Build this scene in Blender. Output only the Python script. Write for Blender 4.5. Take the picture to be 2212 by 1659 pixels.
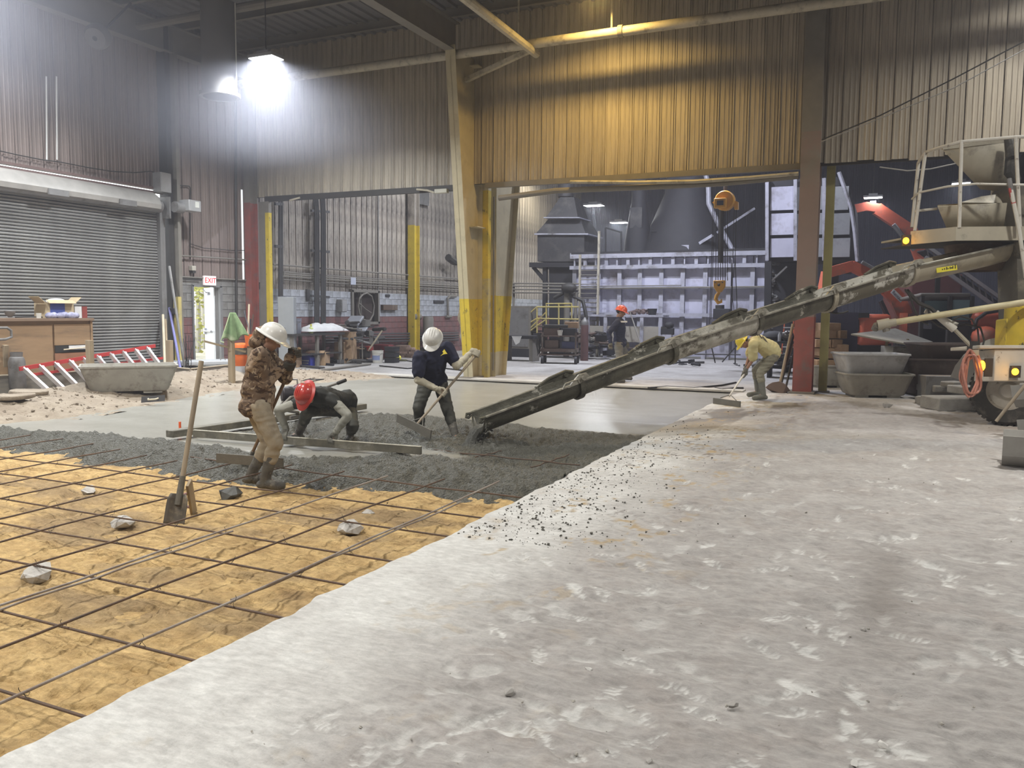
import bpy, bmesh, math, random
import numpy as np
from mathutils import Vector, Matrix, noise
for o in list(bpy.data.objects): bpy.data.objects.remove(o, do_unlink=True)
scn = bpy.context.scene
COL = scn.collection
random.seed(7)
PI = math.pi
# ---------------------------------------------------------------- camera
FPX, CX, CY, HC = 1800.0, 1106.0, 829.5, 1.62
YAW, PITCH, ROLL = math.atan(814/1800.0), math.atan(157.5/1800.0), 0.008
fw0 = Vector((-math.sin(YAW), math.cos(YAW), 0)); rt0 = Vector((math.cos(YAW), math.sin(YAW), 0)); up0 = Vector((0, 0, 1))
FW = fw0*math.cos(PITCH) - up0*math.sin(PITCH); UU = up0*math.cos(PITCH) + fw0*math.sin(PITCH)
RT = rt0*math.cos(ROLL) + UU*math.sin(ROLL); UP = UU*math.cos(ROLL) - rt0*math.sin(ROLL)
EYE = Vector((0, 0, HC))
cd = bpy.data.cameras.new('camera'); cam = bpy.data.objects.new('camera', cd); COL.objects.link(cam)
cd.sensor_width = 36; cd.lens = 36*FPX/2212; cd.clip_start = 0.05; cd.clip_end = 400
cam.matrix_world = Matrix(((RT.x, UP.x, -FW.x, EYE.x), (RT.y, UP.y, -FW.y, EYE.y), (RT.z, UP.z, -FW.z, EYE.z), (0, 0, 0, 1)))
scn.camera = cam
# surveying helpers: where a sight line meets the floor (G), a wall (WX, WY) or a given distance (J)
def ray(x, y): return FW + RT*((x-CX)/FPX) - UP*((y-CY)/FPX)
def G(x, y, z=0.0): d = ray(x, y); return EYE + d*((z-HC)/d.z)
def WX(x, y, xx): d = ray(x, y); return EYE + d*(xx/d.x)
def WY(x, y, yy): d = ray(x, y); return EYE + d*(yy/d.y)
def J(x, y, d): return EYE + ray(x, y)*d
# ---------------------------------------------------------------- view and world
scn.view_settings.view_transform = 'Standard'; scn.view_settings.look = 'None'
scn.view_settings.gamma = 1.0; scn.view_settings.use_curve_mapping = False
scn.view_settings.exposure = -0.56
w = bpy.data.worlds.new('world'); scn.world = w; w.use_nodes = True
bg = w.node_tree.nodes['Background']; bg.inputs[0].default_value = (0.93, 0.97, 1.0, 1); bg.inputs[1].default_value = 4.5
# ---------------------------------------------------------------- lamps (light itself)
def area(name, loc, power, color, size=0.6, spread=PI):
    l = bpy.data.lights.new(name, 'AREA'); l.energy = power; l.color = color; l.shape = 'RECTANGLE'; l.size = size; l.size_y = size*0.6
    l.spread = spread
    o = bpy.data.objects.new(name, l); o.location = loc; COL.objects.link(o); return o
COOL = (0.90, 0.94, 1.0); NEUT = (1.0, 0.975, 0.925); WARM = (1.0, 0.66, 0.20)
LAMPS = [((-11.95, 14.0, 6.74), 900, COOL), ((-13.9, 8.3, 7.6), 1000, COOL), ((-5.55, 16.2, 7.98), 300, WARM),
         ((3.4, 16.2, 7.98), 400, NEUT), ((-7.5, 6.0, 7.9), 820, NEUT), ((3.2, 9.0, 7.9), 680, NEUT), ((-2.0, -3.2, 7.9), 680, NEUT),
         ((-8.0, 0.3, 7.9), 680, NEUT), ((7.2, 3.0, 7.9), 260, NEUT)]
HALL_LAMPS = [(i, l) for i, l in enumerate(LAMPS)]
BACK = [(WY(1283, 445, 33), 500, COOL), (WY(1338, 482, 37), 500, COOL), ((-11.5, 24.0, 8.8), 800, COOL), ((-6.5, 24.6, 9.2), 1500, (0.80, 0.84, 1.0)),
        (WY(1886, 428, 33), 110, (0.78, 0.8, 1.0)), (WY(2076, 397, 36), 200, (0.8, 0.85, 1.0)), ((-1.0, 24.0, 9.2), 260, (0.85, 0.88, 1.0)), ((-14.6, 36.5, 8.0), 240, (1.0, 0.93, 0.75))]
for loc, p, c in LAMPS: area('area_light', (loc[0], loc[1], loc[2]-0.03), p, c, spread=math.radians(150))
for loc, p, c in BACK: area('area_light', (loc[0], loc[1], loc[2]-0.03), p, c)
# ================================================================ materials
def nd(nt, t, **kw):
    n = nt.nodes.new(t)
    for k, v in kw.items():
        if k == 'ins':
            for a, b in v.items(): n.inputs[a].default_value = b
        else: setattr(n, k, v)
    return n
def c4(c): return (c[0], c[1], c[2], 1.0)
MATS = {}
def mat(name, col, rough=0.7, metal=0.0, col2=None, scale=3.0, stretch=(1, 1, 1), bump=0.0, bscale=None, detail=6.0, rnd=0.0, dirt=None, dirt_scale=1.5, dirt_lo=0.52, dirt_hi=0.68,
        spec=0.5, coat=0.0, emit=None, estr=0.0, bdist=0.02, attr=None, attr_col=None, attr_rough=None, dirt_stretch=None, trans=0.0):
    if name in MATS: return MATS[name]
    m = bpy.data.materials.new(name); m.use_nodes = True; nt = m.node_tree; b = nt.nodes['Principled BSDF']; L = nt.links
    b.inputs['Roughness'].default_value = rough; b.inputs['Metallic'].default_value = metal
    b.inputs['Specular IOR Level'].default_value = spec
    if coat: b.inputs['Coat Weight'].default_value = coat; b.inputs['Coat Roughness'].default_value = 0.1
    if trans: b.inputs['Transmission Weight'].default_value = trans
    tc = nd(nt, 'ShaderNodeTexCoord'); mp = nd(nt, 'ShaderNodeMapping'); mp.inputs['Scale'].default_value = stretch
    L.new(tc.outputs['Object'], mp.inputs['Vector'])
    n1 = nd(nt, 'ShaderNodeTexNoise', ins={'Scale': scale, 'Detail': detail, 'Roughness': 0.62}); L.new(mp.outputs[0], n1.inputs['Vector'])
    cr = nd(nt, 'ShaderNodeValToRGB'); cr.color_ramp.elements[0].position = 0.32; cr.color_ramp.elements[1].position = 0.68
    c2 = col2 if col2 else tuple(x*0.82 for x in col)
    cr.color_ramp.elements[0].color = c4(c2); cr.color_ramp.elements[1].color = c4(col)
    L.new(n1.outputs['Fac'], cr.inputs[0]); out = cr.outputs[0]
    def mix(a, bcol, fac):
        x = nd(nt, 'ShaderNodeMix', data_type='RGBA'); L.new(fac, x.inputs[0]); L.new(a, x.inputs[6])
        if isinstance(bcol, tuple): x.inputs[7].default_value = c4(bcol)
        else: L.new(bcol, x.inputs[7])
        return x.outputs[2]
    if dirt:
        mp2 = nd(nt, 'ShaderNodeMapping'); mp2.inputs['Scale'].default_value = dirt_stretch or stretch; mp2.inputs['Location'].default_value = (3.7, 1.3, 5.1)
        L.new(tc.outputs['Object'], mp2.inputs['Vector'])
        n2 = nd(nt, 'ShaderNodeTexNoise', ins={'Scale': dirt_scale, 'Detail': 8.0, 'Roughness': 0.7}); L.new(mp2.outputs[0], n2.inputs['Vector'])
        mr = nd(nt, 'ShaderNodeMapRange', ins={1: dirt_lo, 2: dirt_hi}); L.new(n2.outputs['Fac'], mr.inputs[0])
        out = mix(out, dirt, mr.outputs[0])
    if rnd:
        oi = nd(nt, 'ShaderNodeObjectInfo'); mr = nd(nt, 'ShaderNodeMapRange', ins={3: 1-rnd, 4: 1+rnd}); L.new(oi.outputs['Random'], mr.inputs[0])
        hs = nd(nt, 'ShaderNodeHueSaturation'); L.new(mr.outputs[0], hs.inputs['Value']); L.new(out, hs.inputs['Color']); out = hs.outputs[0]
    if attr:
        at = nd(nt, 'ShaderNodeAttribute', attribute_name=attr)
        if attr_col: out = mix(out, attr_col, at.outputs['Fac'])
        if attr_rough is not None:
            mr = nd(nt, 'ShaderNodeMapRange', ins={3: rough, 4: attr_rough}); L.new(at.outputs['Fac'], mr.inputs[0]); L.new(mr.outputs[0], b.inputs['Roughness'])
    L.new(out, b.inputs['Base Color'])
    if bump:
        n3 = nd(nt, 'ShaderNodeTexNoise', ins={'Scale': bscale or scale*6, 'Detail': 5.0, 'Roughness': 0.65}); L.new(mp.outputs[0], n3.inputs['Vector'])
        bp = nd(nt, 'ShaderNodeBump', ins={'Strength': bump, 'Distance': bdist}); L.new(n3.outputs['Fac'], bp.inputs['Height']); L.new(bp.outputs[0], b.inputs['Normal'])
    if emit: b.inputs['Emission Color'].default_value = c4(emit); b.inputs['Emission Strength'].default_value = estr
    MATS[name] = m; return m
# ================================================================ mesh builder
class MB:
    def __init__(s): s.v = []; s.f = []
    def add(s, vs, fs):
        k = len(s.v); s.v += [tuple(p) for p in vs]; s.f += [tuple(i+k for i in f) for f in fs]; return s
    def box(s, c, size, R=None):
        x, y, z = [a/2 for a in size]; R = rz(R) if isinstance(R, (int, float)) else R
        vs = [Vector((i*x, j*y, k*z)) for k in (-1, 1) for i, j in ((-1, -1), (1, -1), (1, 1), (-1, 1))]
        if R is not None: vs = [R @ p for p in vs]
        c = Vector(c); return s.add([p+c for p in vs], [(3, 2, 1, 0), (4, 5, 6, 7), (0, 1, 5, 4), (1, 2, 6, 5), (2, 3, 7, 6), (3, 0, 4, 7)])
    def beam(s, a, b, w, h, up=(0, 0, 1), ext=0.0):
        a, b = Vector(a), Vector(b); d = (b-a); L = d.length; d.normalize(); a = a-d*ext; b = b+d*ext
        sd = d.cross(Vector(up));
        if sd.length < 1e-4: sd = d.cross(Vector((1, 0, 0)))
        sd.normalize(); u = sd.cross(d)
        R = Matrix((sd, d, u)).transposed(); return s.box((a+b)/2, (w, (b-a).length, h), R)
    def ibeam(s, a, b, w, h, t=0.02, up=(0, 0, 1)):
        a, b = Vector(a), Vector(b); d = (b-a).normalized(); sd = d.cross(Vector(up)).normalized(); u = sd.cross(d)
        s.beam(a+u*(h/2-t/2), b+u*(h/2-t/2), w, t, up); s.beam(a-u*(h/2-t/2), b-u*(h/2-t/2), w, t, up); s.beam(a, b, t, h-2*t, up); return s
    def tube(s, pts, r, n=8, caps=True):
        pts = [Vector(p) for p in pts]; rs = r if isinstance(r, (list, tuple)) else [r]*len(pts); k = len(s.v); up = None
        for i, p in enumerate(pts):
            if i == 0: t = pts[1]-p
            elif i == len(pts)-1: t = p-pts[i-1]
            else: t = (pts[i+1]-p).normalized()+(p-pts[i-1]).normalized()
            if t.length < 1e-9: t = Vector((0, 0, 1))
            t.normalize()
            if up is None: up = t.orthogonal().normalized()
            else:
                up = up - t*up.dot(t)
                if up.length < 1e-6: up = t.orthogonal()
                up.normalize()
            q = t.cross(up)
            for j in range(n):
                a = 2*PI*j/n; s.v.append(tuple(p+(up*math.cos(a)+q*math.sin(a))*rs[i]))
        for i in range(len(pts)-1):
            for j in range(n): s.f.append((k+i*n+j, k+i*n+(j+1) % n, k+(i+1)*n+(j+1) % n, k+(i+1)*n+j))
        if caps: s.f.append(tuple(k+j for j in reversed(range(n)))); s.f.append(tuple(k+(len(pts)-1)*n+j for j in range(n)))
        return s
    def lathe(s, prof, c=(0, 0, 0), R=None, n=24, a0=0, a1=2*PI, sx=1, sy=1):
        k = len(s.v); full = abs(a1-a0-2*PI) < 1e-6; m = n if full else n+1; c = Vector(c)
        for r, z in prof:
            for j in range(m):
                a = a0+(a1-a0)*j/n; p = Vector((r*math.cos(a)*sx, r*math.sin(a)*sy, z)); s.v.append(tuple((R @ p if R is not None else p)+c))
        for i in range(len(prof)-1):
            for j in range(n):
                j2 = (j+1) % m; s.f.append((k+i*m+j, k+i*m+j2, k+(i+1)*m+j2, k+(i+1)*m+j))
        return s
    def ell(s, c, r, R=None, nu=12, nv=8):
        k = len(s.v); c = Vector(c)
        def pt(t, a):
            p = Vector((r[0]*math.sin(t)*math.cos(a), r[1]*math.sin(t)*math.sin(a), r[2]*math.cos(t))); return tuple((R @ p if R is not None else p)+c)
        s.v.append(pt(0, 0))
        for i in range(1, nv):
            for j in range(nu): s.v.append(pt(PI*i/nv, 2*PI*j/nu))
        s.v.append(pt(PI, 0)); e = len(s.v)-1
        for j in range(nu): s.f.append((k, k+1+j, k+1+(j+1) % nu))
        for i in range(nv-2):
            for j in range(nu): s.f.append((k+1+i*nu+j, k+1+(i+1)*nu+j, k+1+(i+1)*nu+(j+1) % nu, k+1+i*nu+(j+1) % nu))
        for j in range(nu): s.f.append((e, k+1+(nv-2)*nu+(j+1) % nu, k+1+(nv-2)*nu+j))
        return s
    def cap(s, p0, r0, p1, r1, n=12):
        p0, p1 = Vector(p0), Vector(p1); d = p1-p0; L = d.length
        if L < 1e-5: return s.ell(p0, (r0, r0, r0))
        d.normalize(); pts = []; rs = []
        for i in range(5): a = PI/2*(i+0.15)/5; pts.append(p0-d*r0*math.cos(a)); rs.append(r0*math.sin(a))
        pts.append(p0); rs.append(r0); pts.append(p1); rs.append(r1)
        for i in range(4, -1, -1): a = PI/2*(i+0.15)/5; pts.append(p1+d*r1*math.cos(a)); rs.append(r1*math.sin(a))
        return s.tube(pts, rs, n)
    def prism(s, poly, ext):
        n = len(poly); ext = Vector(ext); a = [Vector(p) for p in poly]
        return s.add(a+[p+ext for p in a], [tuple(reversed(range(n))), tuple(range(n, 2*n))]+[(i, (i+1) % n, n+(i+1) % n, n+i) for i in range(n)])
    def sweep(s, pts, prof, up=(0, 0, 1), close=False, sc=None):   # open profile (a, b): a along side, b along up
        pts = [Vector(p) for p in pts]; k = len(s.v); m = len(prof)
        for i, p in enumerate(pts):
            t = (pts[min(i+1, len(pts)-1)]-pts[max(i-1, 0)]).normalized(); sd = t.cross(Vector(up)).normalized(); u = sd.cross(t); q = sc[i] if sc else 1
            for a, b in prof: s.v.append(tuple(p+sd*a*q+u*b*q))
        mm = m if close else m-1
        for i in range(len(pts)-1):
            for j in range(mm): j2 = (j+1) % m; s.f.append((k+i*m+j, k+i*m+j2, k+(i+1)*m+j2, k+(i+1)*m+j))
        if close: s.f.append(tuple(k+j for j in reversed(range(m)))); s.f.append(tuple(k+(len(pts)-1)*m+j for j in range(m)))
        return s
def rz(a): return Matrix.Rotation(a, 3, 'Z')
def rx(a): return Matrix.Rotation(a, 3, 'X')
def ry(a): return Matrix.Rotation(a, 3, 'Y')
def frame(zdir, xdir):   # matrix whose z column is zdir and x column near xdir
    z = Vector(zdir).normalized(); x = Vector(xdir); x = (x-z*x.dot(z)).normalized(); y = z.cross(x); return Matrix((x, y, z)).transposed()
def mesh_of(mb, name, org=Vector((0, 0, 0)), smooth=35):
    me = bpy.data.meshes.new(name); me.from_pydata([(x-org.x, y-org.y, z-org.z) for x, y, z in mb.v], [], mb.f); me.validate(); me.update()
    if smooth: me.polygons.foreach_set('use_smooth', [True]*len(me.polygons)); me.set_sharp_from_angle(angle=math.radians(smooth))
    return me
def tag(o, label=None, cat=None, group=None, kind=None):
    if label: o['label'] = label
    if cat: o['category'] = cat
    if group: o['group'] = group
    if kind: o['kind'] = kind
    return o
def thing(name, label, cat, loc, group=None, rot=0.0):
    o = bpy.data.objects.new(name, None); o.empty_display_size = 0.1; COL.objects.link(o); o.location = Vector(loc); o.rotation_euler[2] = rot
    return tag(o, label, cat, group)
def root_loc(p):
    v = Vector((0, 0, 0))
    while p is not None: v += Vector(p.location); p = p.parent
    return v
def part(name, mb, m, parent, label=None, smooth=35, bevel=0.0, solid=0.0, local=False):
    me = mesh_of(mb, name, Vector((0, 0, 0)) if local else root_loc(parent), smooth); o = bpy.data.objects.new(name, me); COL.objects.link(o); o.parent = parent
    if m: me.materials.append(m)
    mods(o, bevel, solid)
    if label: o['label'] = label
    return o
def mods(o, bevel, solid):
    if solid: q = o.modifiers.new('s', 'SOLIDIFY'); q.thickness = solid; q.offset = 0
    if bevel: q = o.modifiers.new('b', 'BEVEL'); q.width = bevel; q.segments = 2; q.limit_method = 'ANGLE'
def obj(name, mb, m, label=None, cat=None, group=None, kind=None, smooth=35, bevel=0.0, solid=0.0, org=None):
    if org is None:
        a = np.array(mb.v); lo, hi = a.min(0), a.max(0); org = Vector(((lo[0]+hi[0])/2, (lo[1]+hi[1])/2, lo[2]))
        if kind in ('structure',): org = Vector((0, 0, 0))
    me = mesh_of(mb, name, Vector(org), smooth); o = bpy.data.objects.new(name, me); COL.objects.link(o); o.location = org
    if m: me.materials.append(m)
    mods(o, bevel, solid); return tag(o, label, cat, group, kind)
def copies(name, me, spots, parent, m=None):      # alike pieces that share one mesh: spots = [(location, rot_z, scale)]
    r = []
    for loc, a, sc in spots:
        o = bpy.data.objects.new(name, me); COL.objects.link(o); o.parent = parent; o.location = loc; o.rotation_euler[2] = a; o.scale = sc; r.append(o)
    return r
def dup(root, loc, rot=None, label=None):
    r = root.copy(); COL.objects.link(r); r.location = loc
    if rot is not None: r.rotation_euler = (0, 0, rot)
    if label: r['label'] = label
    for ch in list(root.children):
        c = ch.copy(); COL.objects.link(c); c.parent = r
        for g in list(ch.children):
            d = g.copy(); COL.objects.link(d); d.parent = c
    return r
def setattr_f(me, name, vals):
    a = me.attributes.new(name, 'FLOAT', 'POINT'); a.data.foreach_set('value', np.asarray(vals, dtype=np.float32))
def grid_mesh(name, XX, YY, ZZ, m, attrs=None, mask=None):
    nr, nc = XX.shape; co = np.stack([XX, YY, ZZ], -1).reshape(-1, 3).astype(np.float32)
    idx = np.arange(nr*nc).reshape(nr, nc); q = np.stack([idx[:-1, :-1], idx[:-1, 1:], idx[1:, 1:], idx[1:, :-1]], -1).reshape(-1, 4)
    if mask is not None:
        mk = (mask[:-1, :-1] & mask[:-1, 1:] & mask[1:, 1:] & mask[1:, :-1]).reshape(-1); q = q[mk]
    me = bpy.data.meshes.new(name); me.vertices.add(len(co)); me.vertices.foreach_set('co', co.ravel()); me.loops.add(q.size); me.loops.foreach_set('vertex_index', q.ravel().astype(np.int32))
    me.polygons.add(len(q)); me.polygons.foreach_set('loop_start', np.arange(0, q.size, 4, dtype=np.int32)); me.polygons.foreach_set('loop_total', np.full(len(q), 4, np.int32))
    me.update(calc_edges=True); me.validate(); me.polygons.foreach_set('use_smooth', np.ones(len(q), bool))
    for k, v in (attrs or {}).items(): setattr_f(me, k, v.reshape(-1))
    me.materials.append(m); o = bpy.data.objects.new(name, me); COL.objects.link(o); return o
# cheap value noise for height fields
def vnoise(x, y, seed=0):
    rs = np.random.RandomState(seed); T = rs.rand(256, 256); xi = np.floor(x).astype(int); yi = np.floor(y).astype(int); fx = x-xi; fy = y-yi
    fx = fx*fx*(3-2*fx); fy = fy*fy*(3-2*fy); a = T[xi & 255, yi & 255]; b = T[(xi+1) & 255, yi & 255]; c = T[xi & 255, (yi+1) & 255]; d = T[(xi+1) & 255, (yi+1) & 255]
    return (a*(1-fx)+b*fx)*(1-fy)+(c*(1-fx)+d*fx)*fy
def fbm(x, y, sc, seed=0, oct=4, gain=0.5):
    s = np.zeros_like(x); a = 1.0; t = 0
    for i in range(oct): s += a*vnoise(x*sc+i*17.3, y*sc+i*9.1, seed+i); t += a; a *= gain; sc *= 2.03
    return s/t
def sstep(a, b, x): t = np.clip((x-a)/(b-a), 0, 1); return t*t*(3-2*t)
# ================================================================ setting
M_PANEL = mat('panel_beige', (0.42, 0.37, 0.29), 0.55, 0.0, col2=(0.27, 0.235, 0.185), scale=2.2, stretch=(5, 5, 0.35), bump=0.15, rnd=0.10, dirt=(0.11, 0.095, 0.08), dirt_scale=1.2, dirt_stretch=(4, 4, 0.5), dirt_lo=0.50, dirt_hi=0.80)
M_PANEL_L = mat('panel_brown', (0.235, 0.185, 0.165), 0.6, 0.0, col2=(0.17, 0.135, 0.12), scale=2.0, stretch=(3, 3, 0.3), bump=0.1, rnd=0.07, dirt=(0.10, 0.085, 0.075), dirt_scale=1.0, dirt_stretch=(3, 3, 0.5), dirt_lo=0.52, dirt_hi=0.85)
M_PANEL_F = mat('panel_stained', (0.46, 0.42, 0.36), 0.6, 0.0, col2=(0.24, 0.20, 0.17), scale=1.6, stretch=(3, 3, 0.4), bump=0.15, rnd=0.16, dirt=(0.07, 0.06, 0.055), dirt_scale=0.9, dirt_stretch=(1.2, 1.2, 0.8), dirt_lo=0.48, dirt_hi=0.66)
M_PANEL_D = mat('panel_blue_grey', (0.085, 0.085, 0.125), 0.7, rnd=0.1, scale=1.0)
M_GAP = mat('seam_dark', (0.03, 0.028, 0.026), 0.9)
M_ROOF = mat('roof_deck', (0.16, 0.155, 0.16), 0.7, scale=1.5, rnd=0.05)
M_STEEL = mat('dusty_steel', (0.20, 0.185, 0.16), 0.6, 0.0, scale=4, bump=0.1)
M_DARKSTEEL = mat('dark_steel', (0.045, 0.042, 0.04), 0.6, 0.2, scale=4)
M_GREYSTEEL = mat('grey_steel', (0.23, 0.225, 0.22), 0.5, 0.3, scale=5, bump=0.08, dirt=(0.12, 0.11, 0.1), dirt_scale=3)
M_SLAT = mat('shutter_slat', (0.34, 0.335, 0.32), 0.4, 0.35, scale=2, col2=(0.25, 0.245, 0.24), stretch=(1, 1, 4), rnd=0.04)
M_CREAM = mat('column_cream', (0.50, 0.44, 0.29), 0.55, scale=2.5, bump=0.08, dirt=(0.28, 0.24, 0.16), dirt_scale=3.0, dirt_lo=0.55, dirt_hi=0.8)
M_YEL = mat('safety_yellow', (0.62, 0.46, 0.035), 0.5, scale=4, col2=(0.48, 0.36, 0.04), bump=0.1, dirt=(0.07, 0.06, 0.03), dirt_scale=9.0, dirt_stretch=(1, 1, 0.6), dirt_lo=0.60, dirt_hi=0.66)
M_YELD = mat('dusty_yellow', (0.50, 0.40, 0.10), 0.6, scale=3, col2=(0.42, 0.36, 0.17), dirt=(0.25, 0.22, 0.16), dirt_scale=4.0)
M_REDP = mat('red_paint', (0.30, 0.075, 0.06), 0.6, scale=3, col2=(0.20, 0.07, 0.06), dirt=(0.16, 0.11, 0.10), dirt_scale=3.0)
M_MAUVE = mat('mauve_primer', (0.24, 0.17, 0.15), 0.6, scale=2, col2=(0.20, 0.15, 0.13), dirt=(0.2, 0.185, 0.16), dirt_scale=1.0)
M_BLOCK = mat('block_paint', (0.42, 0.44, 0.47), 0.7, scale=3, col2=(0.30, 0.31, 0.34), bump=0.25, bscale=40, bdist=0.004, rnd=0.07, dirt=(0.20, 0.20, 0.20), dirt_scale=2.5)
M_BLOCKG = mat('block_grey', (0.22, 0.215, 0.205), 0.8, scale=3, bump=0.25, bscale=40, bdist=0.004, rnd=0.08, dirt=(0.12, 0.11, 0.10), dirt_scale=2.5)
M_BLOCKR = mat('block_red', (0.20, 0.085, 0.08), 0.75, scale=3, col2=(0.13, 0.075, 0.075), bump=0.25, bscale=40, bdist=0.004, rnd=0.10, dirt=(0.15, 0.12, 0.115), dirt_scale=2.0)
M_MORTAR = mat('mortar', (0.16, 0.155, 0.15), 0.9)
# ---- ribbed wall panels: one shared mesh per height
PW = 0.305
def panel_mesh(h, kind='deep'):
    key = 'panel_%s_%d' % (kind, int(h*1000))
    if key in bpy.data.meshes: return bpy.data.meshes[key]
    prof = [(0, 0), (0.012, -0.045), (0.045, -0.045), (0.058, -0.006), (0.12, -0.006), (0.13, -0.014), (0.15, -0.014), (0.16, -0.006), (0.22, -0.006), (0.23, -0.014), (0.25, -0.014), (0.26, -0.006), (0.297, -0.006), (0.299, 0.012), (PW, 0.012)]
    if kind == 'deep': prof = [(0, 0.0), (0.004, -0.03), (0.03, -0.034), (0.038, -0.016), (0.11, -0.014), (0.12, -0.022), (0.14, -0.022), (0.15, -0.014), (0.20, -0.014), (0.21, -0.022), (0.23, -0.022), (0.24, -0.014), (0.288, -0.014), (0.291, 0.012), (PW, 0.012)]
    vs = [(x, y, z) for z in (0, h) for x, y in prof]; n = len(prof)
    me = bpy.data.meshes.new(key); me.from_pydata(vs, [], [(i, i+1, n+i+1, n+i) for i in range(n-1)]); me.update(); return me
def panel_wall(name, start, ang, count, z0, z1, m, base_m=None, zfun=None):
    """a wall whose panels are its children; backing sheet is the wall itself"""
    d = Vector((math.cos(ang), math.sin(ang), 0)); nrm = Vector((-math.sin(ang), math.cos(ang), 0)); s = Vector(start)
    L = count*PW; c = s+d*(L/2)+nrm*0.045
    wobj = obj(name, MB().box((c.x, c.y, (z0+z1)/2), (L, 0.06, z1-z0), rz(ang)), base_m or M_GAP, kind='structure')
    for i in range(count):
        a0 = z0 if zfun is None else zfun(i); 
        h = round(z1-a0, 3); me = panel_mesh(h)
        key = me.name+m.name
        if key in bpy.data.meshes: mm = bpy.data.meshes[key]
        else: mm = me.copy(); mm.name = key; mm.materials.append(m)
        p = s+d*(i*PW); copies('panel', mm, [((p.x, p.y, a0), ang, (1, 1, 1))], wobj)
    return wobj
ZR = 8.15
# header wall over the wide openings (plane Y=18)
random.seed(3)
hw = panel_wall('wall_back', (-15.98, 18.0, 0), 0.0, 82, 4.62, ZR+0.3, M_PANEL, zfun=lambda i: 4.62 if i < 47 else 4.62-random.choice([0, 0.0, 0.03, 0.06, 0.02]))
# left wall (plane X=-16); rotation 90deg puts the panel face towards +X
wl = panel_wall('wall_left', (-16, 14.98, 0), PI/2, 11, 2.36, ZR+0.3, M_PANEL_L)
wl2 = panel_wall('wall_left_upper', (-16, 6.74, 0), PI/2, 27, 4.42, ZR+0.3, M_PANEL_L)
wl3 = panel_wall('wall_left_front', (-16, -6.0, 0), PI/2, 42, 0.0, ZR+0.3, M_PANEL_L)
wf = panel_wall('wall_far_left', (-16, 18.35, 0), PI/2, 86, 2.17, 10.9, M_PANEL_F)
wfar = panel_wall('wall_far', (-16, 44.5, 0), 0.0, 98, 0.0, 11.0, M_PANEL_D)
# block wainscots, every block its own piece
def block_wall(name, y0, y1, rows, openings, mtop, redz, mred=None, stuff_from=None):
    back = MB()
    segs = []; ys = [y0]+[v for o in openings for v in o[:2]]+[y1]
    for i in range(0, len(ys), 2): segs.append((ys[i], ys[i+1]))
    for a, b in segs: back.box((-16.03, (a+b)/2, rows*0.1), (0.15, b-a, rows*0.2-0.004))
    for oy0, oy1, oz0, oz1 in openings:
        if oz0 > 0: back.box((-16.03, (oy0+oy1)/2, oz0/2), (0.15, oy1-oy0, oz0))
        if oz1 < rows*0.2: back.box((-16.03, (oy0+oy1)/2, (oz1+rows*0.2)/2), (0.15, oy1-oy0, rows*0.2-oz1))
    wobj = obj(name, back, M_MORTAR, kind='structure')
    bm_ = MB().box((0, 0, 0.095), (0.06, 0.39, 0.19)); hm = MB().box((0, 0, 0.095), (0.06, 0.19, 0.19))
    cache = {}
    def bmesh_(half, m):
        k = (half, m.name)
        if k not in cache: cache[k] = mesh_of(hm if half else bm_, 'block'); cache[k].materials.append(m)
        return cache[k]
    stuff = {}
    for r in range(rows):
        z = r*0.2+0.005; y = y0 - (0.2 if r % 2 else 0)
        m = (mred or M_BLOCKR) if z < redz else mtop
        while y < y1-0.05:
            a, b = max(y, y0), min(y+0.4, y1); c = (a+b)/2; ln = b-a
            ivs = [(a, b)]
            for o0, o1, o2, o3 in openings:
                if o2-0.05 < z+0.1 < o3+0.05: ivs = [q for p_ in ivs for q in ((p_[0], min(p_[1], o0-0.01)), (max(p_[0], o1+0.01), p_[1])) if q[1]-q[0] > 0.04]
            for a, b in ivs:
                c = (a+b)/2; ln = b-a
                if ln < 0.05: continue
                if stuff_from and c > stuff_from: stuff.setdefault(m.name, (m, MB()))[1].box((-15.95, c, z+0.095), (0.06, ln-0.01, 0.19))
                else:
                    copies('block', bmesh_(False, m), [((-15.95, c, z), 0, (1, (ln-0.008)/0.39, 1))], wobj)
            y += 0.4
    for k, (m, b) in stuff.items(): o = part('block_courses', b, m, wobj); o['kind'] = 'stuff'
    return wobj
block_wall('wall_exit_blocks', 14.98, 18.2, 12, [(15.8, 16.68, 0, 2.2)], M_BLOCKG, 1.3)
block_wall('wall_far_blocks', 18.35, 44.4, 11, [(22.55, 24.05, 1.2, 2.22)], M_BLOCK, 1.25, stuff_from=28.5)
# other shell pieces
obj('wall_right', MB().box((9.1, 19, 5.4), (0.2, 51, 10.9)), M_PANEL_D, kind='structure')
obj('wall_front', MB().box((-3.5, -6.1, 4.2), (25.4, 0.2, 8.5)), M_PANEL_L, kind='structure')
roof = obj('ceiling', MB().box((-3.45, 6.05, ZR+0.36), (25.3, 24.4, 0.1)), M_ROOF, kind='structure')
rb = mesh_of(MB().prism([(0, 0, 0), (0.02, 0, -0.05), (0.1, 0, -0.05), (0.12, 0, 0)], (0, 24, 0)), 'deck_rib'); rb.materials.append(M_ROOF)
copies('deck_rib', rb, [((-15.9+0.3*i, -5.9, ZR+0.31), 0, (1, 1, 1)) for i in range(82)], roof)
obj('ceiling_back', MB().box((-3.45, 31.4, 11.0), (25.3, 26.5, 0.12)), M_ROOF, kind='structure')
obj('wall_gable', MB().box((-3.45, 18.25, 9.7), (25.3, 0.1, 2.6)), M_PANEL_D, kind='structure')
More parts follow.
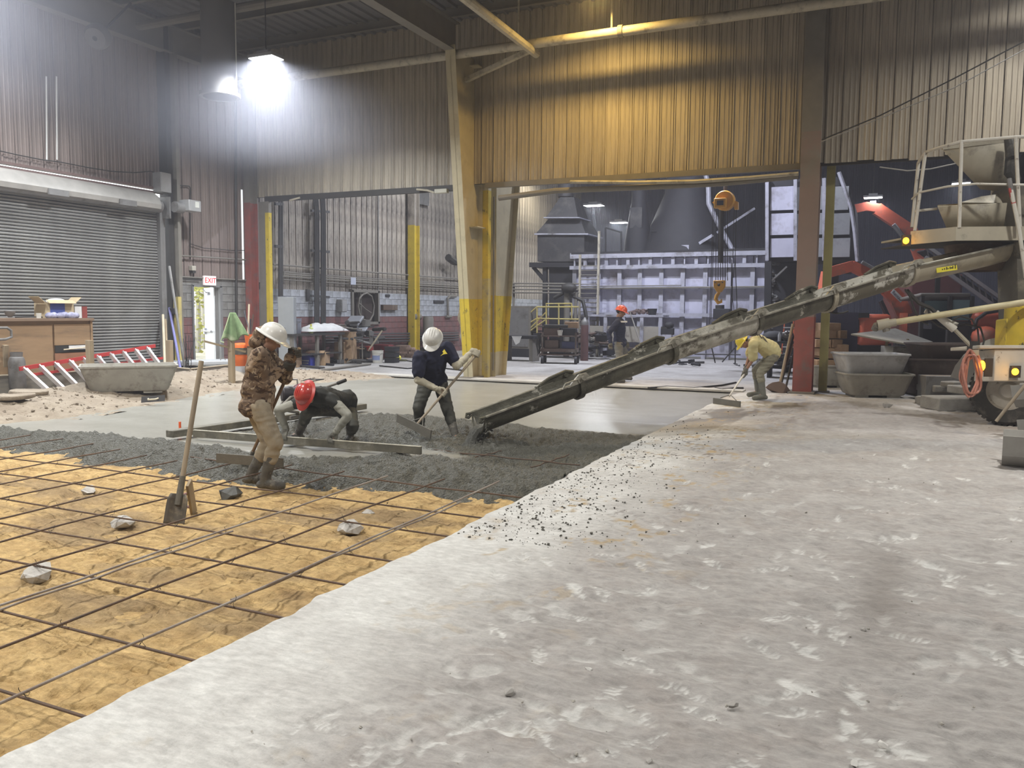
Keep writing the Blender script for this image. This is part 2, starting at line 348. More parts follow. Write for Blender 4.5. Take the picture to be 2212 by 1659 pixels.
# header edge angles and gutters
def tr(n, mb, m, **k): return obj('trim_%d' % n, mb, m, kind='structure', **k)
tr(1, MB().box((-12.4, 17.99, 4.56), (6.1, 0.09, 0.14)), M_DARKSTEEL)
tr(2, MB().box((-5.3, 17.99, 4.57), (7.1, 0.10, 0.12)), M_STEEL)
tr(3, MB().box((3.6, 18.06, 4.60), (10, 0.05, 0.08)), M_DARKSTEEL)
# rafters, purlins, struts
def girder(x, y0, y1, z0):
    return MB().ibeam((x, y0, z0+0.32), (x, y1, z0+0.32), 0.24, 0.64)
tr(4, girder(-9.2, -5.8, 17.1, 7.4), M_STEEL); tr(5, girder(-1.6, -5.8, 17.4, 7.45), M_STEEL); tr(6, girder(-15.75, -5.8, 17.7, 7.6), M_STEEL); tr(7, girder(6.0, -5.8, 17.7, 7.45), M_STEEL)
for k in range(13):
    y = 17.2-1.75*k
    if y > -5.5: tr(10+k, MB().ibeam((-15.9, y, ZR+0.19), (9, y, ZR+0.19), 0.1, 0.22, 0.012), M_STEEL)
M_PIPE = mat('dusty_pipe', (0.46, 0.42, 0.33), 0.6, scale=6, dirt=(0.2, 0.18, 0.14), dirt_scale=5)
# column of the centre bay: two tapered frames back to back
cc = obj('trim_30', MB().box((-9.18, 17.98, 0.02), (0.34, 0.9, 0.04)), M_STEEL, kind='structure')
def lean_col(sign, ybase, ytop, yback, ztop, zs, mlow, mhigh, fl=0.25, x=-9.18):
    # sign: side the flange faces; tapered web between flange and straight back flange
    def yat(z): return ybase+(ytop-ybase)*z/ztop
    for z0, z1, m in zs:
        mb = MB(); a, b = yat(z0), yat(z1)
        mb.add([(x-fl/2, a, z0), (x+fl/2, a, z0), (x+fl/2, b, z1), (x-fl/2, b, z1), (x-fl/2, a+0.02*sign, z0), (x+fl/2, a+0.02*sign, z0), (x+fl/2, b+0.02*sign, z1), (x-fl/2, b+0.02*sign, z1)],
               [(0, 1, 2, 3), (7, 6, 5, 4), (0, 4, 5, 1), (1, 5, 6, 2), (2, 6, 7, 3), (3, 7, 4, 0)])
        mb.add([(x-0.008, a, z0), (x-0.008, yback, z0), (x-0.008, yback, z1), (x-0.008, b, z1), (x+0.008, a, z0), (x+0.008, yback, z0), (x+0.008, yback, z1), (x+0.008, b, z1)],
               [(0, 1, 2, 3), (7, 6, 5, 4), (0, 4, 5, 1), (1, 5, 6, 2), (2, 6, 7, 3), (3, 7, 4, 0)])
        mb.box((x, yback, (z0+z1)/2), (fl, 0.02, z1-z0)); yield mb, m
def column_thing(loc, label, pieces):
    t = thing('steel_column', label, 'column', loc)
    for mb, m, lb in pieces: part('column_section', mb, m, t, lb)
    return t
P_ = []
for mb, m in lean_col(1, 17.75, 16.85, 18.22, 7.1, [(0, 0.55, M_CREAM), (0.55, 1.9, M_YEL), (1.9, 7.5, M_CREAM)], 0, 0): P_.append((mb, m, None))
for z0, z1, m in [(0, 2.4, M_YELD), (2.4, 4.5, M_YEL), (4.5, 7.6, M_CREAM)]: P_.append((MB().box((-9.02, 18.32, (z0+z1)/2), (0.22, 0.16, z1-z0)), m, None))
P_.append((MB().box((-9.1, 17.98, 7.3), (0.28, 0.5, 0.02)).box((-9.1, 17.98, 3.6), (0.28, 0.44, 0.02)), M_CREAM, None))
column_thing((-9.18, 17.98, 0), 'tall cream and yellow steel column with a tapered leg in the middle of the hall', P_)
P_ = []
for mb, m in lean_col(-1, 19.25, 20.0, 18.62, 4.8, [(0, 0.6, M_CREAM), (0.6, 2.0, M_YEL), (2.0, 6.9, M_CREAM)], 0, 0, 0.26, -9.0): P_.append((mb, m, None))
column_thing((-9.0, 18.9, 0), 'second tapered cream column leaning back behind the yellow centre column', P_)
t = thing('steel_column', 'straight mauve and red painted column behind the concrete chute', 'column', (-1.58, 17.9, 0))
for z0, z1, m, lb in [(0, 1.55, M_REDP, 'red painted foot of the column'), (1.55, 5.2, M_MAUVE, None), (5.2, 7.5, M_STEEL, None)]:
    part('column_section', MB().ibeam((-1.58, 17.95, z0), (-1.58, 17.95, z1), 0.37, 0.42, 0.03, up=(0, 1, 0)), m, t, lb)
part('base_plate', MB().box((-1.58, 17.9, 0.02), (0.5, 0.55, 0.04)), M_STEEL, t)
t = thing('steel_post', 'dusty olive post standing right behind the red column', 'column', (-1.22, 18.3, 0)); part('post', MB().box((-1.22, 18.3, 2.35), (0.16, 0.2, 4.7)), mat('olive', (0.30, 0.27, 0.10), 0.6, scale=3, dirt=(0.2, 0.17, 0.1)), t)
part('base_plate', MB().box((-1.22, 18.3, 0.015), (0.26, 0.3, 0.03)), M_STEEL, t)
t = thing('steel_column', 'red corner column beside the exit door side of the opening', 'column', (-15.72, 17.8, 0))
part('column_section', MB().ibeam((-15.8, 17.8, 0), (-15.8, 17.8, 4.45), 0.2, 0.3, 0.02, up=(0, 1, 0)), M_REDP, t, 'red painted lower length'); part('column_section', MB().ibeam((-15.8, 17.8, 4.45), (-15.8, 17.8, 8.2), 0.2, 0.3, 0.02, up=(0, 1, 0)), M_STEEL, t)
t = thing('steel_post', 'slim bright yellow post at the left end of the wide opening', 'post', (-15.38, 18.0, 0)); part('post', MB().box((-15.38, 18.0, 2.1), (0.12, 0.12, 4.2)), M_YEL, t)
part('post_head', MB().box((-15.38, 18.0, 4.35), (0.12, 0.12, 0.3)), M_STEEL, t); part('jamb', MB().box((-15.58, 18.05, 2.25), (0.22, 0.14, 4.5)), M_STEEL, t)
for i, (yy, lab) in enumerate([(26.1, 'yellow wall column halfway along the far block wall'), (33.7, 'yellow wall column near the furnace on the far block wall')]):
    t = thing('steel_column', lab, 'column', (-15.7, yy, 0))
    part('column_section', MB().ibeam((-15.72, yy, 0), (-15.72, yy, 4.65), 0.28, 0.36, 0.025, up=(0, 1, 0)), M_YEL, t); part('column_section', MB().ibeam((-15.72, yy, 4.65), (-15.72, yy, 10.9), 0.28, 0.36, 0.025, up=(0, 1, 0)), M_PANEL_F, t)
t = thing('steel_column', 'dark wall column right of the roller door', 'column', (-15.8, 15.0, 0))
part('column_section', MB().box((-15.86, 14.98, 4.1), (0.26, 0.14, 8.2)), M_DARKSTEEL, t); part('column_section', MB().box((-15.7, 15.14, 4.1), (0.14, 0.10, 8.2)), M_STEEL, t)
part('column_section', MB().box((-15.62, 15.0, 0.95), (0.16, 0.1, 1.9)), M_YELD, t, 'yellow painted foot')
tr(31, MB().box((-7.4, 17.66, 0.0), (9.4, 0.42, 0.05)), mat('pale_lip', (0.50, 0.49, 0.45), 0.85, scale=3, col2=(0.38, 0.36, 0.33)))
# ceiling strut pipe in front of the header, with hangers
t = thing('strut_pipe', 'long dusty ceiling pipe running in front of the header panels', 'pipe', (-4, 17.0, 7.3))
part('pipe', MB().tube([(-15.6, 17.0, 7.32), (-4, 17.0, 7.36), (8.9, 17.0, 7.40)], 0.10, 12), M_PIPE, t)
for x in (-7.6, -5.5, -3.5): part('hanger', MB().tube([(x, 17.0, 7.36), (x, 17.0, 8.3)], 0.022, 6), M_PIPE, t)
part('collar', MB().tube([(-5.35, 17.0, 7.36), (-5.25, 17.0, 7.36)], 0.125, 12), M_STEEL, t)
t = thing('strut_pipe', 'ceiling pipe running back towards the centre column', 'pipe', (-7.3, 10, 7.3)); part('pipe', MB().tube([(-7.3, 17.3, 7.22), (-7.3, -5, 7.6)], 0.09, 10), M_PIPE, t)
t = thing('brace', 'angled brace from the header down to the centre column', 'brace', (-8.4, 17.2, 7.0)); part('brace_bar', MB().beam((-9.15, 17.5, 6.9), (-7.2, 17.1, 7.3), 0.1, 0.1), M_PIPE, t)
t = thing('strut_pipe', 'horizontal ceiling strut above the roller door', 'pipe', (-14, 14.1, 7.9)); part('pipe', MB().tube([(-15.8, 14.2, 7.95), (-9.2, 14.2, 7.95)], 0.09, 10), M_STEEL, t)
t = thing('bent_pipe', 'long pipe hanging across the opening under the header', 'pipe', (-5, 17.9, 4.1))
part('pipe', MB().tube([WY(1078, 428, 17.85), WY(1200, 412, 17.85), WY(1400, 404, 17.85), WY(1560, 396, 17.85), WY(1725, 380, 17.85)], 0.065, 10), M_STEEL, t)
t = thing('bent_pipe', 'thinner bent pipe hanging just above the long one under the header', 'pipe', (-5, 17.7, 4.2))
part('pipe', MB().tube([WY(1232, 393, 17.75), WY(1380, 394, 17.75), WY(1500, 392, 17.75), WY(1620, 384, 17.75), WY(1725, 375, 17.75)], 0.04, 8), M_PIPE, t)
# ================================================================ roller door, exit door
t = thing('door_1', 'closed grey roller shutter door of many narrow horizontal slats', 'door', (-15.9, 11.0, 0)); t['kind'] = 'structure'
sl = mesh_of(MB().prism([(-15.93, 6.8, 0), (-15.905, 6.8, 0.006), (-15.885, 6.8, 0.022), (-15.885, 6.8, 0.040), (-15.905, 6.8, 0.055), (-15.93, 6.8, 0.060)], (0, 7.9, 0)), 'slat', Vector((-15.9, 11, 0)), 50); sl.materials.append(M_SLAT)
copies('slat', sl, [((0, 0, i*0.066), 0, (1, 1, 1)) for i in range(61)], t)
part('backing', MB().box((-15.96, 10.75, 2.1), (0.02, 7.9, 4.2)), M_DARKSTEEL, t)
part('guide_rail', MB().box((-15.86, 14.74, 2.05), (0.16, 0.10, 4.1)).box((-15.8, 14.80, 2.05), (0.05, 0.06, 4.1)), M_GREYSTEEL, t)
# barrel and hood
prof = [(-0.24, 0.30), (-0.05, 0.33), (0.12, 0.22), (0.2, 0.04), (0.18, -0.06), (0.14, -0.06), (0.16, 0.03), (0.10, 0.18), (-0.05, 0.28), (-0.24, 0.26)]
part('hood', MB().prism([(-15.76+a, 6.8, 3.98+b) for a, b in prof], (0, 7.75, 0)), mat('hood_paint', (0.42, 0.40, 0.37), 0.5, 0.2, scale=4), t)
part('barrel', MB().tube([(-15.74, 6.8, 4.0), (-15.74, 14.65, 4.0)], 0.15, 16), M_GREYSTEEL, t)
part('lintel', MB().box((-15.9, 10.8, 4.42), (0.14, 8.1, 0.05)).box((-15.86, 10.8, 4.33), (0.06, 8.1, 0.05)), mat('lintel_red', (0.16, 0.10, 0.09), 0.6), t)
for y in (8.7, 11.9, 13.6): part('hood_clip', MB().box((-15.56, y, 3.95), (0.05, 0.45, 0.12)), M_GREYSTEEL, t)
part('end_plate', MB().box((-15.75, 14.78, 3.98), (0.42, 0.04, 0.5)), M_GREYSTEEL, t)
t = thing('electrical_box', 'upright grey electrical box above the roller door end', 'box', (-15.65, 14.6, 4.35)); part('box', MB().box((-15.72, 14.72, 4.55), (0.26, 0.30, 0.46)), M_GREYSTEEL, t, bevel=0.01); part('lid', MB().box((-15.58, 14.72, 4.55), (0.02, 0.28, 0.44)), mat('box_lid', (0.42, 0.42, 0.42), 0.4, 0.3), t)
t = thing('door_operator', 'silver motor box at the right end of the shutter barrel', 'box', (-15.5, 15.05, 3.9)); part('box', MB().box((-15.38, 15.24, 4.06), (0.32, 0.38, 0.26)), mat('box_lid', (0.42, 0.42, 0.42), 0.4, 0.3), t, bevel=0.01); part('motor', MB().tube([(-15.45, 14.82, 4.0), (-15.45, 15.06, 4.0)], 0.13, 14), M_GREYSTEEL, t)
part('label', MB().box((-15.215, 15.3, 4.09), (0.006, 0.12, 0.14)), mat('pale_label', (0.6, 0.6, 0.55), 0.6), t)
# exit door frame, leaf, sign
M_WHITE = mat('white_door', (0.75, 0.77, 0.80), 0.4, scale=2)
t = thing('door_2', 'open white exit door with daylight behind it', 'door', (-15.95, 16.2, 0)); t['kind'] = 'structure'
part('door_frame', MB().box((-16.0, 15.77, 1.1), (0.24, 0.05, 2.2)).box((-16.0, 16.73, 1.1), (0.24, 0.09, 2.2)).box((-16.0, 16.25, 2.2), (0.24, 1.0, 0.06)), mat('frame_grey', (0.2, 0.2, 0.2), 0.5), t)
LR = rz(math.radians(-30)); LH = V_ = Vector((-16.06, 16.68, 0))
def lf(x, y, z): return LH+LR @ Vector((x, y, z))
leaf = part('door_leaf', MB().box(lf(-0.45, 0.0, 1.1), (0.90, 0.045, 2.14), LR), M_WHITE, t)
part('push_bar', MB().tube([lf(-0.8, -0.07, 1.02), lf(-0.15, -0.07, 1.02)], 0.03, 8).box(lf(-0.8, -0.05, 1.02), (0.12, 0.06, 0.16), LR), mat('bar_metal', (0.5, 0.5, 0.52), 0.3, 0.6), leaf)
part('door_closer', MB().box(lf(-0.5, -0.05, 2.02), (0.26, 0.06, 0.07), LR).beam(lf(-0.5, -0.08, 2.04), (-16.08, 16.3, 2.12), 0.02, 0.02), mat('bar_metal', (0.5, 0.5, 0.52), 0.3, 0.6), leaf)
part('threshold', MB().box((-16.0, 16.25, 0.01), (0.26, 0.9, 0.02)), M_GREYSTEEL, t)
t = thing('exit_sign', 'lit red and white exit sign above the open door', 'sign', (-15.85, 16.3, 2.24))
part('sign_box', MB().box((-15.86, 16.3, 2.33), (0.07, 0.40, 0.24)), mat('sign_white', (0.85, 0.8, 0.8), 0.4, emit=(1, 0.85, 0.85), estr=0.55), t, bevel=0.008)
def text_part(txt, size, loc, R, m, parent, name='lettering', ext=0.002, sx=1.0):
    cu = bpy.data.curves.new(name, 'FONT'); cu.body = txt; cu.size = size; cu.extrude = ext; cu.align_x = 'CENTER'; cu.align_y = 'CENTER'
    tmp = bpy.data.objects.new('tmp', cu); COL.objects.link(tmp); dg = bpy.context.evaluated_depsgraph_get(); dg.update(); me = bpy.data.meshes.new_from_object(tmp.evaluated_get(dg)); bpy.data.objects.remove(tmp, do_unlink=True)
    Mx = Matrix.Translation(Vector(loc)-root_loc(parent)) @ R.to_4x4() @ Matrix.Diagonal((sx, 1, 1, 1)); me.transform(Mx); me.materials.clear(); me.materials.append(m)
    o = bpy.data.objects.new(name, me); COL.objects.link(o); o.parent = parent; return o
R_PX = Matrix(((0, 0, 1), (1, 0, 0), (0, 1, 0)))      # text facing +X, reading towards +Y
R_NY = Matrix(((1, 0, 0), (0, 0, -1), (0, 1, 0)))     # text facing -Y
text_part('EXIT', 0.19, (-15.822, 16.3, 2.33), R_PX, mat('sign_red', (0.85, 0.02, 0.02), 0.4, emit=(1, 0.03, 0.03), estr=0.8), t)
# outdoors seen through the door
obj('ground_outside', MB().box((-26, 17, -0.06), (19.7, 40, 0.1)), mat('leaf_litter', (0.42, 0.36, 0.22), 0.9, scale=5, col2=(0.6, 0.6, 0.55), bump=0.6), 'pale ground strewn with leaves outside the exit door', 'ground', kind='structure')
rs = np.random.RandomState(5)
for k in range(5):
    x, y = -19.6-k*1.9, 19.0+k*2.2; h = 6+rs.rand()*3
    t = thing('birch_tree', 'thin pale tree with yellow leaves seen through the exit door', 'tree', (x, y, 0), group='trees outside the exit door')
    part('trunk', MB().tube([(x, y, 0), (x+0.1, y, h*0.5), (x, y+0.2, h)], [0.11, 0.08, 0.03], 8), mat('bark', (0.55, 0.52, 0.46), 0.8), t)
    fol = MB()
    for i in range(420):
        q = rs.randn(3)*np.array([0.45, 0.45, h*0.23]); c = Vector((x+q[0], y+q[1], max(0.3, h*0.5+q[2]))); s_ = 0.05+rs.rand()*0.06; a = rs.rand()*6
        R = rz(a) @ rx(rs.rand()*2); fol.add([c+R @ Vector(v)*s_ for v in ((-1, 0, 0), (0, -0.6, 0), (1, 0, 0), (0, 0.6, 0.1))], [(0, 1, 2, 3)])
    o = part('foliage', fol, mat('yellow_leaves', (0.62, 0.58, 0.12), 0.7, col2=(0.45, 0.5, 0.15)), t, smooth=0); o['kind'] = 'stuff'
# pipes and cables on the left wall
def wire(name, label, pts, r, m, cat='cable', n=6):
    pts = [Vector(p) for p in pts]; return obj(name, MB().tube(pts, r, n), m, label, cat)
M_CABLE = mat('black_cable', (0.03, 0.028, 0.026), 0.6)
wire('cable', 'thin dark cable drooping across the brown panels above the shutter', [WX(x, y, -15.92) for x, y in ((0, 326), (40, 335), (90, 345), (130, 350), (190, 362), (240, 370), (290, 373), (325, 370), (345, 376), (362, 384))], 0.012, M_CABLE)
wire('conduit', 'thin conduit bending down the brown wall above the exit door', [WX(x, y, -15.92) for x, y in ((365, 395), (380, 400), (408, 402), (411, 406), (411, 560))], 0.014, M_CABLE, 'pipe')
wire('conduit', 'horizontal pipe along the brown wall above the exit door', [WX(x, y, -15.88) for x, y in ((366, 551), (450, 556), (540, 562))], 0.022, M_STEEL, 'pipe')
wire('conduit', 'conduit running along the top of the grey blocks by the exit sign', [WX(x, y, -15.88) for x, y in ((370, 597), (450, 601), (540, 606))], 0.02, M_STEEL, 'pipe')
wire('conduit', 'conduit dropping from the exit sign to the block wall', [WX(x, y, -15.86) for x, y in ((432, 604), (395, 602), (389, 608), (388, 680))], 0.014, M_CABLE, 'pipe')
wire('downpipe', 'tall thin vertical pipe left of the red corner column', [WX(509, 20, -15.85), WX(509, 300, -15.85), WX(511, 720, -15.85)], 0.035, M_DARKSTEEL, 'pipe')
wire('cable', 'slack cable on the brown wall right of the bent conduit', [WX(x, y, -15.92) for x, y in ((412, 527), (440, 536), (470, 538), (500, 541), (535, 541))], 0.01, M_CABLE)
t = thing('alarm_box', 'small beige alarm box on the brown wall left of the exit sign', 'box', (-15.85, 15.85, 2.5)); part('box', MB().box((-15.92, 15.8, 2.62), (0.12, 0.13, 0.12)), mat('beige_box', (0.5, 0.47, 0.4), 0.5), t, bevel=0.01); part('lens', MB().box((-15.91, 15.8, 2.53), (0.10, 0.10, 0.06)), M_DARKSTEEL, t)
for k, (x, la) in enumerate(((104, 'right'), (121, 'left'))):
    pass
for k, (x, lab) in enumerate(((100, 'left one of two pale light slits between the brown panels'), (122, 'right one of two pale light slits between the brown panels'))):
    obj('light_slit', MB().beam(WX(x, 165, -15.93), WX(x+1, 345, -15.93), 0.006, 0.03), mat('slit', (0.7, 0.7, 0.68), 0.5, emit=(1, 1, 1), estr=0.15), lab, 'gap')
obj('light_gap', MB().box((-15.98, 17.66, 3.0), (0.02, 0.06, 3.6)), mat('slit_day', (0.9, 0.9, 0.9), 0.5, emit=(0.92, 0.97, 1), estr=1.3), 'bright strip of daylight in the corner beside the red column', 'gap')
# duct and round fan, lamps
c = WY(475, 210, 14.0); t = thing('round_duct', 'big round vertical duct hanging from the ceiling at left', 'duct', (c.x, c.y, c.z))
M_DUCT = mat('duct_metal', (0.13, 0.125, 0.12), 0.75, 0.0, scale=3)
part('duct_pipe', MB().lathe([(0.36, 0.0), (0.36, 1.9)], (c.x, c.y, c.z+0.03), n=28).lathe([(0.34, 1.9), (0.34, 0.0)], (c.x, c.y, c.z+0.03), n=28), M_DUCT, t)
part('flange', MB().lathe([(0.34, 0.04), (0.34, -0.03), (0.42, -0.03), (0.42, 0.04), (0.34, 0.04)], (c.x, c.y, c.z+0.03), n=28), M_DUCT, t)
part('drop_pipe', MB().tube([(c.x+0.42, c.y+0.05, c.z), (c.x+0.42, c.y+0.05, c.z+1.9)], 0.012, 6), mat('pale_label', (0.6, 0.6, 0.55), 0.6), t)
c = WY(212, 78, 12.2); t = thing('ceiling_fan', 'round dark fan housing below the ceiling strut at upper left', 'fan', c); Rf = frame((0.3, -0.7, -0.5), (1, 0, 0))
part('housing', MB().lathe([(0.05, 0.16), (0.2, 0.15), (0.25, 0.05), (0.25, -0.03), (0.2, -0.05), (0.05, -0.06)], c, Rf, n=24), M_DUCT, t); part('bracket', MB().tube([c, (c.x-0.2, c.y+1, 8.0)], 0.025, 6), M_DARKSTEEL, t)
M_LAMP = mat('lamp_housing', (0.35, 0.35, 0.35), 0.4, 0.4)
M_GLOW = mat('lamp_glass', (1, 1, 1), 0.3, emit=(0.93, 0.96, 1.0), estr=14.0); M_GLOWW = mat('lamp_glass_warm', (1, 0.9, 0.6), 0.3, emit=(1.0, 0.72, 0.3), estr=10.0)
LBL = ['bright cool white high bay lamp glowing beside the round duct', 'cool lamp over the roller door', 'warm yellow lamp above the header panels', 'lamp above the truck', 'lamp over the rebar pit', 'lamp over the dusty slab', 'lamp behind the viewpoint', 'lamp at the far left behind the viewpoint', 'lamp by the right wall']
def lamp(loc, lab, warm=False, s=0.6, cord=8.3):
    t = thing('high_bay_lamp', lab, 'lamp', loc)
    x, y, z = loc
    part('housing', MB().box((x, y, z+0.05), (s+0.04, s*0.6+0.04, 0.07)).box((x, y, z+0.12), (s*0.5, s*0.4, 0.08)), M_LAMP, t, bevel=0.01)
    part('diffuser', MB().box((x, y, z+0.008), (s, s*0.6, 0.012)), M_GLOWW if warm else M_GLOW, t)
    part('cord', MB().tube([(x, y, z+0.15), (x, y, cord)], 0.012, 6), M_DARKSTEEL, t)
for i, (loc, p, c) in enumerate(LAMPS): lamp(loc, LBL[i], i == 2)
LB2 = ['round white lamp glowing above the dark fume hood', 'smaller white lamp to the right above the furnace', 'lamp over the far block wall', 'lamp over the furnace front', 'small bright lamp above the orange digger arm', 'flat lamp behind the truck railing', 'lamp above the excavators', 'lamp in the far corner']
for i, (loc, p, c) in enumerate(BACK): lamp(tuple(loc), LB2[i], s=0.75 if i in (0, 1) else 0.6, cord=10.9)
# ================================================================ floor slab, sand, fresh concrete, berm
EDGE = -2.86
def edge_x(y):      # broken slab edge
    return EDGE + 0.035*(fbm(y, y*0+3, 2.2, 11, 5, 0.6)-0.5)*2 + 0.03*(vnoise(y*9, y*0+1, 5)-0.5) - 0.05*np.exp(-((y-3.75)/0.10)**2)
M_FLOOR = mat('dusty_concrete', (0.40, 0.385, 0.37), 0.85, scale=2.4, col2=(0.30, 0.283, 0.27), bump=0.8, bscale=30, bdist=0.010, detail=10, dirt=(0.32, 0.29, 0.27), dirt_scale=2.6, dirt_lo=0.5, dirt_hi=0.75,
              attr='wear', attr_col=(0.60, 0.60, 0.58))
def floor_stains(m):
    nt = m.node_tree; L = nt.links; b = nt.nodes['Principled BSDF']; base = b.inputs['Base Color'].links[0].from_socket
    a2 = nd(nt, 'ShaderNodeAttribute', attribute_name='stain'); x = nd(nt, 'ShaderNodeMix', data_type='RGBA'); L.new(a2.outputs['Fac'], x.inputs[0]); L.new(base, x.inputs[6]); x.inputs[7].default_value = (0.16, 0.14, 0.125, 1)
    a3 = nd(nt, 'ShaderNodeAttribute', attribute_name='sandy'); y = nd(nt, 'ShaderNodeMix', data_type='RGBA'); L.new(a3.outputs['Fac'], y.inputs[0]); L.new(x.outputs[2], y.inputs[6]); y.inputs[7].default_value = (0.38, 0.29, 0.17, 1)
    L.new(y.outputs[2], b.inputs['Base Color'])
floor_stains(M_FLOOR)
def speckle(m, sc, lo, amt):
    nt = m.node_tree; L = nt.links; b = nt.nodes['Principled BSDF']; base = b.inputs['Base Color'].links[0].from_socket; tc = nd(nt, 'ShaderNodeTexCoord')
    mp = nd(nt, 'ShaderNodeMapping'); mp.inputs['Scale'].default_value = (0.7, 1.6, 1); L.new(tc.outputs['Object'], mp.inputs[0])
    n = nd(nt, 'ShaderNodeTexNoise', ins={'Scale': sc, 'Detail': 8.0, 'Roughness': 0.72}); L.new(mp.outputs[0], n.inputs[0]); mr = nd(nt, 'ShaderNodeMapRange', ins={1: 0.35, 2: 0.65, 3: lo, 4: amt}); L.new(n.outputs[0], mr.inputs[0])
    h = nd(nt, 'ShaderNodeHueSaturation'); L.new(mr.outputs[0], h.inputs['Value']); L.new(base, h.inputs['Color']); L.new(h.outputs[0], b.inputs['Base Color'])
speckle(M_FLOOR, 16.0, 0.80, 1.16)
# --- near slab: fan-shaped fine grid with boot prints, scuffs and dust ripples
ny = 620; yy = 1.15*np.exp(np.linspace(0, math.log(17.4/1.15), ny)); ns = 420; s = np.linspace(0, 1, ns)
W = 3.7+0.42*yy; ex = edge_x(yy); XX = ex[:, None]+W[:, None]*(s[None, :]**1.0); YY = np.repeat(yy[:, None], ns, 1)
u = XX-EDGE
dusty = sstep(0.35, 1.4, u+0.5*(fbm(XX, YY, 0.9, 2)-0.5))          # bare clean strip along the edge, dust further in
Z = 0.022*(fbm(XX, YY, 1.3, 21)-0.5)*2*dusty + 0.030*(fbm(XX*0.55+YY*0.15, YY*1.7, 5.0, 31)-0.5)*2*dusty + 0.012*(fbm(XX*0.8, YY*1.3, 17, 41, 3)-0.5)*(0.35+0.65*dusty)
rid = np.abs(fbm(XX*0.7, YY*1.5, 3.0, 51)-0.5)*2; Z += 0.009*np.clip(0.16-rid, 0, 1)/0.16*dusty; pt = fbm(XX*0.7, YY*1.5, 9.0, 56, 3); Z -= 0.010*sstep(0.60, 0.68, pt)*dusty
wear = np.zeros_like(Z)
rs = np.random.RandomState(12)
def print_at(cx, cy, a, L=0.30, w=0.11, depth=0.010, tread=0):
    global Z, wear
    dx = XX-cx; dy = YY-cy; m = (np.abs(dx) < 0.25) & (np.abs(dy) < 0.25)
    if not m.any(): return
    x = dx[m]*math.cos(a)+dy[m]*math.sin(a); y = -dx[m]*math.sin(a)+dy[m]*math.cos(a)
    hw_ = w/2*(0.80+0.28*np.cos((x/L-0.22)*5.5)); e = 1-sstep(0.7, 1.0, np.sqrt((x/(L/2))**2+(y/hw_)**2))
    if tread == 0: t = (np.sin(x*2*PI/0.028+2.2*np.abs(y)/w) > 0)
    elif tread == 1: t = (np.sin(np.arctan2(y, x-0.06)*8) > 0)
    else: t = np.ones_like(x, bool)
    nz_ = vnoise(XX[m]*30, YY[m]*30, 3) > 0.42
    Z[m] -= e*depth*(0.4+0.6*t); wear[m] = np.maximum(wear[m], e*(0.08+0.75*(t & nz_)))
for i in range(230):
    cy = 1.5*math.exp(rs.rand()*math.log(11/1.5)); cx = -2.3+rs.rand()*(2.2+0.36*cy+0.2); print_at(cx, cy, rs.rand()*PI*2, 0.26+rs.rand()*0.06, 0.10, 0.005+rs.rand()*0.008, rs.choice([0, 0, 1, 2]))
for i in range(260):     # rubbed pale scrapes
    cy = 1.5*math.exp(rs.rand()*math.log(12/1.5)); cx = -2.4+rs.rand()*(2.4+0.36*cy); a = rs.rand()*PI; L = 0.04+rs.rand()*0.10; w = 0.02+rs.rand()*0.05
    m = (np.abs(XX-cx) < 0.2) & (np.abs(YY-cy) < 0.2); x = (XX[m]-cx)*math.cos(a)+(YY[m]-cy)*math.sin(a); y = -(XX[m]-cx)*math.sin(a)+(YY[m]-cy)*math.cos(a)
    e = 1-sstep(0.6, 1.0, np.sqrt((x/L)**2+(y/w)**2)+0.5*(vnoise(XX[m]*25, YY[m]*25, 8)-0.5)); Z[m] -= 0.007*e; wear[m] = np.maximum(wear[m], 0.40*e)
edge_clean = (1-dusty)
wear = np.maximum(wear, 0.9*edge_clean*(0.4+0.9*fbm(XX, YY, 5, 61)))
for k in range(3):       # crack lines in the bare strip
    c = np.abs((XX+2.5)-(0.25*np.sin(YY*1.3+k*2)+0.35*k)-0.1*fbm(YY, XX, 2.5, 70+k)*2); Z -= 0.003*np.exp(-(c/0.008)**2)*edge_clean
sp = fbm(XX, YY, 26, 81, 2); cl = fbm(XX, YY, 1.6, 91)
band = sstep(-0.1, 0.5, u)*(1-sstep(0.9, 2.2, u))
stain = np.clip(sstep(0.66, 0.74, sp)*sstep(0.46, 0.6, cl)*band*sstep(4.5, 8, YY)*0.9, 0, 1)
stain = np.maximum(stain, 0.55*np.exp(-((XX-0.02-(YY-5)*0.02)/0.16)**2-((YY-5.3)/1.0)**2)*(0.5+fbm(XX, YY, 3, 95)))   # oil-dark patch on the slab
stain = np.maximum(stain, 0.75*sstep(0.5, 0.62, fbm(XX*1.6, YY*0.35, 1.5, 97))*sstep(10, 12.5, YY)*(1-sstep(1.2, 2.4, u)))
trk = np.exp(-((YY-11.3-0.08*XX)/0.35)**2)+np.exp(-((YY-8.7-0.1*XX)/0.28)**2)
Z += 0.010*trk*(np.sin(XX*2*PI/0.16+YY*6) > 0)*sstep(1.0, 1.6, u)*(fbm(XX, YY, 2, 99) > 0.42)
stain = np.maximum(stain, 0.30*trk*sstep(0.8, 1.5, u)*fbm(XX, YY, 3, 98))
sandy = np.clip(sstep(0.56, 0.70, fbm(XX, YY, 4.2, 101))*sstep(0.5, 0.6, fbm(XX, YY, 17, 102, 2))*band*(0.25+0.75*sstep(3.5, 6, YY))*1.0, 0, 1)
sandy = np.maximum(sandy, 0.35*sstep(0.5, 0.66, fbm(XX, YY, 0.9, 105))*sstep(9, 12, YY)*(1-sstep(0.8, 2.0, u)))
Z[:, -1] = 0.0; Z *= sstep(0, 0.02, 1-s)[None, :]
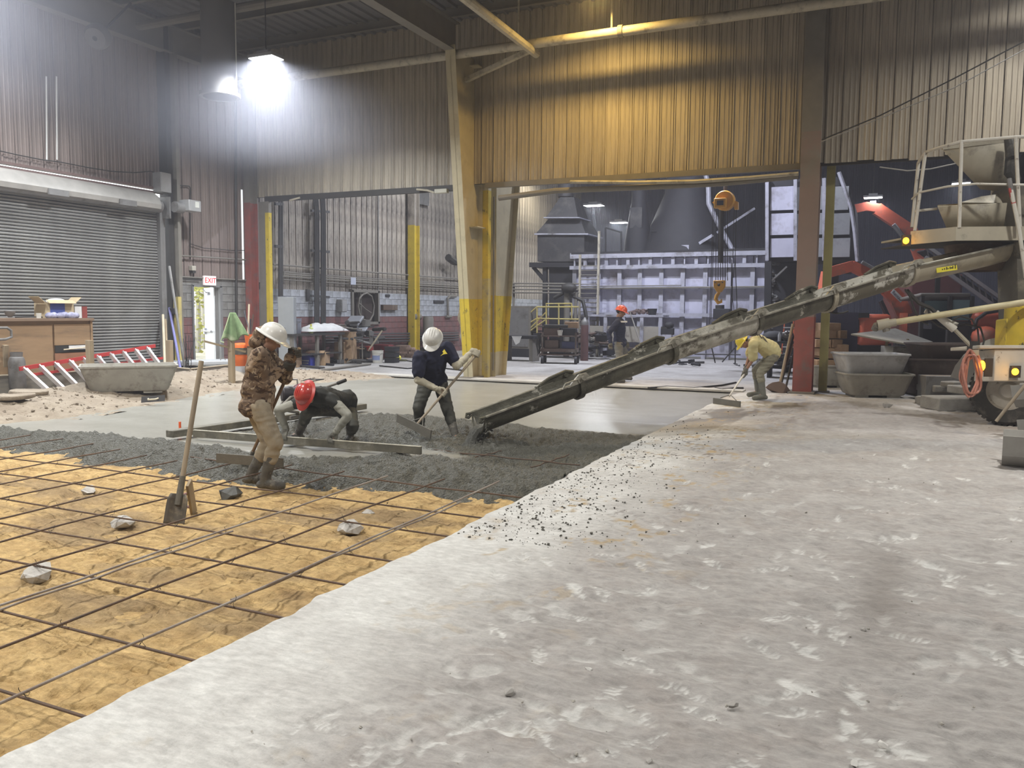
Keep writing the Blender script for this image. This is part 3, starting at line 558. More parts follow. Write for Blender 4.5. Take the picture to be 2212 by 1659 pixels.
# rim of the broken edge: drop down to the subgrade
Zr = Z.copy(); XXr = XX.copy()
cols = []
XX2 = np.concatenate([XX[:, :1]+0.03, XX[:, :1]-0.004, XX], 1); YY2 = np.concatenate([YY[:, :1]]*2+[YY], 1); Z2 = np.concatenate([np.full((ny, 1), -0.26), np.full((ny, 1), -0.02)+0*Z[:, :1], Z], 1)
pad = lambda a: np.concatenate([a[:, :1], a[:, :1], a], 1)
fl = grid_mesh('floor', XX2, YY2, Z2, M_FLOOR, {'wear': pad(wear), 'stain': pad(stain), 'sandy': pad(sandy)}); fl['kind'] = 'structure'
# --- the rest of the floor as coarser pieces of the same slab
def coarse(name, x0, x1, y0, y1, step, fx0=None, fx1=None, z=0.0, wv=0.25, st=0.15):
    nx = max(2, int((x1-x0)/step)); n2 = max(2, int((y1-y0)/step)); a, b = np.meshgrid(np.linspace(0, 1, nx), np.linspace(y0, y1, n2))
    X0 = np.full_like(b, x0) if fx0 is None else fx0(b); X1 = np.full_like(b, x1) if fx1 is None else fx1(b); A = X0+(X1-X0)*a
    Zc = z+0.008*(fbm(A, b, 1.1, 7)-0.5)-0.001
    o = grid_mesh(name, A, b, Zc, M_FLOOR, {'wear': wv*fbm(A, b, 2.5, 8), 'stain': st*sstep(0.45, 0.7, fbm(A, b, 1.3, 9)), 'sandy': 0*A}); o['kind'] = 'structure'; return o
coarse('floor_right', 0, 9.0, 1.15, 17.4, 0.25, fx0=lambda y: EDGE+3.7+0.42*y)
coarse('floor_front', EDGE, 9.0, -6.0, 1.15, 0.25)
coarse('floor_back', -16, 9.0, 17.4, 44.5, 0.2, st=0.45)
coarse('floor_left', -16, -12.6, 5.0, 17.4, 0.25); coarse('floor_front_left', -16, EDGE, -6.0, 0.4, 0.25)
coarse('floor_left_low', -16, -12.6, 0.4, 5.0, 0.5)
obj('ground', MB().box((-3.5, 19, -0.40), (26, 52, 0.1)), M_GAP, kind='structure')  # unseen dark plane added below the floor to block light leaking from below
# --- orange sand subgrade
ZS = -0.17
M_SAND = mat('orange_sand', (0.56, 0.40, 0.19), 0.95, scale=5.0, col2=(0.38, 0.255, 0.115), bump=1.0, bscale=26, bdist=0.022, detail=9, dirt=(0.22, 0.135, 0.06), dirt_scale=1.6, dirt_lo=0.55, dirt_hi=0.75, dirt_stretch=(0.6, 1.6, 1), spec=0.2, attr='damp', attr_col=(0.20, 0.15, 0.10))
ny = 520; yy = 0.42*np.exp(np.linspace(0, math.log(8.4/0.42), ny)); yy = np.linspace(0.42, 1.6, 60).tolist()+(1.6*np.exp(np.linspace(0.004, math.log(8.4/1.6), 420))).tolist(); yy = np.array(yy)
ns = 430; s = np.linspace(0, 1, ns)[None, :]; WW = np.minimum(12.7+EDGE, 1.6+1.35*yy)[:, None]; XX = EDGE+0.04-WW*s; YY = np.repeat(yy[:, None], ns, 1)
Z = ZS+0.045*(fbm(XX, YY, 1.1, 121)-0.5)+0.055*(fbm(XX*0.8+YY*0.5, YY*1.7-XX*0.3, 4.0, 131)-0.5)+0.040*(fbm(XX*0.9, YY*1.3, 12, 141, 4, 0.6)-0.5)
cl = sstep(0.55, 0.62, fbm(XX, YY, 7.5, 151)); Z += 0.022*cl*fbm(XX, YY, 16, 161, 2); Z -= 0.02*sstep(0.60, 0.66, fbm(XX*0.6, YY*1.6, 5.5, 165, 3))
damp = sstep(0.52, 0.7, fbm(XX*0.6, YY*1.3, 1.4, 171))*0.55+0.5*(1-sstep(0, 0.25, EDGE-XX))*0.4
sd = grid_mesh('sand_subgrade', XX[:, ::-1], YY[:, ::-1], Z[:, ::-1], M_SAND, {'damp': damp[:, ::-1]}); tag(sd, 'orange damp sand bed under the rebar grid', 'sand', kind='stuff')
def sand_left(x0, x1, y0, y1):
    a, b = np.meshgrid(np.linspace(x0, x1, 60), np.linspace(y0, y1, 60)); o = grid_mesh('sand_subgrade', a, b, ZS-0.03+0.02*fbm(a, b, 2, 3), M_SAND, {'damp': 0*a}); tag(o, 'sand bed running on beyond the left of the rebar grid', 'sand', kind='stuff')
sand_left(-12.65, -2.9, 0.35, 8.3)
# --- fresh concrete
def front_y(x):     # toe of the pour
    xs = [-12.7, -10.4, -9.0, -8.3, -7.5, -6.9, -6.2, -5.4, -4.6, -3.9, -3.3, -2.85]; ys = [7.0, 6.75, 6.65, 6.45, 6.6, 6.35, 6.35, 6.55, 6.62, 6.75, 6.80, 6.9]
    return np.interp(x, xs, ys)+0.10*(fbm(x, x*0+2, 2.3, 181)-0.5)*2
def left_x(y): return np.interp(y, [6, 8.5, 13.5, 17.6], [-12.0, -11.25, -12.3, -11.15])
M_WET = mat('wet_concrete', (0.31, 0.305, 0.275), 0.33, scale=2.0, col2=(0.25, 0.245, 0.215), bump=0.25, bscale=22, bdist=0.004, detail=8, spec=0.5, attr='lumps', attr_col=(0.145, 0.143, 0.118), attr_rough=0.5)  # base colour of the smooth concrete lightened to carry its sheen
ny = 300; a = 400
def wet_bump(m):
    nt = m.node_tree; L = nt.links; b = nt.nodes['Principled BSDF']; tc = nd(nt, 'ShaderNodeTexCoord'); at = nd(nt, 'ShaderNodeAttribute', attribute_name='lumps')
    n = nd(nt, 'ShaderNodeTexNoise', ins={'Scale': 34.0, 'Detail': 6.0, 'Roughness': 0.7}); v = nd(nt, 'ShaderNodeTexVoronoi', ins={'Scale': 55.0}); L.new(tc.outputs['Object'], n.inputs[0]); L.new(tc.outputs['Object'], v.inputs[0])
    ma = nd(nt, 'ShaderNodeMath', operation='MULTIPLY_ADD', ins={1: -0.6}); L.new(v.outputs['Distance'], ma.inputs[0]); L.new(n.outputs[0], ma.inputs[2]); mu = nd(nt, 'ShaderNodeMath', operation='MULTIPLY'); L.new(ma.outputs[0], mu.inputs[0]); L.new(at.outputs['Fac'], mu.inputs[1])
    bp = nd(nt, 'ShaderNodeBump', ins={'Strength': 1.0, 'Distance': 0.045}); L.new(mu.outputs[0], bp.inputs['Height']); old = b.inputs['Normal'].links[0].from_socket; L.new(old, bp.inputs['Normal']); L.new(bp.outputs[0], b.inputs['Normal'])
wet_bump(M_WET)
yv = np.concatenate([np.linspace(0, 1, 190)*3.2, 3.2+np.linspace(0.02, 1, 110)**1.3*7.6])
S = np.linspace(0, 1, a)[None, :]; XXc = -2.845-(9.7)*S**1.15 + 0*yv[:, None]; fy = front_y(XXc); fy2 = fy-0.0
YYc = fy+yv[:, None]*(17.45-fy)/10.8
XR = np.where(S < 0.004, edge_x(YYc)-0.0+0.0, XXc)
def rough_limit(x): return np.interp(x, [-12.6, -10.8, -8.3, -6.8, -6.2, -5.0, -4.75, -4.3, -2.8], [7.4, 7.35, 7.7, 7.5, 7.4, 8.1, 8.4, 8.15, 8.35])
def smooth_start2(x): return np.interp(x, [-12.6, -8.2, -7.6, -6.6, -5.8, -4.6, -2.8], [7.4, 9.4, 10.9, 11.4, 11.2, 10.9, 10.9])
# lumps: front toe zone, plus the unscreeded mound behind the straightedge
n1_ = fbm(XXc, YYc, 1.4, 191)-0.5
l1 = 1-sstep(-0.06, 0.06, YYc-rough_limit(XXc)-0.25*n1_)
l2 = sstep(-0.08, 0.08, YYc-8.55-0.3*n1_)*(1-sstep(-0.15, 0.1, YYc-smooth_start2(XXc)-0.4*n1_))*sstep(-8.3, -7.6, XXc)
l3 = sstep(-4.6, -4.2, XXc)*(1-sstep(10.7, 10.95, YYc))*sstep(7.95, 8.2, YYc)
lump = np.clip(np.maximum(np.maximum(l1, l2), l3), 0, 1)
d = YYc-fy; toe = sstep(0, 0.55, d+0.15*n1_)
Z = (ZS-0.03)+(0.165)*toe
mound = 0.07*np.exp(-((XXc+5.6)/1.5)**2-((YYc-9.7)/0.9)**2)+0.05*np.exp(-((XXc+4.6)/0.35)**2-((YYc-9.35)/0.35)**2)+0.03*np.exp(-((YYc-fy-0.75)/0.3)**2)
Z = Z+mound*np.maximum(lump, 0.2)
hol = np.exp(-((XXc+3.6)/0.75)**2-((YYc-8.55)/0.35)**2); Z -= 0.115*hol
Z += lump*(0.085*(fbm(XXc, YYc, 2.1, 201)-0.5)+0.085*(fbm(XXc, YYc, 8.5, 211, 3)-0.5)+0.085*(fbm(XXc, YYc, 21, 221, 3)-0.5)*sstep(0.0, 0.2, d))
Z += (0.006*(fbm(XXc*0.5, YYc, 1.2, 231)-0.5)+0.010*(fbm(XXc*0.35, YYc*1.5, 3.0, 232, 5, 0.65)-0.5))*(1-lump)
for yl in (12.1, 12.9, 14.3): Z += 0.004*np.exp(-((YYc-yl-0.15*(XXc+6)*0.2)/0.05)**2)*(1-lump)
Z -= 0.003
lx = left_x(YYc)+0.25*(fbm(YYc, XXc, 1.5, 241)-0.5); inside = XXc > lx
Z = Z-0.05*sstep(0, 0.5, lx-XXc+0.05)
XR = np.where(np.repeat(S < 0.003, len(yv), 0), edge_x(YYc)+0.006, np.minimum(XXc, edge_x(YYc)+0.006))
keep = XXc > lx-0.8
wc = grid_mesh('wet_concrete', XR, YYc, Z, M_WET, {'lumps': lump}, mask=keep)
tag(wc, 'fresh wet grey concrete, smooth behind and lumpy at its front toe', 'concrete', kind='stuff')
# aggregate crumbs strewn on the slab edge and lumps
M_CRUMB = mat('crumb', (0.10, 0.095, 0.08), 0.8); M_PEBBLE = mat('pale_pebble', (0.42, 0.40, 0.36), 0.8, scale=9)
def rock_mb(mb, c, r, rs, sq=0.7, sub=1):
    if sub > 1:
        bm = bmesh.new(); R = rz(rs.rand()*6)
        for q in range(22):
            v = rs.randn(3); v /= np.linalg.norm(v); f = 0.80+0.35*rs.rand(); p = R @ Vector((v[0]*r*f*1.2, v[1]*r*f*0.85, v[2]*r*f*sq)); bm.verts.new((c[0]+p.x, c[1]+p.y, c[2]+p.z+r*sq*0.7))
        res = bmesh.ops.convex_hull(bm, input=bm.verts); bmesh.ops.delete(bm, geom=[g_ for g_ in res['geom_interior'] if isinstance(g_, bmesh.types.BMVert)], context='VERTS'); bm.verts.index_update(); n = len(mb.v)
        mb.v += [tuple(v.co) for v in bm.verts]; mb.f += [tuple(v.index+n for v in f_.verts) for f_ in bm.faces]; bm.free(); return
    n = len(mb.v); R = rz(rs.rand()*6) @ rx(rs.rand()*0.6); pts = MB().ell((0, 0, 0), (1, 1, 1), None, 7 if sub < 2 else 10, 5 if sub < 2 else 7)
    off = rs.rand()*50
    for v in pts.v:
        p = Vector(v); f = 0.72+0.55*noise.noise(p*1.3+Vector((off, 0, 0))); q = R @ Vector((p.x*r*f*1.15, p.y*r*f*0.85, p.z*r*f*sq)); mb.v.append((c[0]+q.x, c[1]+q.y, c[2]+q.z+r*sq*0.45))
    mb.f += [tuple(i+n for i in f) for f in pts.f]
rs = np.random.RandomState(3); mb = MB()
for i in range(1500):
    y = 5.2+abs(rs.randn())*3.2; x = EDGE+0.05+abs(rs.randn())*0.5*(0.6+rs.rand()); r = 0.003+rs.rand()**4*0.013
    if y < 17: rock_mb(mb, (x, y, 0.0), r, rs)
o = obj('concrete_crumbs', mb, M_CRUMB, 'dark concrete crumbs splashed along the pale slab edge', 'rubble', kind='stuff', smooth=0)
mb = MB()
for i in range(500):
    y = 1.6*math.exp(rs.rand()*math.log(9)); x = -2.2+rs.rand()*(2.6+0.3*y); rock_mb(mb, (x, y, 0.0), 0.003+rs.rand()**4*0.010, rs)
o = obj('grit', mb, M_PEBBLE, 'fine grit scattered over the dusty slab', 'rubble', kind='stuff', smooth=0)
# single stones on the slab
M_STONE = mat('stone', (0.30, 0.29, 0.27), 0.85, scale=20, col2=(0.42, 0.40, 0.38)); M_STONEW = mat('white_stone', (0.68, 0.67, 0.64), 0.8, scale=20)
ST = [(1101, 1498, .024, 0, 'largest grey stone lying alone in the middle of the dusty slab'), (1271, 1448, .018, 1, 'small pale stone right of the lone grey stone'), (1583, 1526, .022, 0, 'dark flat stone on the slab right of the lone grey stone'), (1907, 1613, .022, 1, 'white pebble near the bottom right corner'),
      (1403, 1650, .018, 0, 'grey pebble at the bottom edge right of centre'), (1163, 1634, .014, 0, 'dark pebble at the bottom edge below the lone stone'), (1845, 1652, .016, 1, 'white chip at the very bottom edge of the slab'), (1866, 1362, .016, 0, 'small dark pebble below the right end of the oil stain'), (1917, 880, .085, 0, 'brick-coloured stone lying between the grey tubs and the truck'), (1840, 1250, .018, 1, 'small pale pebble on the slab beside the dark oil patch')]
for x, y, r, k, lab in ST:
    p = G(x, y); mb = MB(); rock_mb(mb, (p.x, p.y, -0.004), r, rs, 0.75, 2); obj('stone', mb, (M_STONE, M_STONEW)[k], lab, 'stone', smooth=20)
# rocks propping the rebar
for i, (x, y, r, lab) in enumerate([(83, 1252, .115, 'pale chunky rock under the grid at the left edge'), (263, 1138, .105, 'jagged grey rock left of the standing shovel'), (192, 1064, .08, 'small pale rock furthest left near the pour'), (757, 1150, .11, 'broad flat rock right of centre on the sand'), (492, 1076, .12, 'dark wet clump of concrete left of the camouflage worker boots'), (795, 1110, .05, 'tiny rock beside the broad flat one')]):
    p = G(x, y, ZS); mb = MB(); rock_mb(mb, (p.x, p.y, ZS-0.005), r*1.12, rs, 0.48, 2); obj('prop_rock', mb, mat('wet_clump', (0.10, 0.10, 0.09), 0.6, scale=25, bump=0.5) if i == 4 else mat('prop_rock', (0.56, 0.54, 0.51), 0.85, scale=9, col2=(0.38, 0.36, 0.33), bump=0.4), lab, 'rock', smooth=12)
speckle(M_SAND, 13.0, 0.74, 1.22); speckle(M_WET, 30.0, 0.82, 1.15)
# --- rebar
M_REBAR = mat('rusty_rebar', (0.14, 0.085, 0.055), 0.75, scale=14, col2=(0.075, 0.055, 0.045), bump=0.4, bscale=120, bdist=0.003)
M_REBARG = mat('greyed_rebar', (0.36, 0.33, 0.30), 0.7, scale=5, col2=(0.20, 0.15, 0.12), bump=0.4, bscale=120, bdist=0.003)
ZB = -0.07
g = thing('rebar_mat', 'grid of rusty steel reinforcing bars tied over the orange sand', 'rebar', (-6.2, 4.2, ZB))
YB = [(-3.35, 0.6, 7.15, 1), (-3.92, 0.6, 7.05, 0), (-4.47, 0.6, 6.9, 1), (-4.98, 0.6, 6.9, 0), (-5.68, 0.9, 6.95, 0), (-6.30, 1.2, 6.75, 0), (-6.95, 1.4, 6.6, 0), (-7.52, 1.6, 6.7, 0), (-8.1, 1.8, 6.85, 0), (-8.72, 2, 7.0, 0), (-9.4, 2.2, 7.1, 0), (-10.0, 2.4, 7.1, 0), (-10.6, 2.8, 7.1, 0)]
rs = np.random.RandomState(9)
def bar(p0, p1, m, rad=0.0075, lab=None):
    p0, p1 = Vector(p0), Vector(p1); n = 9; pts = [p0.lerp(p1, i/n)+Vector((0, 0, 0.006*math.sin(i*2.1+p0.x*5)))+Vector(((rs.rand()-.5)*0.008, (rs.rand()-.5)*0.008, 0)) for i in range(n+1)]
    part('bar', MB().tube(pts, rad, 7), m, g, lab)
for x, a_, b_, k in YB: bar((x, a_, ZB+0.012), (x+0.04*(rs.rand()-.3), b_, ZB+0.055), M_REBARG if k else M_REBAR, lab='grey dusty bar' if k else None)
bar((-3.39, 3.6, ZB+0.012), (-3.33, 6.3, ZB+0.03), M_REBARG); bar((-4.44, 2.6, ZB+0.012), (-4.45, 4.75, ZB+0.02), M_REBARG)
XB = [(1.70, -2.9), (2.31, -2.92), (2.93, -2.93), (3.56, -2.93), (4.17, -2.93), (4.71, -2.93), (5.43, -2.93), (6.05, -2.93)]
for y, x1 in XB: bar((-11.5, y+0.12, ZB-0.006), (x1, y, ZB-0.006), M_REBAR)
bar((-7.0, 6.85, ZB+0.05), (-2.95, 6.75, ZB+0.02), M_REBAR); bar((-5.0, 8.65, ZB+0.02), (-3.0, 8.45, ZB+0.03), M_REBAR)
bar((-3.5, 8.25, ZB-0.01), (-3.32, 8.95, ZB+0.04), M_REBAR); bar((-4.35, 8.45, ZB-0.01), (-4.15, 8.9, ZB+0.03), M_REBAR)
tie = MB().tube([(-0.012, -0.012, -0.012), (0.013, 0.0, 0.014), (0, 0.013, 0.0), (-0.012, 0.012, 0.012), (0.012, -0.012, 0.014), (0.02, -0.016, 0.035), (0.024, -0.01, 0.045)], 0.0016, 4)
tm = mesh_of(tie, 'tie_wire'); tm.materials.append(M_DARKSTEEL)
copies('tie_wire', tm, [((x+6.2, y-4.2, 0.01), rs.rand()*6, (1, 1, 1)) for x, a_, b_, k in YB[:9] for y, _ in XB if a_ < y < b_], g)
# --- sand and rubble berm on the far left of the pour
bn = 220; A, B = np.meshgrid(np.linspace(0, 1, 150), np.linspace(5.2, 17.5, bn)); x0 = -15.2+0*B; x1 = left_x(B)+0.35
Xb = x0+(x1-x0)*A; t_ = (x1-Xb)
H = 0.0+0.27*sstep(0.0, 1.5, t_-0.25+0.3*(fbm(Xb, B, 0.8, 301)-0.5))*(1-0.9*sstep(1.9, 3.0, t_))*(0.45+0.9*fbm(Xb, B, 0.7, 311))
H *= 1-0.55*sstep(14.5, 17.3, B); H += 0.10*(fbm(Xb, B, 2.6, 321)-0.5)+0.07*(fbm(Xb, B, 9, 331, 3)-0.5)-0.04*(1-sstep(0.1, 0.5, t_))-0.02; 
M_BERM = mat('berm_sand', (0.36, 0.305, 0.235), 0.95, scale=3, col2=(0.25, 0.205, 0.155), bump=1.0, bscale=22, bdist=0.03, dirt=(0.24, 0.19, 0.14), dirt_scale=1.5)
bo = grid_mesh('sand_berm', Xb, B, H, M_BERM); tag(bo, 'low bank of tan sand and rubble between form boards and fresh concrete', 'sand', kind='stuff')
def berm_z(x, y):
    i = int(np.clip((y-5.2)/(17.5-5.2)*(bn-1), 0, bn-1)); j = int(np.argmin(np.abs(Xb[i]-x))); return float(H[i, j])
for i, (x, y, w_, d_) in enumerate([(180, 826, .9, .5), (60, 872, .8, .35), (110, 842, .5, .3), (30, 860, .5, .4)]):
    p = G(x, y, 0.1)
    for _ in range(6): p = G(x, y, berm_z(p.x, p.y)+0.03)
    c_ = Vector((p.x, p.y, berm_z(p.x, p.y)+0.035)); ps = []
    r_ = np.random.RandomState(i+40); k = 9
    for q in range(k): a_ = 2*PI*q/k; ps.append(c_+Vector((math.cos(a_)*w_*0.5*(0.8+r_.rand()*0.4), math.sin(a_)*d_*0.5*(0.8+r_.rand()*0.4)*1.5, -0.03)))
    obj('slab_fragment', MB().prism(ps, (0.02, 0, 0.07)), M_BERM, ['broad dusty slab fragment on the sand bank left of the grey tub', 'thin dusty slab fragment lowest on the sand bank', 'dusty slab fragment nearest the form board at left', 'dusty slab fragment at the left edge of the bank'][i], 'rubble', bevel=0.02)
rs = np.random.RandomState(77); mb = MB()
for i in range(1400):
    y = 5.6+rs.rand()*11.5; x = float(left_x(y))-0.1-abs(rs.randn())*1.3
    if x > -15.0: rock_mb(mb, (x, y, berm_z(x, y)-0.004), 0.008+rs.rand()**3*0.035, rs)
o = obj('berm_rubble', mb, mat('berm_stone', (0.30, 0.25, 0.19), 0.95, scale=7, col2=(0.17, 0.14, 0.11)), 'crumbs and pebbles strewn over the tan sand bank', 'rubble', kind='stuff', smooth=0)
# form boards
M_FORM = mat('form_board', (0.22, 0.195, 0.155), 0.8, scale=2, col2=(0.15, 0.135, 0.11), stretch=(1, 1, 8), dirt=(0.1, 0.09, 0.08)); 
fb = [G(-90, 858), G(135, 842), G(375, 822), G(412, 826), G(565, 806)]; hts = [0.34, 0.35, 0.31, 0.26, 0.24]
t = thing('form_boards', 'long low line of wooden form boards behind the sand bank', 'formwork', fb[2])
for i in range(4):
    a_, b_ = Vector(fb[i]), Vector(fb[i+1]); h = 0.36 if i < 2 else 0.31
    part('board', MB().beam(a_+Vector((0, 0, h/2-0.02)), b_+Vector((0, 0, h/2-0.02)), 0.045, h, ext=0.01), M_FORM, t)
    part('board_cap', MB().beam(a_+Vector((0, 0, h-0.01)), b_+Vector((0, 0, h-0.01)), 0.07, 0.02, ext=0.01), mat('pale_lumber', (0.5, 0.43, 0.32), 0.75, scale=4), t, 'pale dusty top edge')
M_LUM = mat('lumber', (0.38, 0.30, 0.19), 0.8, scale=3, col2=(0.27, 0.21, 0.14), stretch=(4, 4, 0.5))
for k, (x, y0, y1, lean, lab) in enumerate([(193, 735, 800, 0.0, 'upright square stake behind the red stepladder'), (10, 745, 812, 0.35, 'leaning square stake at the left edge'), (499, 724, 790, 0.0, 'upright stake holding the green jacket'), (366, 735, 800, 0, 'upright yellowish stake at the right end of the shutter')]):
    p = J(x, y0, 15.6 if k < 2 else 17.6); q = Vector((p.x-lean*0.4, p.y, 0.0)); obj('wooden_stake', MB().beam(q, p, 0.12, 0.09, up=(0, 1, 0)), M_LUM, lab, 'stake', bevel=0.004)
# ================================================================ people
def remesh(mb, name, vox, m, parent, smooth=2, wr=0.0, wf=9.0, label=None, stretch=(1, 1, 1), seed=0):
    me = mesh_of(mb, 'tmp', root_loc(parent), 0); t = bpy.data.objects.new('tmp', me); COL.objects.link(t)
    a = t.modifiers.new('r', 'REMESH'); a.mode = 'VOXEL'; a.voxel_size = vox; b = t.modifiers.new('s', 'SMOOTH'); b.iterations = smooth*2; b.factor = 0.5
    dg = bpy.context.evaluated_depsgraph_get(); dg.update(); me2 = bpy.data.meshes.new_from_object(t.evaluated_get(dg)); bpy.data.objects.remove(t, do_unlink=True)
    if wr:
        n = len(me2.vertices); co = np.empty(n*3); me2.vertices.foreach_get('co', co); co = co.reshape(-1, 3); no = np.empty(n*3); me2.vertices.foreach_get('normal', no); no = no.reshape(-1, 3)
        d = np.empty(n); so = Vector((seed*3.1, seed*1.7, 0))
        for i in range(n):
            p = Vector((co[i, 0]*stretch[0]*wf, co[i, 1]*stretch[1]*wf, co[i, 2]*stretch[2]*wf))+so; q = p+Vector((noise.noise(p*0.5), noise.noise(p*0.5+Vector((9, 0, 0))), 0))*1.2
            d[i] = 0.55-abs(noise.noise(q))*2.2+0.5*noise.noise(q*2.1)
        co += no*(d*wr)[:, None]; me2.vertices.foreach_set('co', co.ravel().astype(np.float32)); me2.update()
    me2.polygons.foreach_set('use_smooth', [True]*len(me2.polygons)); me2.materials.clear(); me2.materials.append(m); me2.name = name
    o = bpy.data.objects.new(name, me2); COL.objects.link(o); o.parent = parent
    if label: o['label'] = label
    return o
def ik(a, b, l1, l2, pole):
    a, b, pole = Vector(a), Vector(b), Vector(pole); d = b-a; L = d.length; L = max(L, abs(l1-l2)+0.01)
    if L > (l1+l2)*0.995: return a+d*(l1/(l1+l2))
    x = (l1*l1-l2*l2+L*L)/(2*L); h = math.sqrt(max(0, l1*l1-x*x)); d.normalize(); p = (pole-d*pole.dot(d)).normalized(); return a+d*x+p*h
def hand(mb, wrist, grip, axis, rad, side, fr=0.0095, off=0.0):
    """palm, four fingers of unequal length curled round a bar at `grip`, thumb from the palm's side"""
    W, C, a = Vector(wrist), Vector(grip), Vector(axis).normalized(); p = (C-W); p = (p-a*p.dot(a)*0.6).normalized(); a = (a-p*a.dot(p)).normalized(); n = a.cross(p)*side
    r = fr+off; R = rad+r*0.9
    base = C+n*(R)-p*0.045
    mb.cap(W, 0.027+off, C-p*0.075+n*R*0.5, 0.030+off)
    for k in (-1.5, -0.5, 0.5, 1.5): mb.cap(C-p*0.085+n*R*0.45+a*k*0.016, 0.017+off, C-p*0.018+n*R+a*k*0.021, 0.0125+off)
    for k, ln in zip((-1.5, -0.5, 0.5, 1.5), (0.84, 1.0, 0.96, 0.74)):
        o_ = a*k*0.0215; angs = [100, 45, 0, -50*ln, -105*ln] ; pts = [C+o_+(n*math.sin(math.radians(t))+p*math.cos(math.radians(t)))*R for t in angs]
        for i in range(4): mb.cap(pts[i], r*(1.12-0.07*i), pts[i+1], r*(1.05-0.07*i))
    t0 = C-p*0.070+n*R*0.3-a*0.030; t1 = C-p*0.035-n*R*0.35-a*0.050; t2 = C+p*0.002-n*(R*0.95)-a*0.036; t3 = C+p*0.022-n*(R*0.75)-a*0.018
    mb.cap(t0, r*1.5, t1, r*1.25); mb.cap(t1, r*1.25, t2, r*1.1); mb.cap(t2, r*1.1, t3, r*0.95)
def oell(mb, c, xd, zd, r, **k): mb.ell(c, r, frame(zd, xd), **k)
M_SKIN = mat('skin', (0.36, 0.20, 0.13), 0.55, scale=12, col2=(0.32, 0.17, 0.11)); M_HAIR = mat('hair', (0.02, 0.015, 0.012), 0.8)
M_EYE = mat('eye_white', (0.7, 0.68, 0.65), 0.3)
def head_mesh(mb, H, f, u, s=1.0):
    f = Vector(f).normalized(); u = Vector(u); u = (u-f*u.dot(f)).normalized(); r = f.cross(u); P = lambda a, b, c: H+(r*a+f*b+u*c)*s
    oell(mb, P(0, -0.012, 0.035), r, u, (0.076*s, 0.095*s, 0.085*s), nu=16, nv=12); oell(mb, P(0, 0.022, -0.03), r, u, (0.060*s, 0.068*s, 0.085*s), nu=14, nv=10)
    oell(mb, P(0, 0.045, -0.082), r, u, (0.032*s, 0.034*s, 0.026*s))
    mb.cap(P(0, 0.088, 0.02), 0.009*s, P(0, 0.112, -0.022), 0.013*s); oell(mb, P(0.012, 0.100, -0.026), r, u, (0.009*s, 0.009*s, 0.008*s)); oell(mb, P(-0.012, 0.100, -0.026), r, u, (0.009*s, 0.009*s, 0.008*s))
    mb.cap(P(-0.038, 0.078, 0.026), 0.009*s, P(0.038, 0.078, 0.026), 0.009*s)
    mb.cap(P(-0.02, 0.086, -0.053), 0.0065*s, P(0.02, 0.086, -0.053), 0.0065*s); mb.cap(P(-0.018, 0.083, -0.064), 0.007*s, P(0.018, 0.083, -0.064), 0.007*s)
    for sd in (-1, 1): oell(mb, P(sd*0.078, -0.01, -0.002), f, u, (0.020*s, 0.010*s, 0.032*s))
    return P
def helmet(parent, H, f, u, m, s=1.0, full=False, label=None, sticker=None):
    f = Vector(f).normalized(); u = Vector(u); u = (u-f*u.dot(f)).normalized(); r = f.cross(u); R = Matrix((r, f, u)).transposed(); c = Vector(H)+u*0.045*s
    mb = MB(); prof = [(0.0, 0.112), (0.03, 0.110), (0.06, 0.102), (0.085, 0.085), (0.102, 0.060), (0.112, 0.030), (0.118, 0.0), (0.121, -0.012)]
    prof = [(a*s, b*s) for a, b in prof]; mb.lathe(prof[::-1], c, R, 28, sx=0.95, sy=1.12)
    br = 0.032 if full else 0.014
    mb.lathe([(0.119*s, 0.0), ((0.121+br)*s, -0.012*s), ((0.121+br)*s, -0.018*s), (0.117*s, -0.010*s)], c, R, 28, sx=0.95, sy=1.12)
    # front peak
    n0 = len(mb.v); pk = []
    for i in range(13):
        a = math.radians(-62+124*i/12); e = math.cos(a*1.35); pk.append((a, 0.118+0.0*e, 0.123+0.055*max(0, e)))
    for a, r0, r1 in pk:
        for rr, z in ((r0, 0.0), (r1, -0.020), (r1, -0.026), (r0, -0.012)): mb.v.append(tuple(c+R @ Vector((math.sin(a)*rr*0.95*s, math.cos(a)*rr*1.12*s, z*s))))
    for i in range(12):
        for j in range(4): j2 = (j+1) % 4; mb.f.append((n0+i*4+j, n0+(i+1)*4+j, n0+(i+1)*4+j2, n0+i*4+j2))
    hp = part('helmet', mb, m, parent, label, smooth=50)
    rb = MB()
    for x in (-0.028, 0, 0.028):
        pts = [c+R @ Vector((x*s, math.sin(t)*0.121*s*1.0, math.cos(t)*0.1145*s-(0.004*s if x else 0))) for t in np.linspace(-1.15, 1.15, 11)]; rb.tube(pts, 0.007*s, 6)
    part('helmet_ridge', rb, m, hp)
    su = MB().lathe([(0.098*s, -0.005*s), (0.098*s, -0.03*s), (0.094*s, -0.03*s), (0.094*s, -0.005*s)], c, R, 24, sx=0.9, sy=1.05); part('headband', su, M_DARKSTEEL, hp)
    if sticker: part('sticker', MB().box(c+R @ Vector((0.0, -0.10*s, 0.07*s)), (0.07*s, 0.004, 0.035*s), R @ rx(0.75)), sticker, hp)
    return hp
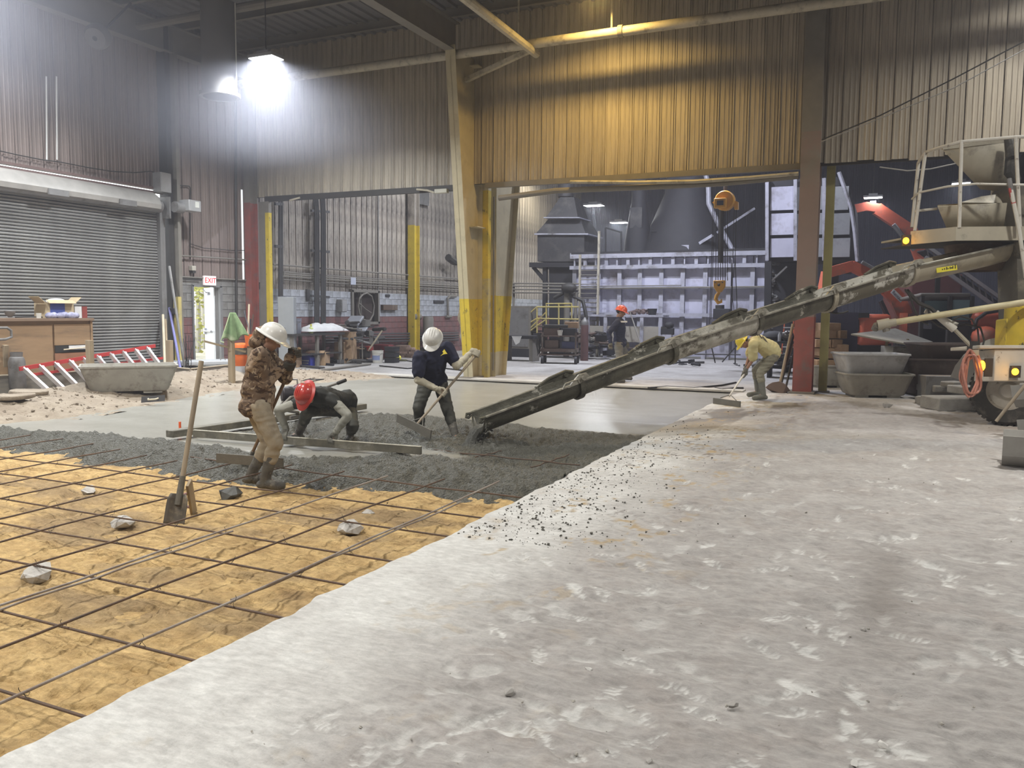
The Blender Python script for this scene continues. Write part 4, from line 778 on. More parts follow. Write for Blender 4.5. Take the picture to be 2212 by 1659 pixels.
def person(label, loc, K):
    """K: pelvis, chest, head, f, u, sh/hip/hand/ankle pairs, materials ... every point in world space"""
    t = thing('person', label, 'person', loc); g = K.get; pel, ch, H = K['pelvis'], K['chest'], K['head']; s = g('s', 1.0)
    sp = (ch-pel).normalized(); shL, shR = K['sh']; hpL, hpR = K['hip']; ax = (shR-shL).normalized(); hx = (hpR-hpL).normalized(); fwd = ax.cross(sp)
    f, u = Vector(K['f']).normalized(), Vector(K['u']); u = (u-f*u.dot(f)).normalized()
    el = [ik(K['sh'][i], K['wrist'][i], 0.30*s, 0.27*s, K['elpole'][i]) for i in (0, 1)]; kn = [ik(K['hip'][i], K['ankle'][i], K.get('th', 0.42)*s, K.get('shn', 0.42)*s, K['knpole'][i]) for i in (0, 1)]
    toe = [K['ankle'][i]+Vector(K['toe'][i]).normalized()*0.17*s+Vector((0, 0, -0.055)) for i in (0, 1)]
    base = H-u*0.09*s-f*0.02*s
    # -- body: one continuous surface
    def torso(mb, k, low=0.0):
        bk = g('belly', 0.0)*(k > 1); Lp = (ch-pel).length
        for q, a_, b_ in ((-0.12, 0.150, 0.112), (0.05, 0.158, 0.116+bk*0.5), (0.22, 0.150, 0.112+bk), (0.4, 0.146, 0.108+bk), (0.58, 0.150, 0.108+bk*0.6), (0.76, 0.158, 0.112), (0.94, 0.164, 0.114), (1.1, 0.160, 0.108), (1.28, 0.140, 0.094)):
            xq = (hx*(1-min(1, max(0, q)))+ax*min(1, max(0, q))).normalized(); oell(mb, pel+sp*Lp*q, xq, sp, (a_*s*k, b_*s*k, max(0.10, Lp*0.26)*s), nu=16, nv=10)
        for q in (shL, shR): mb.cap(ch+sp*0.09*s, 0.078*s*k, q, 0.060*s*k)
    mb = MB(); head_mesh(mb, H, f, u, s); mb.cap(ch+sp*0.13*s, 0.068*s, base, 0.056*s); torso(mb, 0.93)
    for i in (0, 1):
        mb.cap(K['sh'][i], 0.050*s, el[i], 0.038*s); mb.cap(el[i], 0.038*s, K['wrist'][i], 0.026*s)
        mb.cap(K['hip'][i], 0.080*s, kn[i], 0.055*s); mb.cap(kn[i], 0.054*s, K['ankle'][i], 0.038*s); mb.cap(K['ankle'][i], 0.036*s, toe[i], 0.028*s)
        hand(mb, K['wrist'][i], K['grip'][i][0], K['grip'][i][1], K['grip'][i][2], 1 if i else -1, 0.0088)
    remesh(mb, 'body', g('vox', 0.009), g('skin', M_SKIN), t, 1)
    r = f.cross(u)
    for sd in (-1, 1): part('eye', MB().ell(H+(r*sd*0.030+f*0.083+u*0.008)*s, (0.011, 0.011, 0.009)), M_EYE, t)
    # -- hair
    hb = MB(); oell(hb, H+(f*(-0.028)+u*0.035)*s, r, u, (0.082*s, 0.088*s, 0.084*s), nu=16, nv=10); part('hair', hb, M_HAIR, t, smooth=80)
    # -- trousers
    vx = g('cvox', 0.013); tb = MB(); oell(tb, pel+sp*0.02, hx, sp, (0.178*s, 0.135*s, 0.14*s))
    for i in (0, 1):
        mb_k = K['ankle'][i].lerp(kn[i], g('boot', 0.62)); tb.cap(K['hip'][i], 0.108*s, kn[i], 0.082*s); tb.cap(kn[i], 0.080*s, mb_k, 0.072*s)
    remesh(tb, 'trousers', vx, K['trousers'], t, 1, g('wr', 0.008), 8.0, seed=2, stretch=(0.7, 0.7, 1.7))
    # -- boots
    for i in (0, 1):
        bb = MB(); top = K['ankle'][i].lerp(kn[i], g('boot', 0.62)+0.06); bb.cap(top, 0.066*s, K['ankle'][i], 0.050*s); bb.cap(K['ankle'][i]+Vector((0, 0, -0.03)), 0.052*s, toe[i], 0.044*s); bb.cap(K['ankle'][i]-Vector(K['toe'][i]).normalized()*0.045+Vector((0, 0, -0.045)), 0.042*s, toe[i]+Vector((0, 0, -0.01)), 0.040*s)
        remesh(bb, 'boot', 0.011, K['boots'], t, 1, 0.003, 12.0)
    # -- upper garment
    jb = MB(); k = g('bulk', 1.16); torso(jb, k)
    if g('hem', 0): oell(jb, pel-sp*g('hem', 0), hx, sp, (0.185*s*k/1.1, 0.150*s*k/1.1, 0.11*s))
    for i in (0, 1):
        sl = g('sleeve', 0.9)
        sr = g('srad', 1.0)
        if sl > 0.5:
            e2 = el[i].lerp(K['wrist'][i], (sl-0.5)*2); jb.cap(K['sh'][i], 0.078*s*sr, el[i], 0.064*s*sr); jb.cap(el[i], 0.064*s*sr, e2, 0.046*s*sr)
        else: jb.cap(K['sh'][i], 0.080*s*sr, K['sh'][i].lerp(el[i], sl*2), 0.075*s*sr)
    if g('collar', 1): jb.cap(ch+sp*0.11*s, 0.085*s, (ch+sp*0.13*s).lerp(base, 0.45), 0.072*s)
    remesh(jb, g('topname', 'jacket'), vx, K['top'], t, 1, g('wrj', 0.010), 7.5, seed=5, stretch=(1, 1, 1.2))
    if g('under'):
        for i in (0, 1):
            ub = MB(); ub.cap(K['sh'][i], 0.068*s, el[i], 0.056*s); ub.cap(el[i], 0.056*s, K['wrist'][i].lerp(el[i], 0.06), 0.040*s); remesh(ub, 'sleeve', 0.011, K['under'], t, 1, 0.006, 12)
    if g('hood'):
        hd = MB(); 
        for a, b, c_, rr in K['hood']: hd.ell(H+(r*a+f*b+u*c_)*s, rr)
        remesh(hd, 'hood', 0.012, K['top'], t, 1, 0.006, 9)
    # -- gloves
    if g('gloves'):
        for i in (0, 1):
            gb = MB(); hand(gb, K['wrist'][i], K['grip'][i][0], K['grip'][i][1], K['grip'][i][2], 1 if i else -1, 0.0088, 0.0032); gb.cap(K['wrist'][i].lerp(el[i], 0.16), 0.040, K['wrist'][i], 0.034)
            remesh(gb, 'glove', 0.0055, K['gloves'], t, 0)
    if g('helmet'): helmet(t, H, f, u, K['helmet'], s*g('hs', 1.0), g('full', False), None, g('sticker'))
    return t, el, kn
# --- cloth materials
def camo():
    m = bpy.data.materials.new('camouflage'); m.use_nodes = True; nt = m.node_tree; b = nt.nodes['Principled BSDF']; L = nt.links; b.inputs['Roughness'].default_value = 0.85
    tc = nd(nt, 'ShaderNodeTexCoord'); prev = None
    cols = [(0.15, 0.105, 0.072), (0.28, 0.205, 0.14), (0.065, 0.042, 0.030), (0.34, 0.27, 0.19)]
    for i, (c, sc, lo) in enumerate(zip(cols, (1, 6.5, 9, 12), (0, 0.50, 0.56, 0.60))):
        if i == 0: rgb = nd(nt, 'ShaderNodeRGB'); rgb.outputs[0].default_value = c4(c); prev = rgb.outputs[0]; continue
        mp = nd(nt, 'ShaderNodeMapping'); mp.inputs['Location'].default_value = (i*3.3, i*1.7, i); mp.inputs['Scale'].default_value = (1, 1, 0.7 if i != 2 else 1.8); L.new(tc.outputs['Object'], mp.inputs[0])
        n = nd(nt, 'ShaderNodeTexNoise', ins={'Scale': sc, 'Detail': 3.0, 'Roughness': 0.6, 'Distortion': 1.2}); L.new(mp.outputs[0], n.inputs[0])
        r = nd(nt, 'ShaderNodeMapRange', ins={1: lo, 2: lo+0.015}); L.new(n.outputs[0], r.inputs[0]); x = nd(nt, 'ShaderNodeMix', data_type='RGBA'); L.new(r.outputs[0], x.inputs[0]); L.new(prev, x.inputs[6]); x.inputs[7].default_value = c4(c); prev = x.outputs[2]
    L.new(prev, b.inputs['Base Color']); return m
M_CAMO = camo()
M_CAMO.node_tree.nodes['Principled BSDF'].inputs['Specular IOR Level'].default_value = 0.2
M_KHAKI = mat('khaki_cloth', (0.35, 0.30, 0.22), 0.9, scale=6, col2=(0.28, 0.24, 0.175), dirt=(0.2, 0.165, 0.12), dirt_scale=4, bump=0.2, bscale=300, bdist=0.002)
M_MUDBOOT = mat('muddy_rubber', (0.13, 0.125, 0.105), 0.6, scale=12, col2=(0.055, 0.05, 0.045), bump=0.5, dirt=(0.26, 0.24, 0.20), dirt_scale=9)
M_NAVY = mat('navy_cotton', (0.022, 0.026, 0.058), 0.9, scale=6, col2=(0.016, 0.018, 0.04)); M_HOODNAVY = mat('navy_hoodie', (0.030, 0.036, 0.075), 0.9, scale=6)
M_OLIVE = mat('wet_trousers', (0.055, 0.055, 0.042), 0.7, scale=7, col2=(0.035, 0.036, 0.03), dirt=(0.12, 0.115, 0.095), dirt_scale=5)
M_GREYSW = mat('grey_sweater', (0.33, 0.33, 0.29), 0.95, scale=9, col2=(0.26, 0.26, 0.23), dirt=(0.18, 0.18, 0.15), dirt_scale=7)
M_VEST = mat('black_vest', (0.022, 0.023, 0.020), 0.8, scale=6); M_CREAMC = mat('cream_cotton', (0.58, 0.54, 0.42), 0.9, scale=8, col2=(0.50, 0.46, 0.35), dirt=(0.36, 0.34, 0.27), dirt_scale=8)
M_YSHIRT = mat('pale_yellow_shirt', (0.62, 0.55, 0.29), 0.9, scale=6, col2=(0.53, 0.47, 0.24)); M_DUSTP = mat('dusty_trousers', (0.26, 0.245, 0.18), 0.9, scale=9, col2=(0.16, 0.15, 0.11), dirt=(0.36, 0.33, 0.25), dirt_scale=7)
M_GLOVE = mat('grey_glove', (0.17, 0.165, 0.14), 0.9, scale=25, bump=0.3); M_GLOVEC = mat('cream_glove', (0.50, 0.46, 0.36), 0.9, scale=25, bump=0.3); M_GLOVED = mat('dark_glove', (0.05, 0.045, 0.035), 0.9)
M_HWHITE = mat('helmet_white', (0.72, 0.72, 0.69), 0.32, scale=9, col2=(0.64, 0.64, 0.61), coat=0.3); M_HRED = mat('helmet_red', (0.50, 0.045, 0.035), 0.28, scale=7, col2=(0.40, 0.04, 0.03), coat=0.5); M_HORG = mat('helmet_orange', (0.80, 0.13, 0.07), 0.35, coat=0.3); M_HYEL = mat('helmet_yellow', (0.80, 0.62, 0.04), 0.35, coat=0.3)
M_HANDLE = mat('tool_wood', (0.42, 0.35, 0.25), 0.7, scale=5, col2=(0.28, 0.23, 0.17), stretch=(1, 1, 0.3), dirt=(0.2, 0.17, 0.13)); M_BLADE = mat('tool_blade', (0.16, 0.15, 0.125), 0.6, 0.2, scale=9, bump=0.3)
M_WETSTEEL = mat('wet_board', (0.20, 0.185, 0.14), 0.5, scale=6, col2=(0.11, 0.105, 0.085), dirt=(0.32, 0.31, 0.27), dirt_scale=3, bump=0.2)
def along(a, b, t): return Vector(a).lerp(Vector(b), t)
V = Vector; Zu = V((0, 0, 1))
# ---------- worker 1: camouflage jacket, far left, leaning on a concrete rake
h0, h1 = J(647, 752, 8.12), J(540, 990, 8.75)
hd = (h1-h0).normalized(); gA, gB = along(h0, h1, 0.04), along(h0, h1, 0.15)
t = thing('concrete_rake', 'long handled concrete rake held by the worker in camouflage', 'rake', h1)
part('handle', MB().tube([h0, along(h0, h1, 0.5), h1], 0.017, 10), mat('tool_wood_brown', (0.20, 0.13, 0.075), 0.6, scale=5), t)
b0, b1 = J(468, 989, 8.75), J(612, 1000, 8.55); part('blade', MB().beam(b0, b1, 0.018, 0.10), M_BLADE, t); part('ferrule', MB().tube([along(h0, h1, 0.93), h1+V((0, 0, -0.01))], 0.022, 8), M_BLADE, t)
K = dict(pelvis=J(555, 868, 8.17), chest=J(563, 792, 8.14), head=J(585, 733, 8.12), f=RT*0.86-Zu*0.50-FW*0.05, u=Zu*0.86+RT*0.5, sh=[J(577, 766, 8.30), J(563, 768, 7.97)], hip=[J(551, 877, 8.27), J(560, 879, 8.07)],
         wrist=[gA-RT*0.075-Zu*0.03+FW*0.03, gB-RT*0.075-FW*0.06-Zu*0.0], grip=[(gA, hd, 0.017), (gB, hd, 0.017)], elpole=[-Zu+FW*0.3, -Zu-RT*0.35-FW*0.2],
         ankle=[J(541, 1026, 8.33), J(572, 1037, 8.10)], knpole=[RT, RT-FW*0.2], toe=[RT*0.9+FW*0.15, RT*1.0-FW*0.10], s=0.97, th=0.395, shn=0.395, belly=0.02, top=M_CAMO, trousers=M_KHAKI, boots=M_MUDBOOT, gloves=M_GLOVED, helmet=M_HWHITE, hs=1.08, full=True, bulk=1.30, srad=1.12, hem=0.06, sleeve=0.97, wrj=0.014, boot=0.58,
         hood=[(0, -0.10, -0.02, (0.085, 0.085, 0.10)), (0, -0.07, 0.05, (0.09, 0.07, 0.08)), (0, -0.10, -0.09, (0.10, 0.09, 0.07))])
person('standing worker in brown camouflage jacket, khaki trousers and white hard hat, looking down', G(560, 1060, ZS), K)
# ---------- straightedge and worker 2
e0, e1 = G(419, 944, 0.0), G(910, 982, 0.0); ed = (e1-e0).normalized(); en = V((-ed.y, ed.x, 0))
t = thing('screed_board', 'long straightedge board drawn across the wet concrete by the kneeling worker', 'board', (e0+e1)/2)
part('board', MB().beam(e0+Zu*0.045, e1+Zu*0.045, 0.042, 0.088), M_WETSTEEL, t, bevel=0.004); part('top_edge', MB().beam(e0+Zu*0.0905, e1+Zu*0.0905, 0.046, 0.006), mat('pale_edge', (0.52, 0.50, 0.42), 0.6, scale=6, col2=(0.3, 0.28, 0.22)), t, 'pale scraped top edge')
def on_board(px):
    best = min((abs((lambda q: CX+FPX*((q-EYE).dot(RT))/((q-EYE).dot(FW)))(e0.lerp(e1, i/200))-px), i) for i in range(201))[1]; return e0.lerp(e1, best/200)+Zu*0.085
gL, gR = on_board(617), on_board(718)
K = dict(pelvis=J(744, 872, 10.45), chest=J(697, 858, 10.02), head=J(664, 853, 9.78), f=-Zu*0.9-RT*0.25-FW*0.25, u=-RT*0.55-FW*0.80+Zu*0.08, sh=[J(652, 868, 10.05), J(716, 862, 9.86)], hip=[J(731, 882, 10.32), J(752, 880, 10.50)],
         wrist=[gL+Zu*0.085+en*0.03, gR+Zu*0.085+en*0.04+ed*0.02], grip=[(gL, ed, 0.024), (gR, ed, 0.024)], elpole=[-RT-FW*0.3, RT*1.0-FW*0.3],
         ankle=[J(645, 938, 10.25), J(756, 938, 10.55)], knpole=[-FW*1.0-RT*0.5+Zu*0.5, -FW*1.0+Zu*0.1+RT*0.3], toe=[-RT*0.6-FW*0.7, RT*0.1-FW*0.9], s=0.98, top=M_VEST, topname='vest', trousers=M_OLIVE, boots=M_MUDBOOT, gloves=M_GLOVE, under=M_GREYSW, sleeve=0.12, helmet=M_HRED, full=True, hs=1.05, bulk=1.2, hem=0.02,
         sticker=mat('sticker', (0.75, 0.7, 0.6), 0.5), boot=0.55)
person('kneeling worker in black vest, grey sweater and red hard hat pressing down the long board', G(700, 945), K)
# ---------- worker 3: navy T-shirt, white helmet, concrete hoe
h0, h1 = J(1037, 757, 10.85), J(897, 921, 10.55)
t = thing('concrete_rake', 'wide concrete rake worked by the man in the navy T-shirt', 'rake', h1); part('handle', MB().tube([h0, along(h0, h1, 0.5), h1], 0.017, 10), M_HANDLE, t, bevel=0)
b0, b1 = J(858, 903, 10.75), J(931, 938, 10.25); part('blade', MB().beam(b0, b1, 0.02, 0.105), M_BLADE, t)
part('brace', MB().tube([along(h0, h1, 0.88), along(b0, b1, 0.75)], 0.006, 6).tube([along(h0, h1, 0.88), along(b0, b1, 0.3)], 0.006, 6), M_BLADE, t)
hd = (h1-h0).normalized(); gA, gB = along(h0, h1, 0.045), along(h0, h1, 0.56)
gB2 = min([along(h0, h1, i/100) for i in range(101)], key=lambda q: abs(CX+FPX*((q-EYE).dot(RT))/((q-EYE).dot(FW))-958))
K = dict(pelvis=J(935, 822, 11.0), chest=J(936, 783, 10.80), head=J(935, 733, 10.62), f=-Zu*0.80-FW*0.55-RT*0.12, u=Zu*0.55-FW*0.85, sh=[J(906, 772, 10.60), J(966, 751, 10.85)], hip=[J(921, 827, 10.98), J(950, 825, 11.02)],
         wrist=[gB2-RT*0.085+Zu*0.055-FW*0.01, gA-RT*0.085+Zu*0.01], grip=[(gB2, hd, 0.017), (gA, hd, 0.017)], elpole=[-RT*0.6-Zu*1.0-FW*0.1, -Zu*0.6-FW*0.3],
         ankle=[J(910, 934, 11.0), J(984, 942, 10.75)], knpole=[-FW-RT*0.4, -FW+RT*0.2], toe=[-RT*0.5-FW, -FW+RT*0.3], s=0.97, th=0.37, shn=0.37, top=M_NAVY, topname='t_shirt', trousers=M_OLIVE, boots=M_MUDBOOT, under=M_CREAMC, gloves=M_GLOVEC, sleeve=0.34, srad=1.15, helmet=M_HWHITE, hs=1.06, bulk=1.22, hem=-0.02, boot=0.5)
t3, el3, kn3 = person('worker in navy T-shirt over cream sleeves and white hard hat raking concrete by the chute', G(945, 938), K)
lg = J(959, 762, 10.52); Rl = frame(-FW+Zu*0.2, RT)
part('shirt_logo', MB().prism([lg+Rl @ V((x*0.045, y*0.045, 0)) for x, y in ((-1, -1), (-0.2, -0.5), (1, -0.3), (0.6, 0.2), (0.1, 1.0), (-0.4, 0.3), (-0.1, -0.1))], -FW*0.02), mat('logo_yellow', (0.75, 0.62, 0.05), 0.6), t3, 'small yellow emblem on the chest')
# ---------- worker 4: navy hoodie, orange helmet, walking in the back hall
K = dict(pelvis=J(1338, 739, 19.25), chest=J(1338, 706, 19.2), head=J(1341, 675, 19.2), f=RT*0.93-Zu*0.3-FW*0.15, u=Zu*0.95+RT*0.28, sh=[J(1343, 696, 19.40), J(1333, 697, 19.0)], hip=[J(1340, 744, 19.35), J(1336, 744, 19.15)],
         wrist=[J(1354, 741, 19.42), J(1320, 744, 18.95)], grip=[(J(1355, 748, 19.42), RT, 0.015), (J(1319, 751, 18.95), RT, 0.015)], elpole=[-RT, -RT],
         ankle=[J(1347, 812, 19.5), J(1331, 818, 19.1)], knpole=[RT, RT], toe=[RT, RT], s=1.0, th=0.40, shn=0.40, top=M_HOODNAVY, topname='hoodie', trousers=mat('grey_trousers', (0.20, 0.195, 0.18), 0.9, scale=6), boots=M_MUDBOOT, gloves=M_GLOVE, helmet=M_HORG, hs=1.06, bulk=1.25, hem=0.04, boot=0.3, vox=0.011)
t4, _, _ = person('man in navy hoodie and bright orange hard hat standing beyond the chute', G(1335, 825), K)
part('chest_band', MB().box(J(1346, 695, 19.03), (0.18, 0.06, 0.035), Matrix((RT, FW, Zu)).transposed()), mat('print_white', (0.8, 0.8, 0.82), 0.6), t4)
# ---------- worker 5: pale yellow shirt bending with a rake
h0, h1 = J(1606, 812, 15.75), G(1575, 868)+Zu*0.10
t = thing('concrete_rake', 'rake with a white handle held by the bending man in the yellow shirt', 'rake', h1); part('handle', MB().tube([J(1609, 806, 15.74), h1], 0.017, 8), mat('white_handle', (0.65, 0.63, 0.58), 0.6), t)
part('blade', MB().beam(G(1541, 872)+Zu*0.05, G(1599, 880)+Zu*0.05, 0.025, 0.11), M_BLADE, t); part('brace', MB().tube([along(h1, J(1606, 812, 15.75), 0.08), G(1556, 870)+Zu*0.09], 0.008, 6).tube([along(h1, J(1606, 812, 15.75), 0.08), G(1590, 876)+Zu*0.09], 0.008, 6), M_BLADE, t)
hd = (h1-h0).normalized()
K = dict(pelvis=J(1670, 761, 15.75), chest=J(1640, 740, 15.72), head=J(1607, 739, 15.70), f=-RT*0.55-Zu*0.82, u=-RT*0.85+Zu*0.5, sh=[J(1627, 744, 15.52), J(1628, 737, 15.92)], hip=[J(1671, 769, 15.66), J(1670, 768, 15.86)],
         wrist=[h0+RT*0.02+Zu*0.085-FW*0.02, h0+RT*0.05+Zu*0.13+FW*0.06], grip=[(h0, hd, 0.017), (h0+RT*0.03+Zu*0.05, hd, 0.017)], elpole=[RT*0.6, RT*0.6],
         ankle=[J(1649, 853, 15.55), J(1637, 846, 15.9)], knpole=[-RT, -RT], toe=[-RT, -RT], s=1.0, th=0.425, shn=0.41, belly=0.03, top=M_YSHIRT, topname='shirt', trousers=M_DUSTP, boots=mat('grey_boot', (0.15, 0.15, 0.125), 0.6, scale=9), sleeve=0.44, srad=1.15, gloves=M_GLOVE, helmet=M_HYEL, hs=1.0, bulk=1.30, hem=0.0, vox=0.011, wr=0.010, boot=0.66)
t5, _, _ = person('man in pale yellow shirt and yellow hard hat bending over a rake', G(1645, 866), K)
lb = MB()
for i, (x, y, w_) in enumerate([(1636, 723, .05), (1643, 727, .09), (1651, 732, .12), (1655, 737, .10)]): lb.box(J(x, y, 15.56), (w_, 0.012, 0.02), Matrix((RT, FW, Zu)).transposed() @ ry(0.9))
part('back_print', lb, mat('print_dark', (0.12, 0.11, 0.09), 0.8), t5)
# ---------- person 6 half hidden behind the centre column
K = dict(pelvis=J(1006, 722, 20.75), chest=J(1003, 680, 20.7), head=J(1012, 643, 20.7), f=RT*0.8-Zu*0.5, u=Zu*0.9+RT*0.4, sh=[J(1004, 665, 20.9), J(999, 664, 20.5)], hip=[J(1007, 728, 20.85), J(1003, 728, 20.65)],
         wrist=[J(1018, 700, 20.9), J(1003, 711, 20.45)], grip=[(J(1024, 703, 20.9), Zu, 0.015), (J(1008, 714, 20.45), RT, 0.015)], elpole=[-RT, -RT],
         ankle=[J(1022, 801, 20.85), J(1014, 800, 20.65)], knpole=[RT, RT], toe=[RT, RT], s=1.0, top=mat('tan_jacket', (0.24, 0.20, 0.14), 0.9, scale=5), trousers=mat('pale_jeans', (0.26, 0.25, 0.22), 0.9, scale=5), boots=M_MUDBOOT, gloves=M_GLOVE, helmet=M_HWHITE, bulk=1.2, hem=0.03, vox=0.011, boot=0.3)
person('person in a tan jacket mostly hidden behind the cream centre column', G(1018, 812), K)
# ================================================================ mixer truck chute
M_CHUTE = mat('chute_mud', (0.13, 0.125, 0.095), 0.42, 0.1, scale=5, col2=(0.045, 0.044, 0.033), bump=0.5, bscale=25, dirt=(0.52, 0.50, 0.44), dirt_scale=3.2, dirt_lo=0.60, dirt_hi=0.66)
M_CHUTEW = mat('chute_white_mud', (0.58, 0.56, 0.50), 0.55, 0.0, scale=4, col2=(0.26, 0.25, 0.20), bump=0.5, bscale=25, dirt=(0.11, 0.10, 0.075), dirt_scale=2.4, dirt_lo=0.50, dirt_hi=0.58)
M_CHUTEX = mat('chute_bare_white', (0.60, 0.59, 0.54), 0.5, scale=3, col2=(0.48, 0.47, 0.42), bump=0.3, bscale=18, dirt=(0.13, 0.12, 0.09), dirt_scale=1.6, dirt_lo=0.52, dirt_hi=0.56)
M_RIM = mat('chute_rim', (0.42, 0.40, 0.34), 0.5, 0.2, scale=8, col2=(0.16, 0.15, 0.12)); M_CREAMP = mat('cream_truck', (0.44, 0.40, 0.31), 0.55, scale=3, col2=(0.34, 0.31, 0.24), dirt=(0.2, 0.18, 0.14), dirt_scale=3)
M_TWHITE = mat('truck_white', (0.60, 0.58, 0.52), 0.5, scale=4, col2=(0.5, 0.47, 0.41), dirt=(0.2, 0.16, 0.12), dirt_scale=6, dirt_lo=0.6, dirt_hi=0.66); M_RUBBER = mat('tyre', (0.035, 0.033, 0.030), 0.85, scale=8, dirt=(0.12, 0.11, 0.095), dirt_scale=4)
M_TGREY = mat('trough_grey', (0.34, 0.335, 0.31), 0.6, scale=4, col2=(0.26, 0.25, 0.23)); M_AMBER = mat('amber_lens', (1.0, 0.45, 0.02), 0.3, emit=(1.0, 0.42, 0.02), estr=9.0)
B = [J(1034, 935, 10.30), J(1237, 859, 10.75), J(1436, 784, 11.15), J(1618, 722, 11.5), J(1775, 672, 11.85), J(1947, 617, 12.2), J(2195, 560, 12.75)]
R0 = 0.232
t = thing('concrete_chute', 'long muddy concrete chute of folding sections reaching down from the truck', 'chute', V((B[3].x, B[3].y, 0.0)))
def trough(a, b, r, th=0.010, lip=0.035):
    n = 16; prof = [(-r-lip, 0.012), (-r-lip, 0), (-r, 0)]+[(-r*math.cos(PI*i/n), -r*math.sin(PI*i/n)) for i in range(1, n)]+[(r, 0), (r+lip, 0), (r+lip, 0.012), (r-th, 0.012)]
    ri = r-th; prof += [(ri*math.cos(PI*i/n), -ri*math.sin(PI*i/n)+0.0) for i in range(1, n)]+[(-ri, 0.012)]
    return MB().sweep([a, a.lerp(b, 0.5), b], prof, close=True)
def upv(p, q): d = (q-p).normalized(); return d, d.cross(Zu).normalized()
segs = [(0, 1, R0*0.96, M_CHUTE), (1, 2, R0, M_CHUTE), (2, 3, R0*1.04, M_CHUTEW), (3, 4, R0*1.08, M_CHUTE), (4, 5, R0*1.11, M_CHUTEX), (5, 6, R0*1.16, M_CREAMP)]
for k_ in (): pass
for k, (i, j, r, m) in enumerate(segs):
    a, b = B[i]+Zu*r, B[j]+Zu*r; d, sd = upv(a, b)
    if k < 5: b = b+d*0.03
    s_ = part('chute_section', trough(a, b, r), m, t, 'cream painted upper section' if k == 5 else ('white paint showing through dried mud' if k in (2, 4) else None))
    part('slurry', MB().sweep([a+d*0.02, b], [(-r*0.62, -r*0.74), (-r*0.3, -r*0.93), (r*0.3, -r*0.93), (r*0.62, -r*0.74), (r*0.2, -r*0.80), (-r*0.2, -r*0.78)], close=True), M_CHUTE, s_)
    for sg in (-1, 1): part('rim_bar', MB().tube([a+sd*sg*(r+0.03)+Zu*0.005, b+sd*sg*(r+0.03)+Zu*0.005], 0.016, 6), M_RIM, s_)
    if k < 5:      # collar band and folding hinge at the upper end
        c = b-d*0.02; ring = MB(); n = 14
        ring.sweep([c-d*0.035, c+d*0.035], [(-(r+0.01)*math.cos(PI*q/n), -(r+0.01)*math.sin(PI*q/n)) for q in range(n+1)]+[((r+0.035)*math.cos(PI*q/n), -(r+0.035)*math.sin(PI*q/n)) for q in range(n+1)], close=True); part('collar', ring, M_CHUTE if k < 3 else M_CREAMP, t)
        for sg in (-1, 1):
            h = c+sd*sg*(r+0.03)+Zu*0.05; hg = MB().tube([h-sd*0.05, h+sd*0.05], 0.03, 10); hg.prism([h-d*0.22-Zu*0.06-sd*0.015, h+d*0.14-Zu*0.05-sd*0.015, h+d*0.05+Zu*0.05-sd*0.015, h-d*0.06+Zu*0.06-sd*0.015], sd*0.03)
            part('hinge', hg, M_RIM if sg > 0 else M_CHUTE, t)
        gb = c-sd*(r+0.02); part('guard', MB().tube([gb-d*0.45+Zu*0.02, gb-d*0.25+Zu*0.08, gb+Zu*0.10, gb+d*0.12+Zu*0.05], 0.022, 6).add([gb-d*0.45, gb-d*0.22+Zu*0.07, gb+Zu*0.09, gb+d*0.05], [(0, 1, 2, 3)]), M_CHUTE, t)
        wv = c+sd*(r+0.05); part('handle', MB().tube([wv-d*0.30+Zu*0.0, wv-d*0.26+Zu*0.06, wv-d*0.08+Zu*0.06, wv-d*0.05], 0.011, 6), M_RIM, t)
a = B[0]+Zu*R0*0.96; d, sd = upv(a, B[1]+Zu*R0)
for sg in (-1, 1):
    q = a+sd*sg*(R0+0.01); part('hook', MB().tube([q+d*0.06, q-d*0.03, q-d*0.075+Zu*0.01, q-d*0.085-Zu*0.03, q-d*0.05-Zu*0.045, q-d*0.02-Zu*0.02], 0.020, 8), M_CHUTE, t)
part('end_rim', MB().tube([a+(sd*math.cos(x)-Zu*math.sin(x))*(R0*0.98) for x in np.linspace(0, PI, 13)], 0.014, 6), M_CHUTE, t)
# falling concrete
p0 = B[0]+Zu*0.03-d*0.02; rs = np.random.RandomState(4); pts = [p0+d*0.12+Zu*0.02, p0+Zu*0.0, p0-d*0.05-Zu*0.05, p0-d*0.08-Zu*0.12, p0-d*0.10-Zu*0.2]
mb = MB().tube(pts, [0.05, 0.075, 0.075, 0.085, 0.13], 10)
for i in range(220): q = pts[0].lerp(pts[4], rs.rand())+V(((rs.rand()-.5)*.17, (rs.rand()-.5)*.17, -0.03)); rock_mb(mb, q, 0.010+rs.rand()*0.016, rs)
obj('pouring_concrete', mb, mat('pour', (0.15, 0.15, 0.13), 0.45, scale=20, col2=(0.08, 0.08, 0.07), bump=1.0, bscale=50, bdist=0.03), 'lump of concrete sliding off the lower end of the chute', 'concrete', kind='stuff')
part('yellow_label', MB().box(J(2045, 581, 12.05), (0.30, 0.01, 0.07), Matrix((RT, FW, UP)).transposed() @ ry(-0.15)), mat('label_yellow', (0.8, 0.7, 0.05), 0.5), t)
mb = MB()
for k_, (u_, h_) in enumerate(((-0.06, 0.012), (-0.03, 0.02), (0.0, 0.035), (0.02, 0.015), (0.05, 0.03), (0.07, 0.02), (0.09, 0.035), (0.125, 0.055))): mb.box(J(2045, 581, 12.04)+RT*u_+UP*(u_*0.15+h_*0.3), (0.012, 0.006, h_), Matrix((RT, FW, UP)).transposed())
part('worn_print', mb, mat('print_black', (0.02, 0.02, 0.02), 0.5), t)
